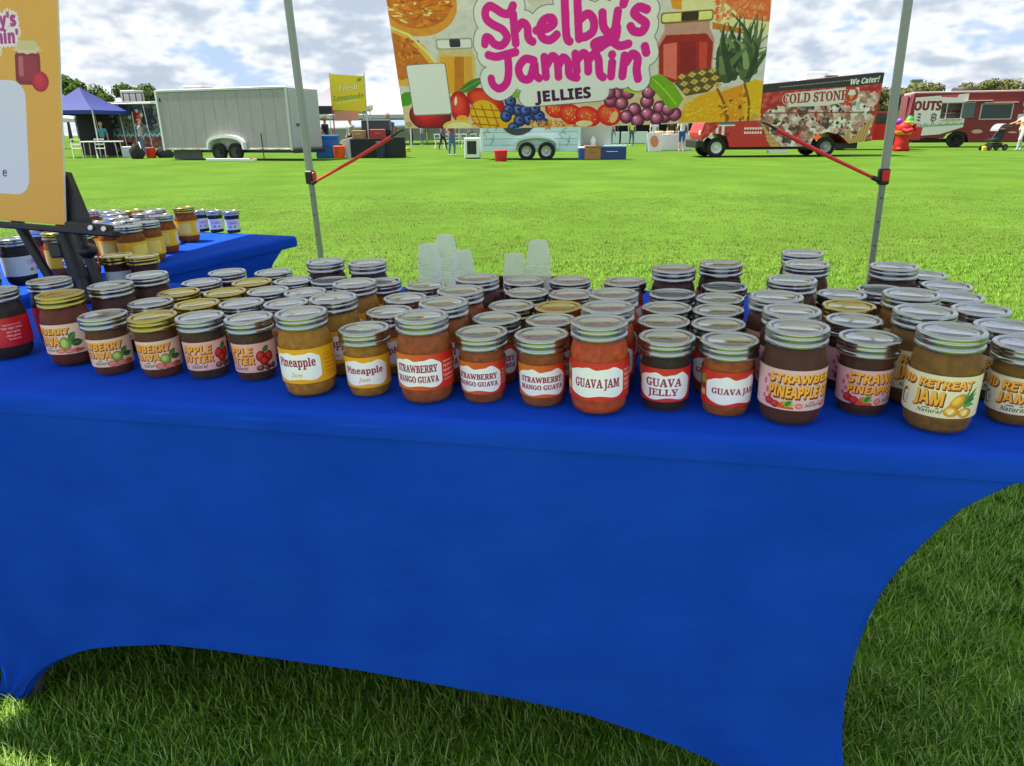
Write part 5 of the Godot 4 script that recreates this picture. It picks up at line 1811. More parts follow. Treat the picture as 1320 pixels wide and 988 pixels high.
func maroon_truck() -> void:
	var t := thing("maroon_food_truck", "dark red food truck with white lettered panel and open serving window", "truck", scaled_frame(25.50, -39.15, deg_to_rad(-16.3), Vector3(1.0, 0.91, 1.0)))
	var L := 8.4
	var W := 2.3
	var hi := 2.92
	var h0 := -L / 2
	var skin := paint(122, 22, 34, 0.34)
	var side := PackedVector2Array([Vector2(h0 + 0.25, 0.55), Vector2(h0, 0.95), Vector2(h0 + 0.10, hi), Vector2(L / 2, hi), Vector2(L / 2, 0.30), Vector2(h0 + 3.0, 0.30), Vector2(h0 + 2.86, 0.74), Vector2(h0 + 2.4, 0.92), Vector2(h0 + 1.94, 0.74), Vector2(h0 + 1.8, 0.50)])
	part(t, "body", Geo.new().prism(side, -W / 2, W / 2 - 0.7).mesh(), paint(150, 146, 140, 0.6))
	# the near wall is hollow: four pieces of skin round the serving hatch
	var hx0 := h0 + 1.47
	var hx1 := h0 + 2.97
	for e in [[h0 - 1.0, hx0, -1.0, 5.0], [hx1, h0 + 20.0, -1.0, 5.0], [hx0, hx1, -1.0, 1.55], [hx0, hx1, 2.41, 5.0]]:
		var cut := PackedVector2Array([Vector2(e[0], e[2]), Vector2(e[1], e[2]), Vector2(e[1], e[3]), Vector2(e[0], e[3])])
		for q in Geometry2D.intersect_polygons(side, cut):
			part(t, "wall_panel", Geo.new().prism(q, W / 2 - 0.7, W / 2).mesh(), skin)
	part(t, "end_skin", box_mesh(Vector3(h0 + 0.02, 1.9, -0.35), Vector3(0.06, 1.9, W - 0.75), 0.01), skin)
	part(t, "roof_edge", box_mesh(Vector3(0.05, hi + 0.03, 0), Vector3(L - 0.1, 0.09, W + 0.06), 0.02), paint(214, 180, 180, 0.4))
	# white lettered panel
	var panel := PackedVector2Array([Vector2(h0 + 0.30, 0.62), Vector2(h0 + 0.20, 2.70), Vector2(h0 + 2.62, 2.86), Vector2(h0 + 2.62, 1.10), Vector2(h0 + 2.3, 0.98), Vector2(h0 + 1.6, 0.72)])
	var art := printed(maroon_art(), 0.4)
	for e in [[h0 - 1.0, hx0 - 0.005, -1.0, 5.0], [hx0 - 0.005, hx1, -1.0, 1.545], [hx0 - 0.005, hx1, 2.415, 5.0]]:
		var cut := PackedVector2Array([Vector2(e[0], e[2]), Vector2(e[1], e[2]), Vector2(e[1], e[3]), Vector2(e[0], e[3])])
		for q in Geometry2D.intersect_polygons(panel, cut):
			part(t, "lettered_panel", Geo.new().prism(q, W / 2 + 0.002, W / 2 + 0.012, Rect2(h0 + 0.2, 0.6, 2.45, 2.3)).mesh(), art)
	# serving window with its flaps
	var w := part(t, "serving_window", box_mesh(Vector3(h0 + 2.22, 2.39, W / 2 + 0.02), Vector3(1.56, 0.05, 0.05)), paint(170, 170, 168, 0.4))
	part(w, "shelf", box_mesh(Vector3(h0 + 2.2, 1.85, W / 2 - 0.6), Vector3(1.3, 0.04, 0.16)), paint(170, 172, 172, 0.5, 0.3))
	part(w, "shelf_goods", Geo.new().box(Vector3(h0 + 1.9, 1.97, W / 2 - 0.6), Vector3(0.2, 0.2, 0.1), 0.02).box(Vector3(h0 + 2.3, 1.94, W / 2 - 0.6), Vector3(0.3, 0.14, 0.1), 0.02).mesh(), paint(120, 60, 50, 0.6))
	part(w, "window_frame", box_mesh(Vector3(h0 + 1.72, 1.98, W / 2 + 0.03), Vector3(0.05, 0.86, 0.04)), paint(170, 170, 168, 0.4))
	part(w, "window_frame", box_mesh(Vector3(h0 + 2.42, 1.98, W / 2 + 0.03), Vector3(0.05, 0.86, 0.04)), paint(170, 170, 168, 0.4))
	part(w, "sliding_pane", box_mesh(Vector3(h0 + 2.72, 1.98, W / 2 + 0.026), Vector3(0.55, 0.82, 0.012)), paint(74, 92, 94, 0.12))
	part(w, "counter", box_mesh(Vector3(h0 + 2.0, 1.53, W / 2 + 0.10), Vector3(1.0, 0.04, 0.2), 0.006), paint(214, 216, 216, 0.35, 0.3))
	var a := part(t, "awning", box_mesh(Vector3(h0 + 3.1, 2.47, W / 2 + 0.10), Vector3(1.2, 0.05, 0.24), 0.01), paint(190, 168, 166, 0.5))
	a.set_meta("label", "pale strip awning")
	var w2 := part(t, "side_window", box_mesh(Vector3(h0 + 3.98, 1.90, W / 2 + 0.006), Vector3(1.34, 0.74, 0.03)), paint(44, 54, 56, 0.12))
	for e in [[0, 0.40, 1.44, 0.06], [0, -0.40, 1.44, 0.06], [-0.70, 0, 0.06, 0.74], [0.70, 0, 0.06, 0.74]]:
		part(w2, "window_frame", box_mesh(Vector3(h0 + 3.98 + e[0], 1.90 + e[1], W / 2 + 0.03), Vector3(e[2], e[3], 0.05), 0.008), paint(186, 172, 170, 0.4))
	part(t, "awning", box_mesh(Vector3(h0 + 4.1, 2.36, W / 2 + 0.09), Vector3(1.5, 0.05, 0.2), 0.01), paint(206, 160, 160, 0.5))
	for e in [[5.42, 2.30, 0.6, 0.26], [5.62, 1.98, 0.85, 0.26], [5.18, 1.60, 0.4, 0.30], [5.70, 1.60, 0.45, 0.30]]:
		part(t, "menu_board", box_mesh(Vector3(h0 + e[0], e[1], W / 2 + 0.008), Vector3(e[2], e[3], 0.014), 0.004), paint(206, 206, 204, 0.5))
	part(t, "menu_board", box_mesh(Vector3(h0 + 5.62, 2.12, W / 2 + 0.010), Vector3(0.8, 0.05, 0.02)), paint(90, 150, 120, 0.5))
	for e in [[3.3, 0.86, 0.5, 0.22], [4.3, 0.98, 0.5, 0.12], [4.9, 0.80, 0.4, 0.10]]:
		part(t, "decal", Geo.new().prism(ellipse(e[2] / 2, e[3] / 2), 0, 0.006).mesh(), paint(196, 160, 150, 0.5), Transform3D(Basis(), Vector3(h0 + e[0], e[1], W / 2 + 0.002)))
	part(t, "cab_window", box_mesh(Vector3(h0 + 6.9, 1.98, W / 2 + 0.006), Vector3(0.9, 0.8, 0.03), 0.01), paint(150, 176, 184, 0.12))
	part(t, "roof_hatch", Geo.new().lathe([Vector2(0.62, 0), Vector2(0.62, 0.16), Vector2(0.56, 0.24), Vector2(0.0001, 0.25)], 24, Vector3(h0 + 2.7, hi + 0.06, 0)).mesh(), paint(52, 56, 58, 0.6))
	wheel(t, Vector3(h0 + 2.4, 0.42, W / 2 - 0.08), 0.42, 0.28, [36, 36, 38])
	wheel(t, Vector3(h0 + 6.4, 0.42, W / 2 - 0.08), 0.42, 0.28, [60, 60, 62])
	part(t, "undercarriage", box_mesh(Vector3(0, 0.36, -0.1), Vector3(L - 1.0, 0.2, W - 0.7)), paint(70, 70, 72, 0.8))
	part(t, "front_bumper", box_mesh(Vector3(h0 + 0.9, 0.42, W / 2 - 0.3), Vector3(1.5, 0.2, 0.3), 0.03), paint(20, 20, 20, 0.6))

func ellipse(rx: float, ry: float) -> PackedVector2Array:
	var p := PackedVector2Array()
	for k in 20:
		p.append(Vector2(cos(TAU * k / 20.0) * rx, sin(TAU * k / 20.0) * ry))
	return p

func maroon_art() -> Image:
	var c := Canvas.new(2.45, 2.3, 160.0, rgb(226, 226, 222))
	c.poly(PackedVector2Array([Vector2(1.0, 0), Vector2(2.0, 0), Vector2(1.9, 0.24), Vector2(1.2, 0.20)]), rgb(206, 80, 90))
	c.text("OUTS", 0.62, 0.66, 0.46, rgb(120, 24, 34), false, 0.0, 0.80, 0.02)
	c.text("B", 0.98, 1.28, 0.40, rgb(120, 120, 112), false, 0.0, 1.0, 0.0)
	for k in 3:
		c.oval(0.30, 1.10 + k * 0.16, 0.10, 0.05, rgb(90, 96, 84), 0.5)
		c.oval(0.98, 1.1 + k * 0.2, 0.04, 0.07, rgb(150, 60, 60))
		c.oval(1.6 + k * 0.3, 1.34, 0.05, 0.09, rgb(180, 60, 60))
	for k in 26:
		c.line([Vector2(0.25 + k * 0.085, 1.78 - k * 0.004), Vector2(0.27 + k * 0.085, 1.58 + (k % 4) * 0.03)], 0.02, rgb(70, 120, 84))
	c.line([Vector2(0.2, 1.82), Vector2(2.4, 1.60)], 0.012, rgb(90, 130, 96))
	return c.done(2)

func red_pickup() -> void:
	var t := thing("red_pickup", "bright red pickup partly hidden behind the ice cream truck's rear", "pickup", lawn_frame(17.75, -36.6, deg_to_rad(-8)))
	var red := paint(196, 30, 28, 0.3)
	part(t, "body", Geo.new().prism(PackedVector2Array([Vector2(-2.2, 0.45), Vector2(2.2, 0.45), Vector2(2.25, 1.0), Vector2(1.2, 1.15), Vector2(0.6, 1.75), Vector2(-0.9, 1.78), Vector2(-1.0, 1.12), Vector2(-2.25, 1.08)]), -0.9, 0.9).mesh(), red)
	part(t, "side_window", Geo.new().prism(PackedVector2Array([Vector2(-0.8, 1.18), Vector2(0.95, 1.18), Vector2(0.5, 1.66), Vector2(-0.78, 1.68)]), 0.9, 0.91).mesh(), paint(40, 46, 50, 0.12))
	var box := part(t, "bed_cap", box_mesh(Vector3(-1.6, 1.45, 0), Vector3(1.25, 0.72, 1.6), 0.06), red)
	part(box, "cap_top", box_mesh(Vector3(-1.6, 1.93, 0), Vector3(0.8, 0.24, 1.2), 0.04), paint(226, 226, 222, 0.5))
	wheel(t, Vector3(-1.35, 0.36, 0.84), 0.36, 0.22, [120, 170, 180])
	wheel(t, Vector3(1.4, 0.36, 0.84), 0.36, 0.22)
	part(t, "lamp", box_mesh(Vector3(2.2, 0.85, 0.6), Vector3(0.08, 0.16, 0.3), 0.02), paint(220, 220, 216, 0.2))

func mural_trailer() -> void:
	var t := thing("mural_trailer", "dark food trailer with red and teal mural behind the blue tent", "trailer", lawn_frame(-19.75, -40.6, deg_to_rad(-14)))
	var L := 5.4
	var hi := 2.62
	var lo := 0.35
	part(t, "body", box_mesh(Vector3(0, (hi + lo) / 2, 0), Vector3(L, hi - lo, 2.1), 0.03), paint(96, 96, 100, 0.5))
	var g := Geo.new()
	g.quad(Vector3(-L / 2 + 0.03, lo + 0.02, 1.054), Vector3(L / 2 - 0.03, lo + 0.02, 1.054), Vector3(L / 2 - 0.03, hi - 0.03, 1.054), Vector3(-L / 2 + 0.03, hi - 0.03, 1.054))
	var c := Canvas.new(5.4, 2.27, 120.0, rgb(96, 98, 104))
	var r := RandomNumberGenerator.new()
	r.seed = 77
	for k in 120:
		c.oval(r.randf() * 5.4, r.randf() * 1.5, r.randf_range(0.05, 0.3), r.randf_range(0.05, 0.2), rgb(70, 72, 80).lerp(rgb(140, 138, 142), r.randf()), r.randf() * 3.0)
	c.poly(PackedVector2Array([Vector2(1.1, 0.35), Vector2(2.7, 0.35), Vector2(2.7, 1.3), Vector2(1.1, 1.3)]), rgb(52, 56, 60))
	for k in 8:
		for j in 2:
			c.oval(1.35 + k * 0.15, 0.68 + j * 0.26, 0.06, 0.08, rgb(196, 196, 192))
	for p in [[0.6, 0.62, 0.46], [3.95, 0.75, 0.44]]:
		c.blob(p[0], p[1], p[2], p[2] * 0.7, rgb(176, 30, 36), 6, 0.22, 0.4)
		c.blob(p[0] + 0.1, p[1] - 0.05, p[2] * 0.35, p[2] * 0.3, rgb(214, 90, 84), 5, 0.2)
		for k in 5:
			c.oval(p[0] - 0.5 + k * 0.25, p[1] + 0.42 * sin(k * 2.0), 0.10, 0.09, rgb(220, 224, 224))
	c.blob(4.6, 0.8, 0.4, 0.5, rgb(34, 38, 58), 5, 0.2)
	for k in 15:
		for j in 2:
			c.line([Vector2(1.3 + k * 0.27, 1.42 + j * 0.14), Vector2(1.435 + k * 0.27, 1.56 + j * 0.14), Vector2(1.57 + k * 0.27, 1.42 + j * 0.14)], 0.035, rgb(60, 150, 156) if j == 0 else rgb(206, 226, 224))
	c.poly(PackedVector2Array([Vector2(1.2, 1.78), Vector2(5.4, 1.78), Vector2(5.4, 2.27), Vector2(1.2, 2.27)]), rgb(150, 84, 66))
	for k in 60:
		c.round_rect(1.2 + r.randf() * 4.0, 1.80 + (k % 5) * 0.095, 1.42 + r.randf() * 4.2, 1.87 + (k % 5) * 0.095, 0.01, rgb(170, 96, 72).lerp(rgb(126, 66, 54), r.randf()))
	c.mottle(25, 0.03, 0.4)
	part(t, "printed_side", g.mesh(), printed(c.done(2), 0.5))
	part(t, "awning", box_mesh(Vector3(0.6, hi - 0.12, 1.35), Vector3(4.0, 0.06, 0.6), 0.02), paint(214, 216, 214, 0.5))
	for k in 3:
		part(t, "awning_pole", Geo.new().tube([Vector3(-0.9 + k * 1.5, hi - 0.14, 1.6), Vector3(-0.6 + k * 1.5, 0.05, 1.75)], 0.02, 8).mesh(), paint(200, 204, 204, 0.4, 0.4))
	for k in 7:
		part(t, "roof_rail_post", box_mesh(Vector3(0.2 + k * 0.38, hi + 0.22, 0.6), Vector3(0.04, 0.44, 0.04)), paint(60, 62, 66, 0.5))
	part(t, "roof_rail", box_mesh(Vector3(1.34, hi + 0.42, 0.6), Vector3(2.4, 0.04, 0.04)), paint(60, 62, 66, 0.5))
	part(t, "roof_box", box_mesh(Vector3(0.1, hi + 0.3, -0.2), Vector3(0.9, 0.6, 0.7), 0.03), paint(206, 204, 196, 0.6))
	wheel(t, Vector3(-0.4, 0.34, 1.0), 0.34, 0.2)
	wheel(t, Vector3(0.4, 0.34, 1.0), 0.34, 0.2)

# ------------------------------------------------------------------ tents, goods and furniture across the field
func tent(called: String, label: String, x: float, z: float, yaw: float, w: float, d: float, eave: float, peak: float, roof: StandardMaterial3D, pole: StandardMaterial3D, skirt := 0.18, ridge := 0.0) -> Node3D:
	var t := thing(called, label, "tent", lawn_frame(x, z, yaw), "tents across the field")
	var c := [Vector3(-w / 2, eave, d / 2), Vector3(w / 2, eave, d / 2), Vector3(w / 2, eave, -d / 2), Vector3(-w / 2, eave, -d / 2)]
	var top := [Vector3(-ridge, peak, 0), Vector3(ridge, peak, 0), Vector3(ridge, peak, 0), Vector3(-ridge, peak, 0)]
	for k in 4:
		var g := Geo.new()
		var a: Vector3 = c[k]
		var b: Vector3 = c[(k + 1) % 4]
		var p: Vector3 = top[k]
		var q: Vector3 = top[(k + 1) % 4]
		# a sagging cloth: rows from eave to peak
		var rows := 6
		for i in rows:
			var f0 := float(i) / rows
			var f1 := float(i + 1) / rows
			var s0 := -0.10 * sin(PI * f0)
			var s1 := -0.10 * sin(PI * f1)
			g.quad(a.lerp(p, f0) + Vector3.UP * s0, b.lerp(q, f0) + Vector3.UP * s0, b.lerp(q, f1) + Vector3.UP * s1, a.lerp(p, f1) + Vector3.UP * s1)
		part(t, "roof_panel", smooth(g).mesh(), roof)
		var v := Geo.new()
		v.quad(a + Vector3.DOWN * skirt, b + Vector3.DOWN * skirt, b, a)
		part(t, "valance", v.mesh(), roof)
		part(t, "pole", Geo.new().tube([a + Vector3.DOWN * 0.02, Vector3(a.x, 0, a.z)], 0.03, 8).mesh(), pole)
	return t

func folding_chair(label: String, x: float, z: float, yaw: float, group: String) -> void:
	var t := thing("folding_chair", label, "chair", lawn_frame(x, z, yaw), group)
	var white := paint(226, 226, 222, 0.5)
	part(t, "seat", box_mesh(Vector3(0, 0.44, 0), Vector3(0.40, 0.035, 0.40), 0.01), white)
	var b := Geo.new()
	for e in [[0, 0.84, 0.40, 0.06], [0, 0.62, 0.40, 0.05], [-0.18, 0.73, 0.04, 0.20], [0.18, 0.73, 0.04, 0.20]]:
		b.box(Vector3(e[0], e[1], -0.22), Vector3(e[2], e[3], 0.025), 0.005)
	part(t, "backrest", b.mesh(), white)
	for s in [-1.0, 1.0]:
		part(t, "leg", Geo.new().tube([Vector3(s * 0.19, 0.86, -0.23), Vector3(s * 0.19, 0.44, -0.12), Vector3(s * 0.19, 0.0, 0.20)], 0.016, 6).mesh(), white)
		part(t, "leg", Geo.new().tube([Vector3(s * 0.17, 0.44, 0.14), Vector3(s * 0.17, 0.0, -0.24)], 0.016, 6).mesh(), white)

func bucket(called: String, label: String, category: String, x: float, z: float, r: float, h: float, m: StandardMaterial3D, lid: StandardMaterial3D) -> void:
	var t := thing(called, label, category, lawn_frame(x, z))
	part(t, "tub", Geo.new().lathe([Vector2(0.0001, 0.0), Vector2(r * 0.86, 0.0), Vector2(r * 0.9, 0.02), Vector2(r, h), Vector2(r * 0.92, h), Vector2(r * 0.9, h * 0.9)], 20).mesh(), m)
	part(t, "lid", Geo.new().lathe([Vector2(r * 1.04, h), Vector2(r * 1.04, h + 0.03), Vector2(r * 0.9, h + 0.05), Vector2(0.0001, h + 0.05)], 20).mesh(), lid)

func cloth_table(label: String, x: float, z: float, yaw: float, w: float, d: float, h: float, m: StandardMaterial3D) -> Node3D:
	var t := thing("covered_table", label, "table", lawn_frame(x, z, yaw))
	part(t, "table_top", box_mesh(Vector3(0, h - 0.015, 0), Vector3(w, 0.03, d), 0.008), m)
	for e in [[Vector3(0, h / 2, d / 2 - 0.01), 0.0, w], [Vector3(0, h / 2, -d / 2 + 0.01), PI, w], [Vector3(w / 2 - 0.01, h / 2, 0), PI / 2, d], [Vector3(-w / 2 + 0.01, h / 2, 0), -PI / 2, d]]:
		var g := Geo.new()
		var n := 14
		for k in n:
			var x0: float = e[2] * (float(k) / n - 0.5)
			var x1: float = e[2] * (float(k + 1) / n - 0.5)
			var z0 := 0.018 * sin(k * 2.2)
			var z1 := 0.018 * sin((k + 1) * 2.2)
			g.quad(Vector3(x0, -h / 2 + 0.02, z0), Vector3(x1, -h / 2 + 0.02, z1), Vector3(x1, h / 2 - 0.03, z1 * 0.2), Vector3(x0, h / 2 - 0.03, z0 * 0.2))
		part(t, "cloth_side", smooth(g).mesh(), m, Transform3D(Basis(Vector3.UP, e[1]), e[0]))
	return t

func crate(called: String, label: String, category: String, x: float, z: float, y: float, s: Vector3, yaw: float, m: StandardMaterial3D, lid: StandardMaterial3D) -> void:
	var f := lawn_frame(x, z, yaw)
	f.origin += f.basis.y * y
	var t := thing(called, label, category, f)
	part(t, "box", box_mesh(Vector3(0, s.y * 0.42, 0), Vector3(s.x, s.y * 0.84, s.z), 0.02), m)
	part(t, "lid", box_mesh(Vector3(0, s.y * 0.92, 0), Vector3(s.x * 1.03, s.y * 0.15, s.z * 1.03), 0.02), lid)
	part(t, "handle", Geo.new().tube([Vector3(-s.x * 0.2, s.y * 0.6, s.z * 0.5), Vector3(-s.x * 0.18, s.y * 0.55, s.z * 0.5 + 0.03), Vector3(s.x * 0.18, s.y * 0.55, s.z * 0.5 + 0.03), Vector3(s.x * 0.2, s.y * 0.6, s.z * 0.5)], 0.012, 6).mesh(), lid)

func lump(called: String, label: String, category: String, x: float, z: float, s: Vector3, m: StandardMaterial3D, sd: int, strap_mat: StandardMaterial3D) -> void:
	# a soft slumped bag
	var t := thing(called, label, category, lawn_frame(x, z, sd * 0.7))
	var n := FastNoiseLite.new()
	n.seed = sd
	n.frequency = 1.6
	var g := Geo.new()
	var rows := 10
	var seg := 16
	for i in rows + 1:
		for j in seg + 1:
			var a := TAU * (j % seg) / seg
			var f := float(i) / rows
			var rad := pow(sin(PI * clampf(f * 0.78 + 0.2, 0, 1)), 0.6) if i < rows else 0.02
			var d := Vector3(sin(a), 0, cos(a))
			var k := 1.0 + 0.3 * n.get_noise_3d(d.x, f * 2.0, d.z)
			g.vert(Vector3(d.x * s.x * 0.5 * rad * k, f * s.y * (1.0 + 0.2 * n.get_noise_2d(d.x * 2.0, d.z * 2.0)), d.z * s.z * 0.5 * rad * k), (d + Vector3.UP * (f - 0.4)).normalized())
	for i in rows:
		for j in seg:
			var a := i * (seg + 1) + j
			var b := a + seg + 1
			g.ix.append_array([a, b + 1, a + 1, a, b, b + 1])
	part(t, "sack", g.mesh(), m)
	part(t, "strap", Geo.new().tube([Vector3(-s.x * 0.25, s.y * 0.7, s.z * 0.3), Vector3(0, s.y * 1.15, s.z * 0.25), Vector3(s.x * 0.25, s.y * 0.7, s.z * 0.3)], 0.02, 6).mesh(), strap_mat)

func build_far_stalls() -> void:
	var steel := paint(196, 200, 202, 0.4, 0.5)
	var dark := paint(28, 28, 32, 0.7)
	var white := paint(228, 228, 226, 0.6)
	# left: blue pop-up with white furniture
	var navy := paint(44, 58, 132, 0.8)
	var bt := tent("blue_tent", "navy blue pop-up tent beyond the yellow sign at far left", -20.75, -37.9, deg_to_rad(-8), 3.1, 3.0, 2.15, 3.25, navy, steel)
	part(bt, "back_wall", box_mesh(Vector3(-0.6, 1.05, -1.4), Vector3(1.9, 2.1, 0.03)), paint(40, 24, 44, 0.8))
	var tb := thing("folding_table", "white folding table under the blue tent's front corner", "table", lawn_frame(-19.1, -35.9, 0.1))
	part(tb, "table_top", box_mesh(Vector3(0, 0.73, 0), Vector3(1.7, 0.05, 0.75), 0.01), white)
	for e in [[-0.7, 0.3], [0.7, 0.3], [-0.7, -0.3], [0.7, -0.3]]:
		part(tb, "leg", Geo.new().tube([Vector3(e[0], 0.72, e[1]), Vector3(e[0] * 1.05, 0, e[1])], 0.02, 8).mesh(), steel)
	folding_chair("white folding chair left of the white table under blue tent", -19.95, -35.2, 0.5, "white chairs by the blue tent")
	folding_chair("white folding chair standing in front of the mural trailer", -18.75, -35.0, -2.6, "white chairs by the blue tent")
	crate("storage_tote", "pale plastic tote on grass below the mural trailer", "tote", -17.9, -36.0, 0.0, Vector3(0.62, 0.5, 0.42), 0.2, paint(196, 198, 206, 0.5), paint(206, 208, 214, 0.5))
	lump("black_bag", "black slumped bag on the grass left of the grey trailer", "bag", -16.55, -33.9, Vector3(0.85, 0.62, 0.6), dark, 3, paint(210, 210, 206, 0.6))
	lump("black_bag", "dark bundle beside the red bucket by the grey trailer's nose", "bag", -15.75, -34.9, Vector3(0.8, 0.5, 0.6), paint(44, 46, 54, 0.8), 5, paint(190, 190, 190, 0.6))
	bucket("red_bucket", "red bucket at the grey trailer's nose between dark bags", "bucket", -16.25, -34.6, 0.22, 0.42, paint(206, 40, 34, 0.5), paint(190, 34, 30, 0.5))
	# behind the grey trailer: pavilion roof
	var pv := thing("park_pavilion", "far park pavilion with grey hip roof showing above the grey trailer", "pavilion", lawn_frame(-27.5, -74.0, 0.1))
	var roof := Geo.new()
	var rc := [Vector3(-2.9, 3.95, 2.6), Vector3(2.9, 3.95, 2.6), Vector3(2.9, 3.95, -2.6), Vector3(-2.9, 3.95, -2.6)]
	var tp := [Vector3(-0.5, 5.1, 0), Vector3(0.5, 5.1, 0), Vector3(0.5, 5.1, 0), Vector3(-0.5, 5.1, 0)]
	for k in 4:
		roof.quad(rc[k], rc[(k + 1) % 4], tp[(k + 1) % 4], tp[k])
	part(pv, "hip_roof", roof.mesh(), paint(104, 112, 120, 0.7))
	part(pv, "fascia", box_mesh(Vector3(0, 3.84, 0), Vector3(5.9, 0.24, 5.3)), paint(214, 214, 210, 0.6))
	for e in [[-2.6, 2.3], [2.6, 2.3], [2.6, -2.3], [-2.6, -2.3]]:
		part(pv, "column", box_mesh(Vector3(e[0], 1.87, e[1]), Vector3(0.35, 3.74, 0.35), 0.02), paint(190, 186, 176, 0.7))
	# lemonade stand to the right of the grey trailer
	var gt := tent("grey_tent", "pale grey pop-up tent with dark valance behind the yellow banner", -8.35, -38.3, deg_to_rad(6), 3.1, 3.0, 2.25, 3.35, paint(150, 146, 158, 0.8), steel, 0.02)
	var vl := part(gt, "dark_valance", box_mesh(Vector3(0, 2.05, 1.51), Vector3(3.1, 0.36, 0.02)), paint(44, 46, 54, 0.7))
	vl.set_meta("label", "dark front valance")
	var yb := thing("lemonade_banner", "yellow lemonade banner on a frame left of the stall banner", "banner", lawn_frame(-6.62, -32.9, deg_to_rad(-10)))
	var gq := Geo.new()
	gq.quad(Vector3(-0.75, 1.95, 0.012), Vector3(0.75, 1.9, 0.012), Vector3(0.75, 3.28, 0.012), Vector3(-0.78, 3.40, 0.012))
	var yc := Canvas.new(150, 145, 4.0, rgb(232, 206, 34))
	yc.text("Fresh", 78, 48, 24, rgb(196, 170, 60), true, 0.3, 0.9, 1.6, -0.15)
	yc.text("Fresh", 78, 48, 24, rgb(246, 236, 170), true, 0.3, 0.9, 0.0, -0.15)
	yc.text("Lemonade", 76, 88, 20, rgb(120, 160, 50), true, 0.3, 0.95, 0.4, -0.15)
	yc.line([Vector2(22, 116), Vector2(120, 98)], 2.5, rgb(220, 226, 140))
	yc.leaf(Vector2(118, 22), Vector2(142, 8), 7, rgb(110, 160, 40))
	part(yb, "printed_sheet", gq.mesh(), printed(yc.done(2), 0.5))
	part(yb, "sheet_back", box_mesh(Vector3(0, 2.63, 0), Vector3(1.5, 1.34, 0.02)), paint(232, 206, 34, 0.6))
	part(yb, "lower_strip", box_mesh(Vector3(-0.15, 1.72, 0), Vector3(1.1, 0.40, 0.02), 0.004), paint(214, 150, 120, 0.6), Transform3D(), "pinkish lower strip")
	for s in [-0.77, 0.77]:
		part(yb, "post", Geo.new().tube([Vector3(s, 0, -0.02), Vector3(s, 3.42, -0.02)], 0.03, 8).mesh(), paint(196, 80, 70, 0.5) if s < 0 else steel)
	crate("blue_bin", "bright blue plastic bin right of the grey trailer's rear", "bin", -7.55, -32.3, 0.0, Vector3(0.95, 0.95, 0.7), 0.1, paint(24, 104, 190, 0.5), paint(30, 112, 196, 0.5))
	bucket("orange_bucket", "orange bucket standing before the bright blue bin", "bucket", -6.95, -31.7, 0.24, 0.46, paint(240, 88, 24, 0.5), paint(236, 84, 24, 0.5))
	var gb := thing("grey_board", "grey sheet leaning beside the orange bucket", "board", lawn_frame(-6.45, -31.85, 0.0))
	part(gb, "sheet", box_mesh(Vector3(0, 0.42, 0), Vector3(0.5, 0.8, 0.05), 0.01), paint(176, 180, 182, 0.6), Transform3D(Basis(Vector3.RIGHT, -0.18) * Basis(Vector3.BACK, 0.25), Vector3.ZERO))
	part(gb, "prop", Geo.new().tube([Vector3(0.1, 0.6, -0.12), Vector3(0.12, 0.0, -0.35)], 0.015, 6).mesh(), steel)
	cloth_table("black clothed table with crates, left of the two", -5.75, -32.2, 0.05, 1.5, 0.75, 0.78, dark)
	cloth_table("black clothed table, right of the two by the lemonade stand", -4.62, -32.0, 0.05, 0.85, 0.75, 0.84, paint(30, 31, 35, 0.7))
	bucket("navy_barrel", "dark blue barrel between the two black tables", "barrel", -5.15, -31.6, 0.22, 0.62, paint(30, 44, 74, 0.5), paint(40, 52, 84, 0.5))
	crate("red_cooler", "red cooler on the left black clothed table", "cooler", -5.35, -32.2, 0.78, Vector3(0.62, 0.38, 0.4), 0.1, paint(176, 48, 44, 0.5), paint(196, 90, 80, 0.5))
	crate("brown_carton", "brown carton on the left end of the black table", "carton", -6.15, -32.2, 0.78, Vector3(0.5, 0.34, 0.4), -0.1, paint(168, 134, 98, 0.8), paint(180, 148, 112, 0.8))
	var gr := thing("grill", "dark hooded grill behind the black tables", "grill", lawn_frame(-5.6, -33.5, 0.0))
	part(gr, "fire_box", box_mesh(Vector3(0, 0.95, 0), Vector3(1.3, 0.35, 0.6), 0.03), dark)
	part(gr, "hood", Geo.new().prism(PackedVector2Array([Vector2(-0.3, 1.12), Vector2(0.3, 1.12), Vector2(0.28, 1.40), Vector2(0.1, 1.58), Vector2(-0.25, 1.52)]), -0.62, 0.62).mesh(), paint(54, 56, 60, 0.4), Transform3D(Basis(Vector3.UP, PI / 2), Vector3.ZERO))
	for e in [[-0.55, 0.2], [0.55, 0.2], [-0.55, -0.2], [0.55, -0.2]]:
		part(gr, "leg", Geo.new().tube([Vector3(e[0], 0.8, e[1]), Vector3(e[0], 0, e[1])], 0.025, 6).mesh(), dark)
	var lp := thing("lamp_stand", "post with two round white globe lamps by the yellow banner", "lamp", lawn_frame(-6.3, -34.4, 0.0))
	part(lp, "post", Geo.new().tube([Vector3(0, 0, 0), Vector3(0, 2.0, 0)], 0.03, 8).mesh(), steel)
	part(lp, "globe", sphere_mesh(0.24), white, Transform3D(Basis(), Vector3(-0.2, 2.05, 0)))
	part(lp, "globe", sphere_mesh(0.19), white, Transform3D(Basis(), Vector3(0.28, 2.1, 0.05)))
	part(lp, "cross_bar", Geo.new().tube([Vector3(-0.2, 1.95, 0), Vector3(0.28, 1.98, 0.0)], 0.02, 6).mesh(), steel)
	lump("backpack", "black backpack hanging at the grey trailer's rear corner", "backpack", -7.85, -31.4, Vector3(0.5, 0.75, 0.4), dark, 8, dark)
	var bp: Node3D = get_child(get_child_count() - 1)
	bp.position.y += 1.1
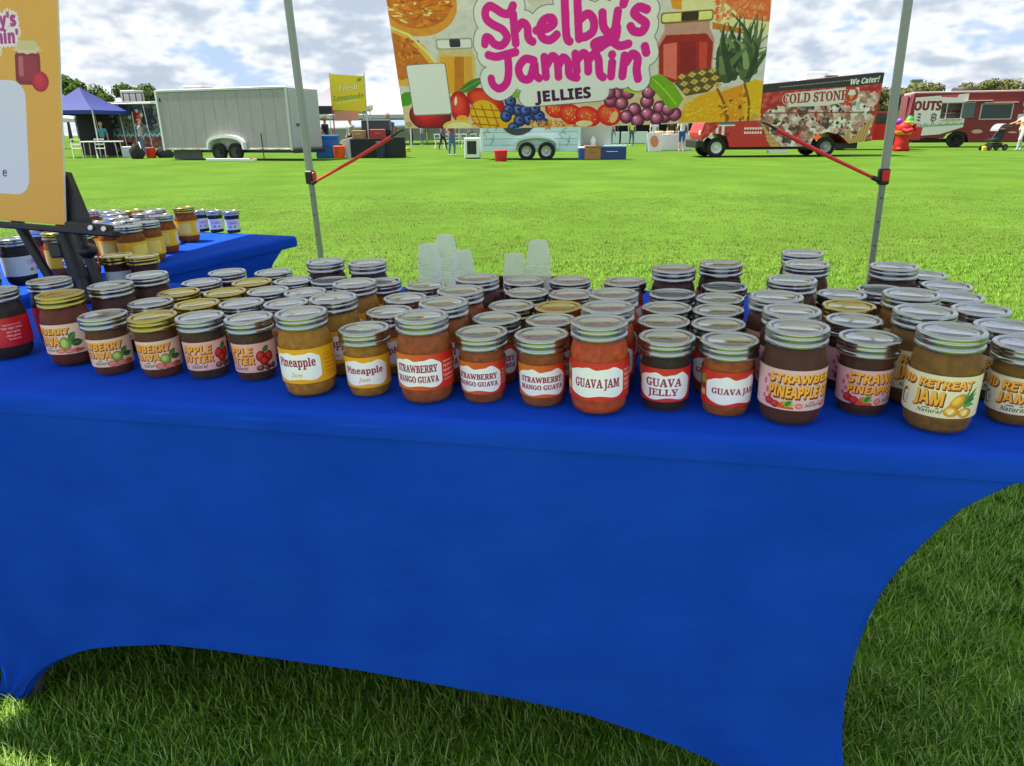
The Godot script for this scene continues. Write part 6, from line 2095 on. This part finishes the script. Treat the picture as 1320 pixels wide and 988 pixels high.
	# large white marquee and the seating in front of it
	tent("white_marquee", "large white marquee left of the stall banner, far away", -10.2, -64.0, 0.05, 13.0, 8.0, 2.3, 4.6, paint(172, 175, 182, 0.8), steel, 0.3, 3.0)
	tent("purple_tent", "purple roofed tent far behind the rows of white chairs", -5.4, -74.0, -0.05, 6.5, 4.0, 2.0, 3.3, paint(150, 96, 190, 0.7), steel, 0.35)
	var cream := paint(206, 206, 204, 0.8)
	var more := [[-34.5, -58.0, "white pop-up tent far behind the mural trailer's left end"], [-24.8, -62.0, "white pop-up tent far behind the grey trailer's nose"], [-13.6, -52.0, "white pop-up tent glimpsed right of the grey trailer"], [-1.6, -66.0, "white pop-up tent below the banner behind the white chairs"], [3.4, -60.0, "white pop-up tent behind the concession trailer's open door"]]
	for e in more:
		tent("white_tent", e[2], e[0], e[1], 0.1, 3.1, 3.1, 2.2, 3.2, cream, steel, 0.25)
	for k in 9:
		var b := thing("fence_panel", "%s pale mesh fence panel behind the far seating, from the left" % ["first", "second", "third", "fourth", "fifth", "sixth", "seventh", "eighth", "ninth"][k], "fence", lawn_frame(-20.0 + k * 2.9, -69.0, 0.02), "fence panels at the far edge")
		part(b, "mesh_panel", box_mesh(Vector3(0, 0.75, 0), Vector3(2.8, 1.1, 0.03)), paint(170, 176, 182, 0.8))
		for q in [-1.38, 1.38]:
			part(b, "post", box_mesh(Vector3(q, 0.7, 0.03), Vector3(0.06, 1.4, 0.06)), paint(120, 124, 128, 0.6))
	var spots := ["leftmost", "second", "third", "fourth", "fifth", "rightmost"]
	for k in 6:
		folding_chair("%s white folding chair in the row before the purple tent" % spots[k], -4.1 + k * 0.56, -47.5 + 0.12 * (k % 2), 2.9 + 0.2 * (k % 3), "row of white chairs before the purple tent")
	var ps := thing("tent_post", "thin pale post between the marquee and white chairs", "post", lawn_frame(-6.35, -52.0))
	part(ps, "shaft", Geo.new().tube([Vector3(0, 0, 0), Vector3(0, 2.6, 0)], 0.05, 8).mesh(), paint(206, 212, 214, 0.4))
	part(ps, "cap", sphere_mesh(0.08), white, Transform3D(Basis(), Vector3(0, 2.62, 0)))
	bucket("yellow_marker", "small yellow marker on the open grass left of concession trailer", "marker", -5.2, -41.0, 0.13, 0.16, paint(216, 190, 40, 0.5), paint(222, 196, 50, 0.5))
	# around the pale blue concession trailer
	var ac := thing("glass_door_cabinet", "white cabinet with dark glass door left of concession trailer", "cabinet", lawn_frame(-1.22, -30.0, -0.15))
	part(ac, "cabinet", box_mesh(Vector3(0, 0.42, 0), Vector3(0.62, 0.76, 0.5), 0.02), white)
	part(ac, "dark_door", box_mesh(Vector3(0, 0.43, 0.255), Vector3(0.38, 0.50, 0.012), 0.004), paint(34, 40, 38, 0.15))
	part(ac, "foot", box_mesh(Vector3(0, 0.02, 0), Vector3(0.5, 0.04, 0.4)), dark)
	bucket("round_cooler", "round red drinks cooler before the pale blue concession trailer", "cooler", -0.10, -27.3, 0.24, 0.34, paint(206, 30, 50, 0.4), paint(196, 34, 50, 0.4))
	crate("brown_box", "brown cardboard box right of the concession trailer", "box", 3.28, -27.8, 0.0, Vector3(0.62, 0.52, 0.5), 0.1, paint(166, 118, 78, 0.8), paint(174, 128, 88, 0.8))
	bucket("water_jug", "blue and white water jug beside the brown box", "jug", 2.92, -27.65, 0.15, 0.42, paint(40, 70, 150, 0.4), paint(226, 228, 230, 0.5))
	crate("blue_cooler", "long dark blue cooler with pale lid on the grass", "cooler", 4.05, -27.85, 0.0, Vector3(1.05, 0.52, 0.5), -0.08, paint(34, 56, 120, 0.45), paint(150, 176, 206, 0.45))
	var jugs := thing("white_bottle", "white bottle standing on top of the brown box", "bottle", Transform3D(lawn_frame(3.35, -27.8).basis, lawn_frame(3.35, -27.8).origin + Vector3.UP * 0.52))
	part(jugs, "bottle_body", Geo.new().lathe([Vector2(0.0001, 0), Vector2(0.09, 0), Vector2(0.095, 0.2), Vector2(0.04, 0.28), Vector2(0.035, 0.32)], 16).mesh(), white)
	part(jugs, "cap", Geo.new().lathe([Vector2(0.042, 0.31), Vector2(0.042, 0.36), Vector2(0.0001, 0.36)], 14).mesh(), paint(200, 180, 150, 0.5))
	# between the concession trailer and the ice cream truck
	var st := thing("teal_stage_tent", "long dark open shelter with teal roof edge far behind white barriers", "shelter", lawn_frame(11.4, -58.0, -0.1))
	part(st, "roof", box_mesh(Vector3(0, 2.75, 0), Vector3(11.0, 0.3, 4.0), 0.04), paint(70, 130, 140, 0.6))
	part(st, "back_wall", box_mesh(Vector3(0, 1.3, -1.9), Vector3(10.8, 2.6, 0.1)), paint(36, 38, 44, 0.8))
	for k in 5:
		part(st, "post", box_mesh(Vector3(-5.2 + k * 2.6, 1.3, 1.9), Vector3(0.12, 2.6, 0.12)), paint(60, 64, 70, 0.6))
	for k in 5:
		var b := thing("barrier_panel", "%s white barrier panel before the teal edged shelter" % ["leftmost", "second", "middle", "fourth", "rightmost"][k], "barrier", lawn_frame(7.3 + k * 2.0, -53.0, -0.1), "white barrier panels")
		part(b, "panel", box_mesh(Vector3(0, 0.48, 0), Vector3(1.85, 0.78, 0.05), 0.01), paint(206, 220, 220, 0.6))
		for s in [-0.8, 0.8]:
			part(b, "foot", box_mesh(Vector3(s, 0.04, 0), Vector3(0.08, 0.08, 0.5)), paint(120, 122, 122, 0.6))
	cloth_table("white clothed table with baked goods left of ice cream truck", 8.6, -38.2, -0.05, 1.9, 0.8, 0.80, paint(226, 218, 232, 0.7))
	for k in 3:
		bucket("pastry_tray", ["left", "middle", "right"][k] + " heap of pale pastries on the white clothed table", "pastries", 7.95 + k * 0.55, -38.1, 0.2, 0.10, paint(222, 190, 130, 0.7), paint(230, 206, 156, 0.7))
		get_child(get_child_count() - 1).position.y += 0.80
	var sb := thing("sandwich_board", "white A-frame board with peach oval by the white table", "board", lawn_frame(7.45, -37.0, 0.25))
	for s in [-1.0, 1.0]:
		part(sb, "face_board", box_mesh(Vector3(0, 0.45, 0), Vector3(0.7, 0.9, 0.03), 0.01), white, Transform3D(Basis(Vector3.RIGHT, -0.2 * s), Vector3(0, 0, 0.09 * s + 0.08 * s)))
	part(sb, "peach_oval", Geo.new().prism(ellipse(0.22, 0.28), 0, 0.006).mesh(), paint(222, 130, 96, 0.6), Transform3D(Basis(Vector3.RIGHT, -0.2), Vector3(0, 0.48, 0.096)))
	# far right
	stroller()
	inflatable()
	bucket("yellow_ball", "small yellow toy by the stroller's front wheel", "toy", 21.55, -33.2, 0.10, 0.14, paint(230, 206, 40, 0.5), paint(234, 210, 50, 0.5))
	var pole := thing("light_pole", "thin distant floodlight pole above the maroon food truck", "pole", lawn_frame(38.5, -71.0))
	part(pole, "mast", Geo.new().tube([Vector3.ZERO, Vector3(0, 4.9, 0)], 0.08, 8, 0.05).mesh(), paint(120, 124, 128, 0.5))
	part(pole, "lamp_head", box_mesh(Vector3(0, 5.0, 0), Vector3(1.1, 0.28, 0.3), 0.05), paint(110, 114, 120, 0.5))

func stroller() -> void:
	var t := thing("stroller", "grey and black stroller in front of the maroon food truck", "stroller", lawn_frame(22.1, -33.4, 0.15))
	var dark := paint(34, 35, 38, 0.6)
	part(t, "seat", Geo.new().prism(PackedVector2Array([Vector2(-0.32, 0.38), Vector2(0.12, 0.34), Vector2(0.30, 0.86), Vector2(0.22, 0.90), Vector2(0.0, 0.52), Vector2(-0.32, 0.48)]), -0.22, 0.22).mesh(), dark)
	var hood := Geo.new()
	for k in 7:
		var a := PI * (0.05 + 0.55 * k / 6.0)
		var b := PI * (0.05 + 0.55 * (k + 1) / 6.0)
		hood.quad(Vector3(0.2 - cos(a) * 0.36, 0.78 + sin(a) * 0.36, 0.23), Vector3(0.2 - cos(a) * 0.36, 0.78 + sin(a) * 0.36, -0.23), Vector3(0.2 - cos(b) * 0.36, 0.78 + sin(b) * 0.36, -0.23), Vector3(0.2 - cos(b) * 0.36, 0.78 + sin(b) * 0.36, 0.23))
	part(t, "hood", hood.mesh(), paint(150, 152, 160, 0.7))
	part(t, "frame", Geo.new().tube([Vector3(-0.45, 0.16, 0.2), Vector3(-0.1, 0.34, 0.22), Vector3(0.35, 0.92, 0.22), Vector3(0.52, 1.02, 0.22)], 0.015, 6).tube([Vector3(-0.45, 0.16, -0.2), Vector3(-0.1, 0.34, -0.22), Vector3(0.35, 0.92, -0.22), Vector3(0.52, 1.02, -0.22)], 0.015, 6).mesh(), dark)
	part(t, "handle_bar", Geo.new().tube([Vector3(0.52, 1.02, 0.22), Vector3(0.52, 1.02, -0.22)], 0.018, 6).mesh(), dark)
	part(t, "basket", box_mesh(Vector3(0.0, 0.24, 0), Vector3(0.6, 0.18, 0.38), 0.04), dark)
	for e in [[-0.42, 0.11], [0.36, 0.14]]:
		for s in [-0.24, 0.24]:
			wheel(t, Vector3(e[0], e[1], s), e[1], 0.05, [90, 92, 94])

func inflatable() -> void:
	# a soft red air-filled figure with a bright cap
	var t := thing("inflatable_figure", "red inflatable figure with green and yellow cap beside right pole", "inflatable", scaled_frame(18.1, -33.8, 0.0, Vector3(0.82, 0.92, 0.82)))
	part(t, "body", Geo.new().lathe([Vector2(0.0001, 0.0), Vector2(0.36, 0.0), Vector2(0.42, 0.12), Vector2(0.36, 0.45), Vector2(0.34, 0.75), Vector2(0.44, 0.98), Vector2(0.40, 1.22), Vector2(0.24, 1.36), Vector2(0.0001, 1.38)], 20).mesh(), paint(190, 22, 24, 0.6))
	part(t, "belt", Geo.new().lathe([Vector2(0.372, 0.78), Vector2(0.40, 0.80), Vector2(0.43, 0.92), Vector2(0.435, 0.98)], 20).mesh(), paint(240, 150, 60, 0.5))
	var head := part(t, "head", sphere_mesh(0.22, 0.95), paint(238, 196, 120, 0.5), Transform3D(Basis(), Vector3(0.18, 1.30, 0.14)))
	part(head, "cap", Geo.new().lathe([Vector2(0.25, 0.06), Vector2(0.21, 0.20), Vector2(0.10, 0.32), Vector2(0.0001, 0.36)], 18).mesh(), paint(50, 150, 60, 0.5))
	part(head, "cap_band", Geo.new().lathe([Vector2(0.27, 0.03), Vector2(0.27, 0.09), Vector2(0.24, 0.10)], 18).mesh(), paint(240, 216, 50, 0.5))
	part(t, "arm", Geo.new().tube([Vector3(-0.3, 1.05, 0.1), Vector3(-0.05, 0.92, 0.45), Vector3(0.25, 1.0, 0.42)], 0.13, 12, 0.10).mesh(), paint(196, 36, 58, 0.6))
	part(t, "arm", Geo.new().tube([Vector3(0.36, 1.1, 0.05), Vector3(0.5, 1.2, 0.2), Vector3(0.46, 1.0, 0.36)], 0.12, 12, 0.09).mesh(), paint(190, 26, 28, 0.6))
	part(t, "purple_puff", sphere_mesh(0.16), paint(140, 60, 190, 0.5), Transform3D(Basis(), Vector3(-0.3, 1.38, 0.0)))
	for s in [-0.2, 0.2]:
		part(t, "foot", sphere_mesh(0.2, 0.6), paint(180, 20, 22, 0.6), Transform3D(Basis(), Vector3(s, 0.10, 0.22)))

# ------------------------------------------------------------------ people (distant): one smooth skin over a skeleton
func person_mesh(bones: Array) -> ArrayMesh:
	# bones: [a, b, radius a, radius b, colour (linear)]
	var cell := 0.034
	var lo := Vector3.INF
	var hi := -Vector3.INF
	for b in bones:
		for e in [b[0], b[1]]:
			lo = lo.min(e - Vector3.ONE * 0.2)
			hi = hi.max(e + Vector3.ONE * 0.2)
	var dim := Vector3i(((hi - lo) / cell).ceil()) + Vector3i.ONE
	var f := PackedFloat32Array()
	f.resize(dim.x * dim.y * dim.z)
	f.fill(1.0)
	var k := 0.035
	for b in bones:
		var ba: Vector3 = b[1] - b[0]
		var l2 := maxf(ba.length_squared(), 1e-6)
		var pad := maxf(b[2], b[3]) + 0.10
		var c0 := Vector3i(((b[0].min(b[1]) - Vector3.ONE * pad - lo) / cell).floor()).clamp(Vector3i.ZERO, dim - Vector3i.ONE)
		var c1 := Vector3i(((b[0].max(b[1]) + Vector3.ONE * pad - lo) / cell).ceil()).clamp(Vector3i.ZERO, dim - Vector3i.ONE)
		for z in range(c0.z, c1.z + 1):
			for y in range(c0.y, c1.y + 1):
				for x in range(c0.x, c1.x + 1):
					var p := lo + Vector3(x, y, z) * cell
					var t := clampf((p - b[0]).dot(ba) / l2, 0.0, 1.0)
					var d: float = (p - b[0] - ba * t).length() - lerpf(b[2], b[3], t)
					var i := (z * dim.y + y) * dim.x + x
					var h := clampf(0.5 + 0.5 * (f[i] - d) / k, 0.0, 1.0)
					f[i] = lerpf(f[i], d, h) - k * h * (1.0 - h)
	var g := Geo.new()
	g.tinted = true
	var at := {}
	var off := [Vector3i(0, 0, 0), Vector3i(1, 0, 0), Vector3i(0, 1, 0), Vector3i(1, 1, 0), Vector3i(0, 0, 1), Vector3i(1, 0, 1), Vector3i(0, 1, 1), Vector3i(1, 1, 1)]
	var edges := [[0, 1], [2, 3], [4, 5], [6, 7], [0, 2], [1, 3], [4, 6], [5, 7], [0, 4], [1, 5], [2, 6], [3, 7]]
	for z in dim.z - 1:
		for y in dim.y - 1:
			for x in dim.x - 1:
				var base := (z * dim.y + y) * dim.x + x
				var v0 := f[base] < 0.0
				var mixed := false
				var val := [0.0, 0.0, 0.0, 0.0, 0.0, 0.0, 0.0, 0.0]
				for q in 8:
					val[q] = f[base + (off[q].z * dim.y + off[q].y) * dim.x + off[q].x]
					if (val[q] < 0.0) != v0:
						mixed = true
				if not mixed:
					continue
				var s := Vector3.ZERO
				var n := 0
				for e in edges:
					var a: float = val[e[0]]
					var b: float = val[e[1]]
					if (a < 0.0) != (b < 0.0):
						s += Vector3(off[e[0]]).lerp(Vector3(off[e[1]]), a / (a - b))
						n += 1
				var p := lo + (Vector3(x, y, z) + s / n) * cell
				var nor := Vector3(val[1] + val[3] + val[5] + val[7] - val[0] - val[2] - val[4] - val[6], val[2] + val[3] + val[6] + val[7] - val[0] - val[1] - val[4] - val[5], val[4] + val[5] + val[6] + val[7] - val[0] - val[1] - val[2] - val[3]).normalized()
				var best := INF
				for b in bones:
					var ba: Vector3 = b[1] - b[0]
					var t := clampf((p - b[0]).dot(ba) / maxf(ba.length_squared(), 1e-6), 0.0, 1.0)
					var d: float = (p - b[0] - ba * t).length() - lerpf(b[2], b[3], t)
					if d < best:
						best = d
						g.tint = b[4]
				at[Vector3i(x, y, z)] = g.vert(p, nor)
	for c in at:
		var i0: float = f[(c.z * dim.y + c.y) * dim.x + c.x]
		for ax in 3:
			var step: Vector3i = [Vector3i(1, 0, 0), Vector3i(0, 1, 0), Vector3i(0, 0, 1)][ax]
			var u: Vector3i = [Vector3i(0, 1, 0), Vector3i(0, 0, 1), Vector3i(1, 0, 0)][ax]
			var w: Vector3i = [Vector3i(0, 0, 1), Vector3i(1, 0, 0), Vector3i(0, 1, 0)][ax]
			var nx: Vector3i = c + step
			var i1: float = f[(nx.z * dim.y + nx.y) * dim.x + nx.x]
			if (i0 < 0.0) == (i1 < 0.0):
				continue
			if not (at.has(c - u) and at.has(c - w) and at.has(c - u - w)):
				continue
			var a: int = at[c]
			var b: int = at[c - u]
			var d: int = at[c - u - w]
			var e: int = at[c - w]
			if i0 < 0.0:
				g.ix.append_array([a, d, b, a, e, d])
			else:
				g.ix.append_array([a, b, d, a, d, e])
	return g.mesh()

func person(label: String, x: float, z: float, yaw: float, height: float, shirt: Color, pants: Color, skin: Color, hair: Color, opt := {}) -> void:
	var s := height / 1.72
	var bend: float = opt.get("lean", 0.0)
	var hip := Vector3(0, 0.90, 0)
	var chest := Vector3(0, 1.28, bend * 0.5)
	var neck := Vector3(0, 1.46, bend)
	var head := neck + Vector3(0, 0.15, 0.02)
	var bones := []
	bones.append([hip + Vector3(0.07, 0.02, 0), hip + Vector3(-0.07, 0.02, 0), 0.115, 0.115, pants])
	bones.append([hip + Vector3(0, 0.06, 0), chest, 0.115, 0.135, shirt])
	bones.append([chest + Vector3(0.12, 0.06, 0), chest + Vector3(-0.12, 0.06, 0), 0.085, 0.085, shirt])
	bones.append([neck - Vector3(0, 0.06, 0), neck + Vector3(0, 0.05, 0), 0.06, 0.055, skin])
	bones.append([head, head + Vector3(0, 0.06, 0.0), 0.088, 0.092, skin])
	bones.append([head + Vector3(0, 0.06, -0.035), head + Vector3(0, 0.085, -0.01), 0.092, 0.085, hair])
	if opt.get("long_hair", false):
		bones.append([head + Vector3(0, 0.03, -0.07), neck + Vector3(0, -0.10, -0.10), 0.07, 0.06, hair])
	var sleeve: Color = opt.get("sleeve", skin)
	for sg in [-1.0, 1.0]:
		var sh: Vector3 = chest + Vector3(0.185 * sg, 0.09, 0)
		var el: Vector3 = sh + Vector3(0.05 * sg, -0.28, -0.02)
		var wr: Vector3 = el + Vector3(0.01 * sg, -0.22, 0.10)
		if opt.get("reach", false):
			el = sh + Vector3(0.02 * sg, -0.16, 0.22)
			wr = el + Vector3(-0.02 * sg, -0.06, 0.24)
		bones.append([sh, sh.lerp(el, 0.5), 0.06, 0.052, shirt])
		bones.append([sh.lerp(el, 0.5), el, 0.046, 0.042, sleeve])
		bones.append([el, wr, 0.041, 0.032, skin])
		bones.append([wr, wr + (wr - el).normalized() * 0.10, 0.036, 0.026, skin])
		var st: float = opt.get("stride", 0.04) * sg
		var kn := Vector3(0.095 * sg, 0.49, 0.03 + st)
		var an := Vector3(0.10 * sg, 0.09, st * 1.8 - 0.01)
		bones.append([hip + Vector3(0.085 * sg, -0.02, 0), kn, 0.088, 0.062, pants])
		bones.append([kn, an, 0.058, 0.040, opt.get("calf", pants)])
		bones.append([an + Vector3(0, -0.045, -0.03), an + Vector3(0, -0.05, 0.13), 0.042, 0.034, opt.get("shoe", Color(0.5, 0.5, 0.5))])
	var f := lawn_frame(x, z, yaw)
	f.basis = f.basis.scaled(Vector3.ONE * s)
	var t := thing("person", label, "person", f, "people across the field")
	var m: StandardMaterial3D = mats.get("person")
	if m == null:
		m = StandardMaterial3D.new()
		m.vertex_color_use_as_albedo = true
		m.roughness = 0.8
		mats["person"] = m
	part(t, "body", person_mesh(bones), m)

func build_people() -> void:
	var tan_skin := Color(0.42, 0.23, 0.15)
	var pale := Color(0.58, 0.37, 0.27)
	var brown := Color(0.10, 0.05, 0.025)
	var black := Color(0.02, 0.018, 0.018)
	var white := Color(0.72, 0.72, 0.72)
	var blue := Color(0.04, 0.10, 0.45)
	var denim := Color(0.10, 0.17, 0.36)
	person("person in blue shirt behind the black tables", -5.22, -34.4, 0.2, 1.78, blue, black, tan_skin, black)
	person("person in black top by the grey trailer's rear", -8.0, -34.0, 1.2, 1.7, black, Color(0.05, 0.05, 0.06), tan_skin, brown)
	person("person in pale top beside the lemonade stand", -7.1, -35.2, -0.6, 1.65, Color(0.5, 0.46, 0.40), black, pale, black)
	person("person in white top and blue shorts behind the dark blue cooler", 4.9, -34.5, 2.6, 1.70, white, Color(0.16, 0.27, 0.52), pale, black, {"calf": pale, "lean": 0.03})
	person("person in yellow safety vest by the white barriers", 8.5, -49.5, 0.3, 1.75, Color(0.62, 0.80, 0.16), Color(0.08, 0.12, 0.18), tan_skin, white)
	person("person in white shirt and blue shorts at the pastry table", 8.75, -36.6, 2.9, 1.70, white, blue, pale, Color(0.5, 0.42, 0.3), {"calf": pale, "stride": 0.02})
	person("person in white dress behind the pastry table", 8.1, -40.2, 0.2, 1.65, white, white, pale, Color(0.55, 0.40, 0.22), {"long_hair": true})
	person("person in dark top leaning behind the pastry table", 9.0, -40.0, -0.3, 1.65, Color(0.06, 0.03, 0.03), black, tan_skin, black, {"lean": 0.08})
	person("person in white trousers pushing the stroller at right edge", 22.98, -33.0, -1.45, 1.70, Color(0.75, 0.55, 0.38), white, pale, Color(0.40, 0.14, 0.05), {"reach": true, "stride": 0.10, "long_hair": true, "calf": Color(0.5, 0.55, 0.6)})
	person("person in teal shirt beside the blue tent's white table", -19.6, -37.0, 0.4, 1.6, Color(0.05, 0.25, 0.28), black, tan_skin, black)
	person("person in grey top standing before the mural trailer", -18.2, -38.0, 2.0, 1.72, Color(0.3, 0.3, 0.33), denim, pale, brown)
	person("person in dark red shirt beside the concession trailer's left end", -2.3, -33.5, 0.8, 1.7, Color(0.32, 0.05, 0.05), denim, pale, brown)
	person("person in purple top walking past the white chairs", -3.5, -43.5, 1.4, 1.66, Color(0.25, 0.10, 0.40), black, tan_skin, black, {"stride": 0.12})
	person("person in khaki shorts under the white marquee's near edge", -7.9, -50.5, -0.5, 1.75, Color(0.45, 0.47, 0.5), Color(0.38, 0.30, 0.18), pale, brown, {"calf": pale})
	person("person in orange shirt between ice cream truck and maroon truck", 16.9, -41.5, 0.3, 1.74, Color(0.70, 0.22, 0.05), denim, tan_skin, black)
	var coats := [denim, Color(0.30, 0.06, 0.10), black, Color(0.45, 0.42, 0.5), Color(0.08, 0.10, 0.22), Color(0.35, 0.2, 0.35)]
	var who := ["in denim, leftmost under the white marquee", "in dark red, second under the white marquee", "in black, middle of the marquee crowd", "in grey, right of the post near marquee", "in navy, before the purple tent's left", "in plum, before the purple tent's right"]
	var xs := [-9.6, -8.6, -7.4, -6.3, -4.0, -2.6]
	for k in 6:
		person("distant person " + who[k], xs[k], -58.5 - (k % 3) * 1.1, 0.5 * k, 1.62 + 0.05 * (k % 3), coats[k], [black, denim][k % 2], [pale, tan_skin][k % 2], [black, brown][k % 2])

# ------------------------------------------------------------------ trees on the skyline
func crown_mesh(sd: int, rx: float, ry: float, leaves: int, lo := Color(0.035, 0.075, 0.014), hi := Color(0.10, 0.15, 0.03)) -> ArrayMesh:
	var r := RandomNumberGenerator.new()
	r.seed = sd
	var g := Geo.new()
	g.tinted = true
	var hubs := []
	for k in 16:
		var a := r.randf() * TAU
		var d := sqrt(r.randf()) * 0.75
		hubs.append([Vector3(cos(a) * rx * d, r.randf_range(-0.55, 0.75) * ry, sin(a) * rx * d), r.randf_range(0.28, 0.46) * rx])
	for k in leaves:
		var h: Array = hubs[r.randi() % hubs.size()]
		var d := Vector3(r.randfn(), r.randfn(), r.randfn()).normalized()
		var p: Vector3 = h[0] + d * h[1] * pow(r.randf(), 0.3) * Vector3(1, 0.75, 1)
		var t := Vector3(r.randfn(), r.randfn() * 0.6, r.randfn()).normalized()
		var u := t.cross(d).normalized()
		var s := r.randf_range(0.10, 0.26)
		var v := r.randf()
		g.tint = lo.lerp(hi, v)
		var i := g.v.size()
		var nor := (d + Vector3.UP * 0.3).normalized()
		g.vert(p - u * s, nor)
		g.vert(p + t * s * 0.8, nor)
		g.vert(p + u * s, nor)
		g.vert(p - t * s * 0.8, nor)
		g.ix.append_array([i, i + 1, i + 2, i, i + 2, i + 3])
	return g.mesh()

func trunk_mesh(h: float, sd: int) -> ArrayMesh:
	var r := RandomNumberGenerator.new()
	r.seed = sd
	var g := Geo.new()
	g.tube([Vector3.ZERO, Vector3(0.05, h * 0.5, 0.02), Vector3(0.0, h, 0.0)], 0.24, 8, 0.10)
	for k in 6:
		var a := r.randf() * TAU
		var y := h * r.randf_range(0.55, 0.95)
		g.tube([Vector3(0, y, 0), Vector3(cos(a) * 1.0, y + 0.8, sin(a) * 1.0), Vector3(cos(a) * 1.8, y + 1.9, sin(a) * 1.8)], 0.09, 6, 0.02)
	return g.mesh()

func build_trees() -> void:
	var leaf := StandardMaterial3D.new()
	leaf.vertex_color_use_as_albedo = true
	leaf.roughness = 0.8
	leaf.metallic_specular = 0.15
	leaf.backlight_enabled = true
	leaf.backlight = Color(0.4, 0.5, 0.2)
	var bark := paint(92, 76, 62, 0.9)
	var crowns := [crown_mesh(1, 3.4, 2.6, 5200), crown_mesh(2, 3.0, 3.0, 5200), crown_mesh(3, 4.0, 2.3, 5600)]
	var olive := [crown_mesh(4, 3.6, 2.3, 5200, Color(0.10, 0.12, 0.04), Color(0.22, 0.22, 0.09)), crown_mesh(5, 3.8, 2.5, 5200, Color(0.09, 0.11, 0.04), Color(0.20, 0.21, 0.08)), crown_mesh(6, 4.2, 2.1, 5600, Color(0.11, 0.12, 0.05), Color(0.24, 0.23, 0.10))]
	var trunk := trunk_mesh(4.4, 4)
	# x, z, size, crown
	var spots := [
		[-66.0, -104.0, 0.98, 0], [-60.5, -106.0, 1.07, 1], [-55.0, -103.0, 0.89, 2], [-50.5, -108.0, 0.98, 0], [-46.0, -110.0, 0.85, 1],
		[52.0, -104.0, 0.77, 2], [58.5, -106.0, 0.85, 0], [64.0, -103.0, 0.80, 1], [70.0, -106.0, 0.88, 2], [76.0, -104.0, 0.85, 0], [82.0, -102.0, 0.92, 1], [88.5, -104.0, 0.96, 2], [95.0, -101.0, 0.96, 0], [47.0, -108.0, 0.77, 1],
	]
	var names := ["first", "second", "third", "fourth", "fifth"]
	for k in spots.size():
		var s: Array = spots[k]
		var left := k < 5
		var label := ""
		if left:
			label = "%s green tree from the left above the blue tent's roof" % names[k]
		else:
			label = "%s olive tree in the row behind the maroon food truck" % ["second", "third", "fourth", "fifth", "sixth", "seventh", "eighth", "rightmost", "leftmost"][k - 5]
		var f := lawn_frame(s[0], s[1], k * 1.3)
		f.basis = f.basis.scaled(Vector3.ONE * s[2])
		var t := thing("tree", label, "tree", f, "trees at the field's edge")
		part(t, "trunk", trunk, bark)
		part(t, "crown", crowns[s[3]] if left else olive[s[3]], leaf, Transform3D(Basis(), Vector3(0, 5.6, 0)))
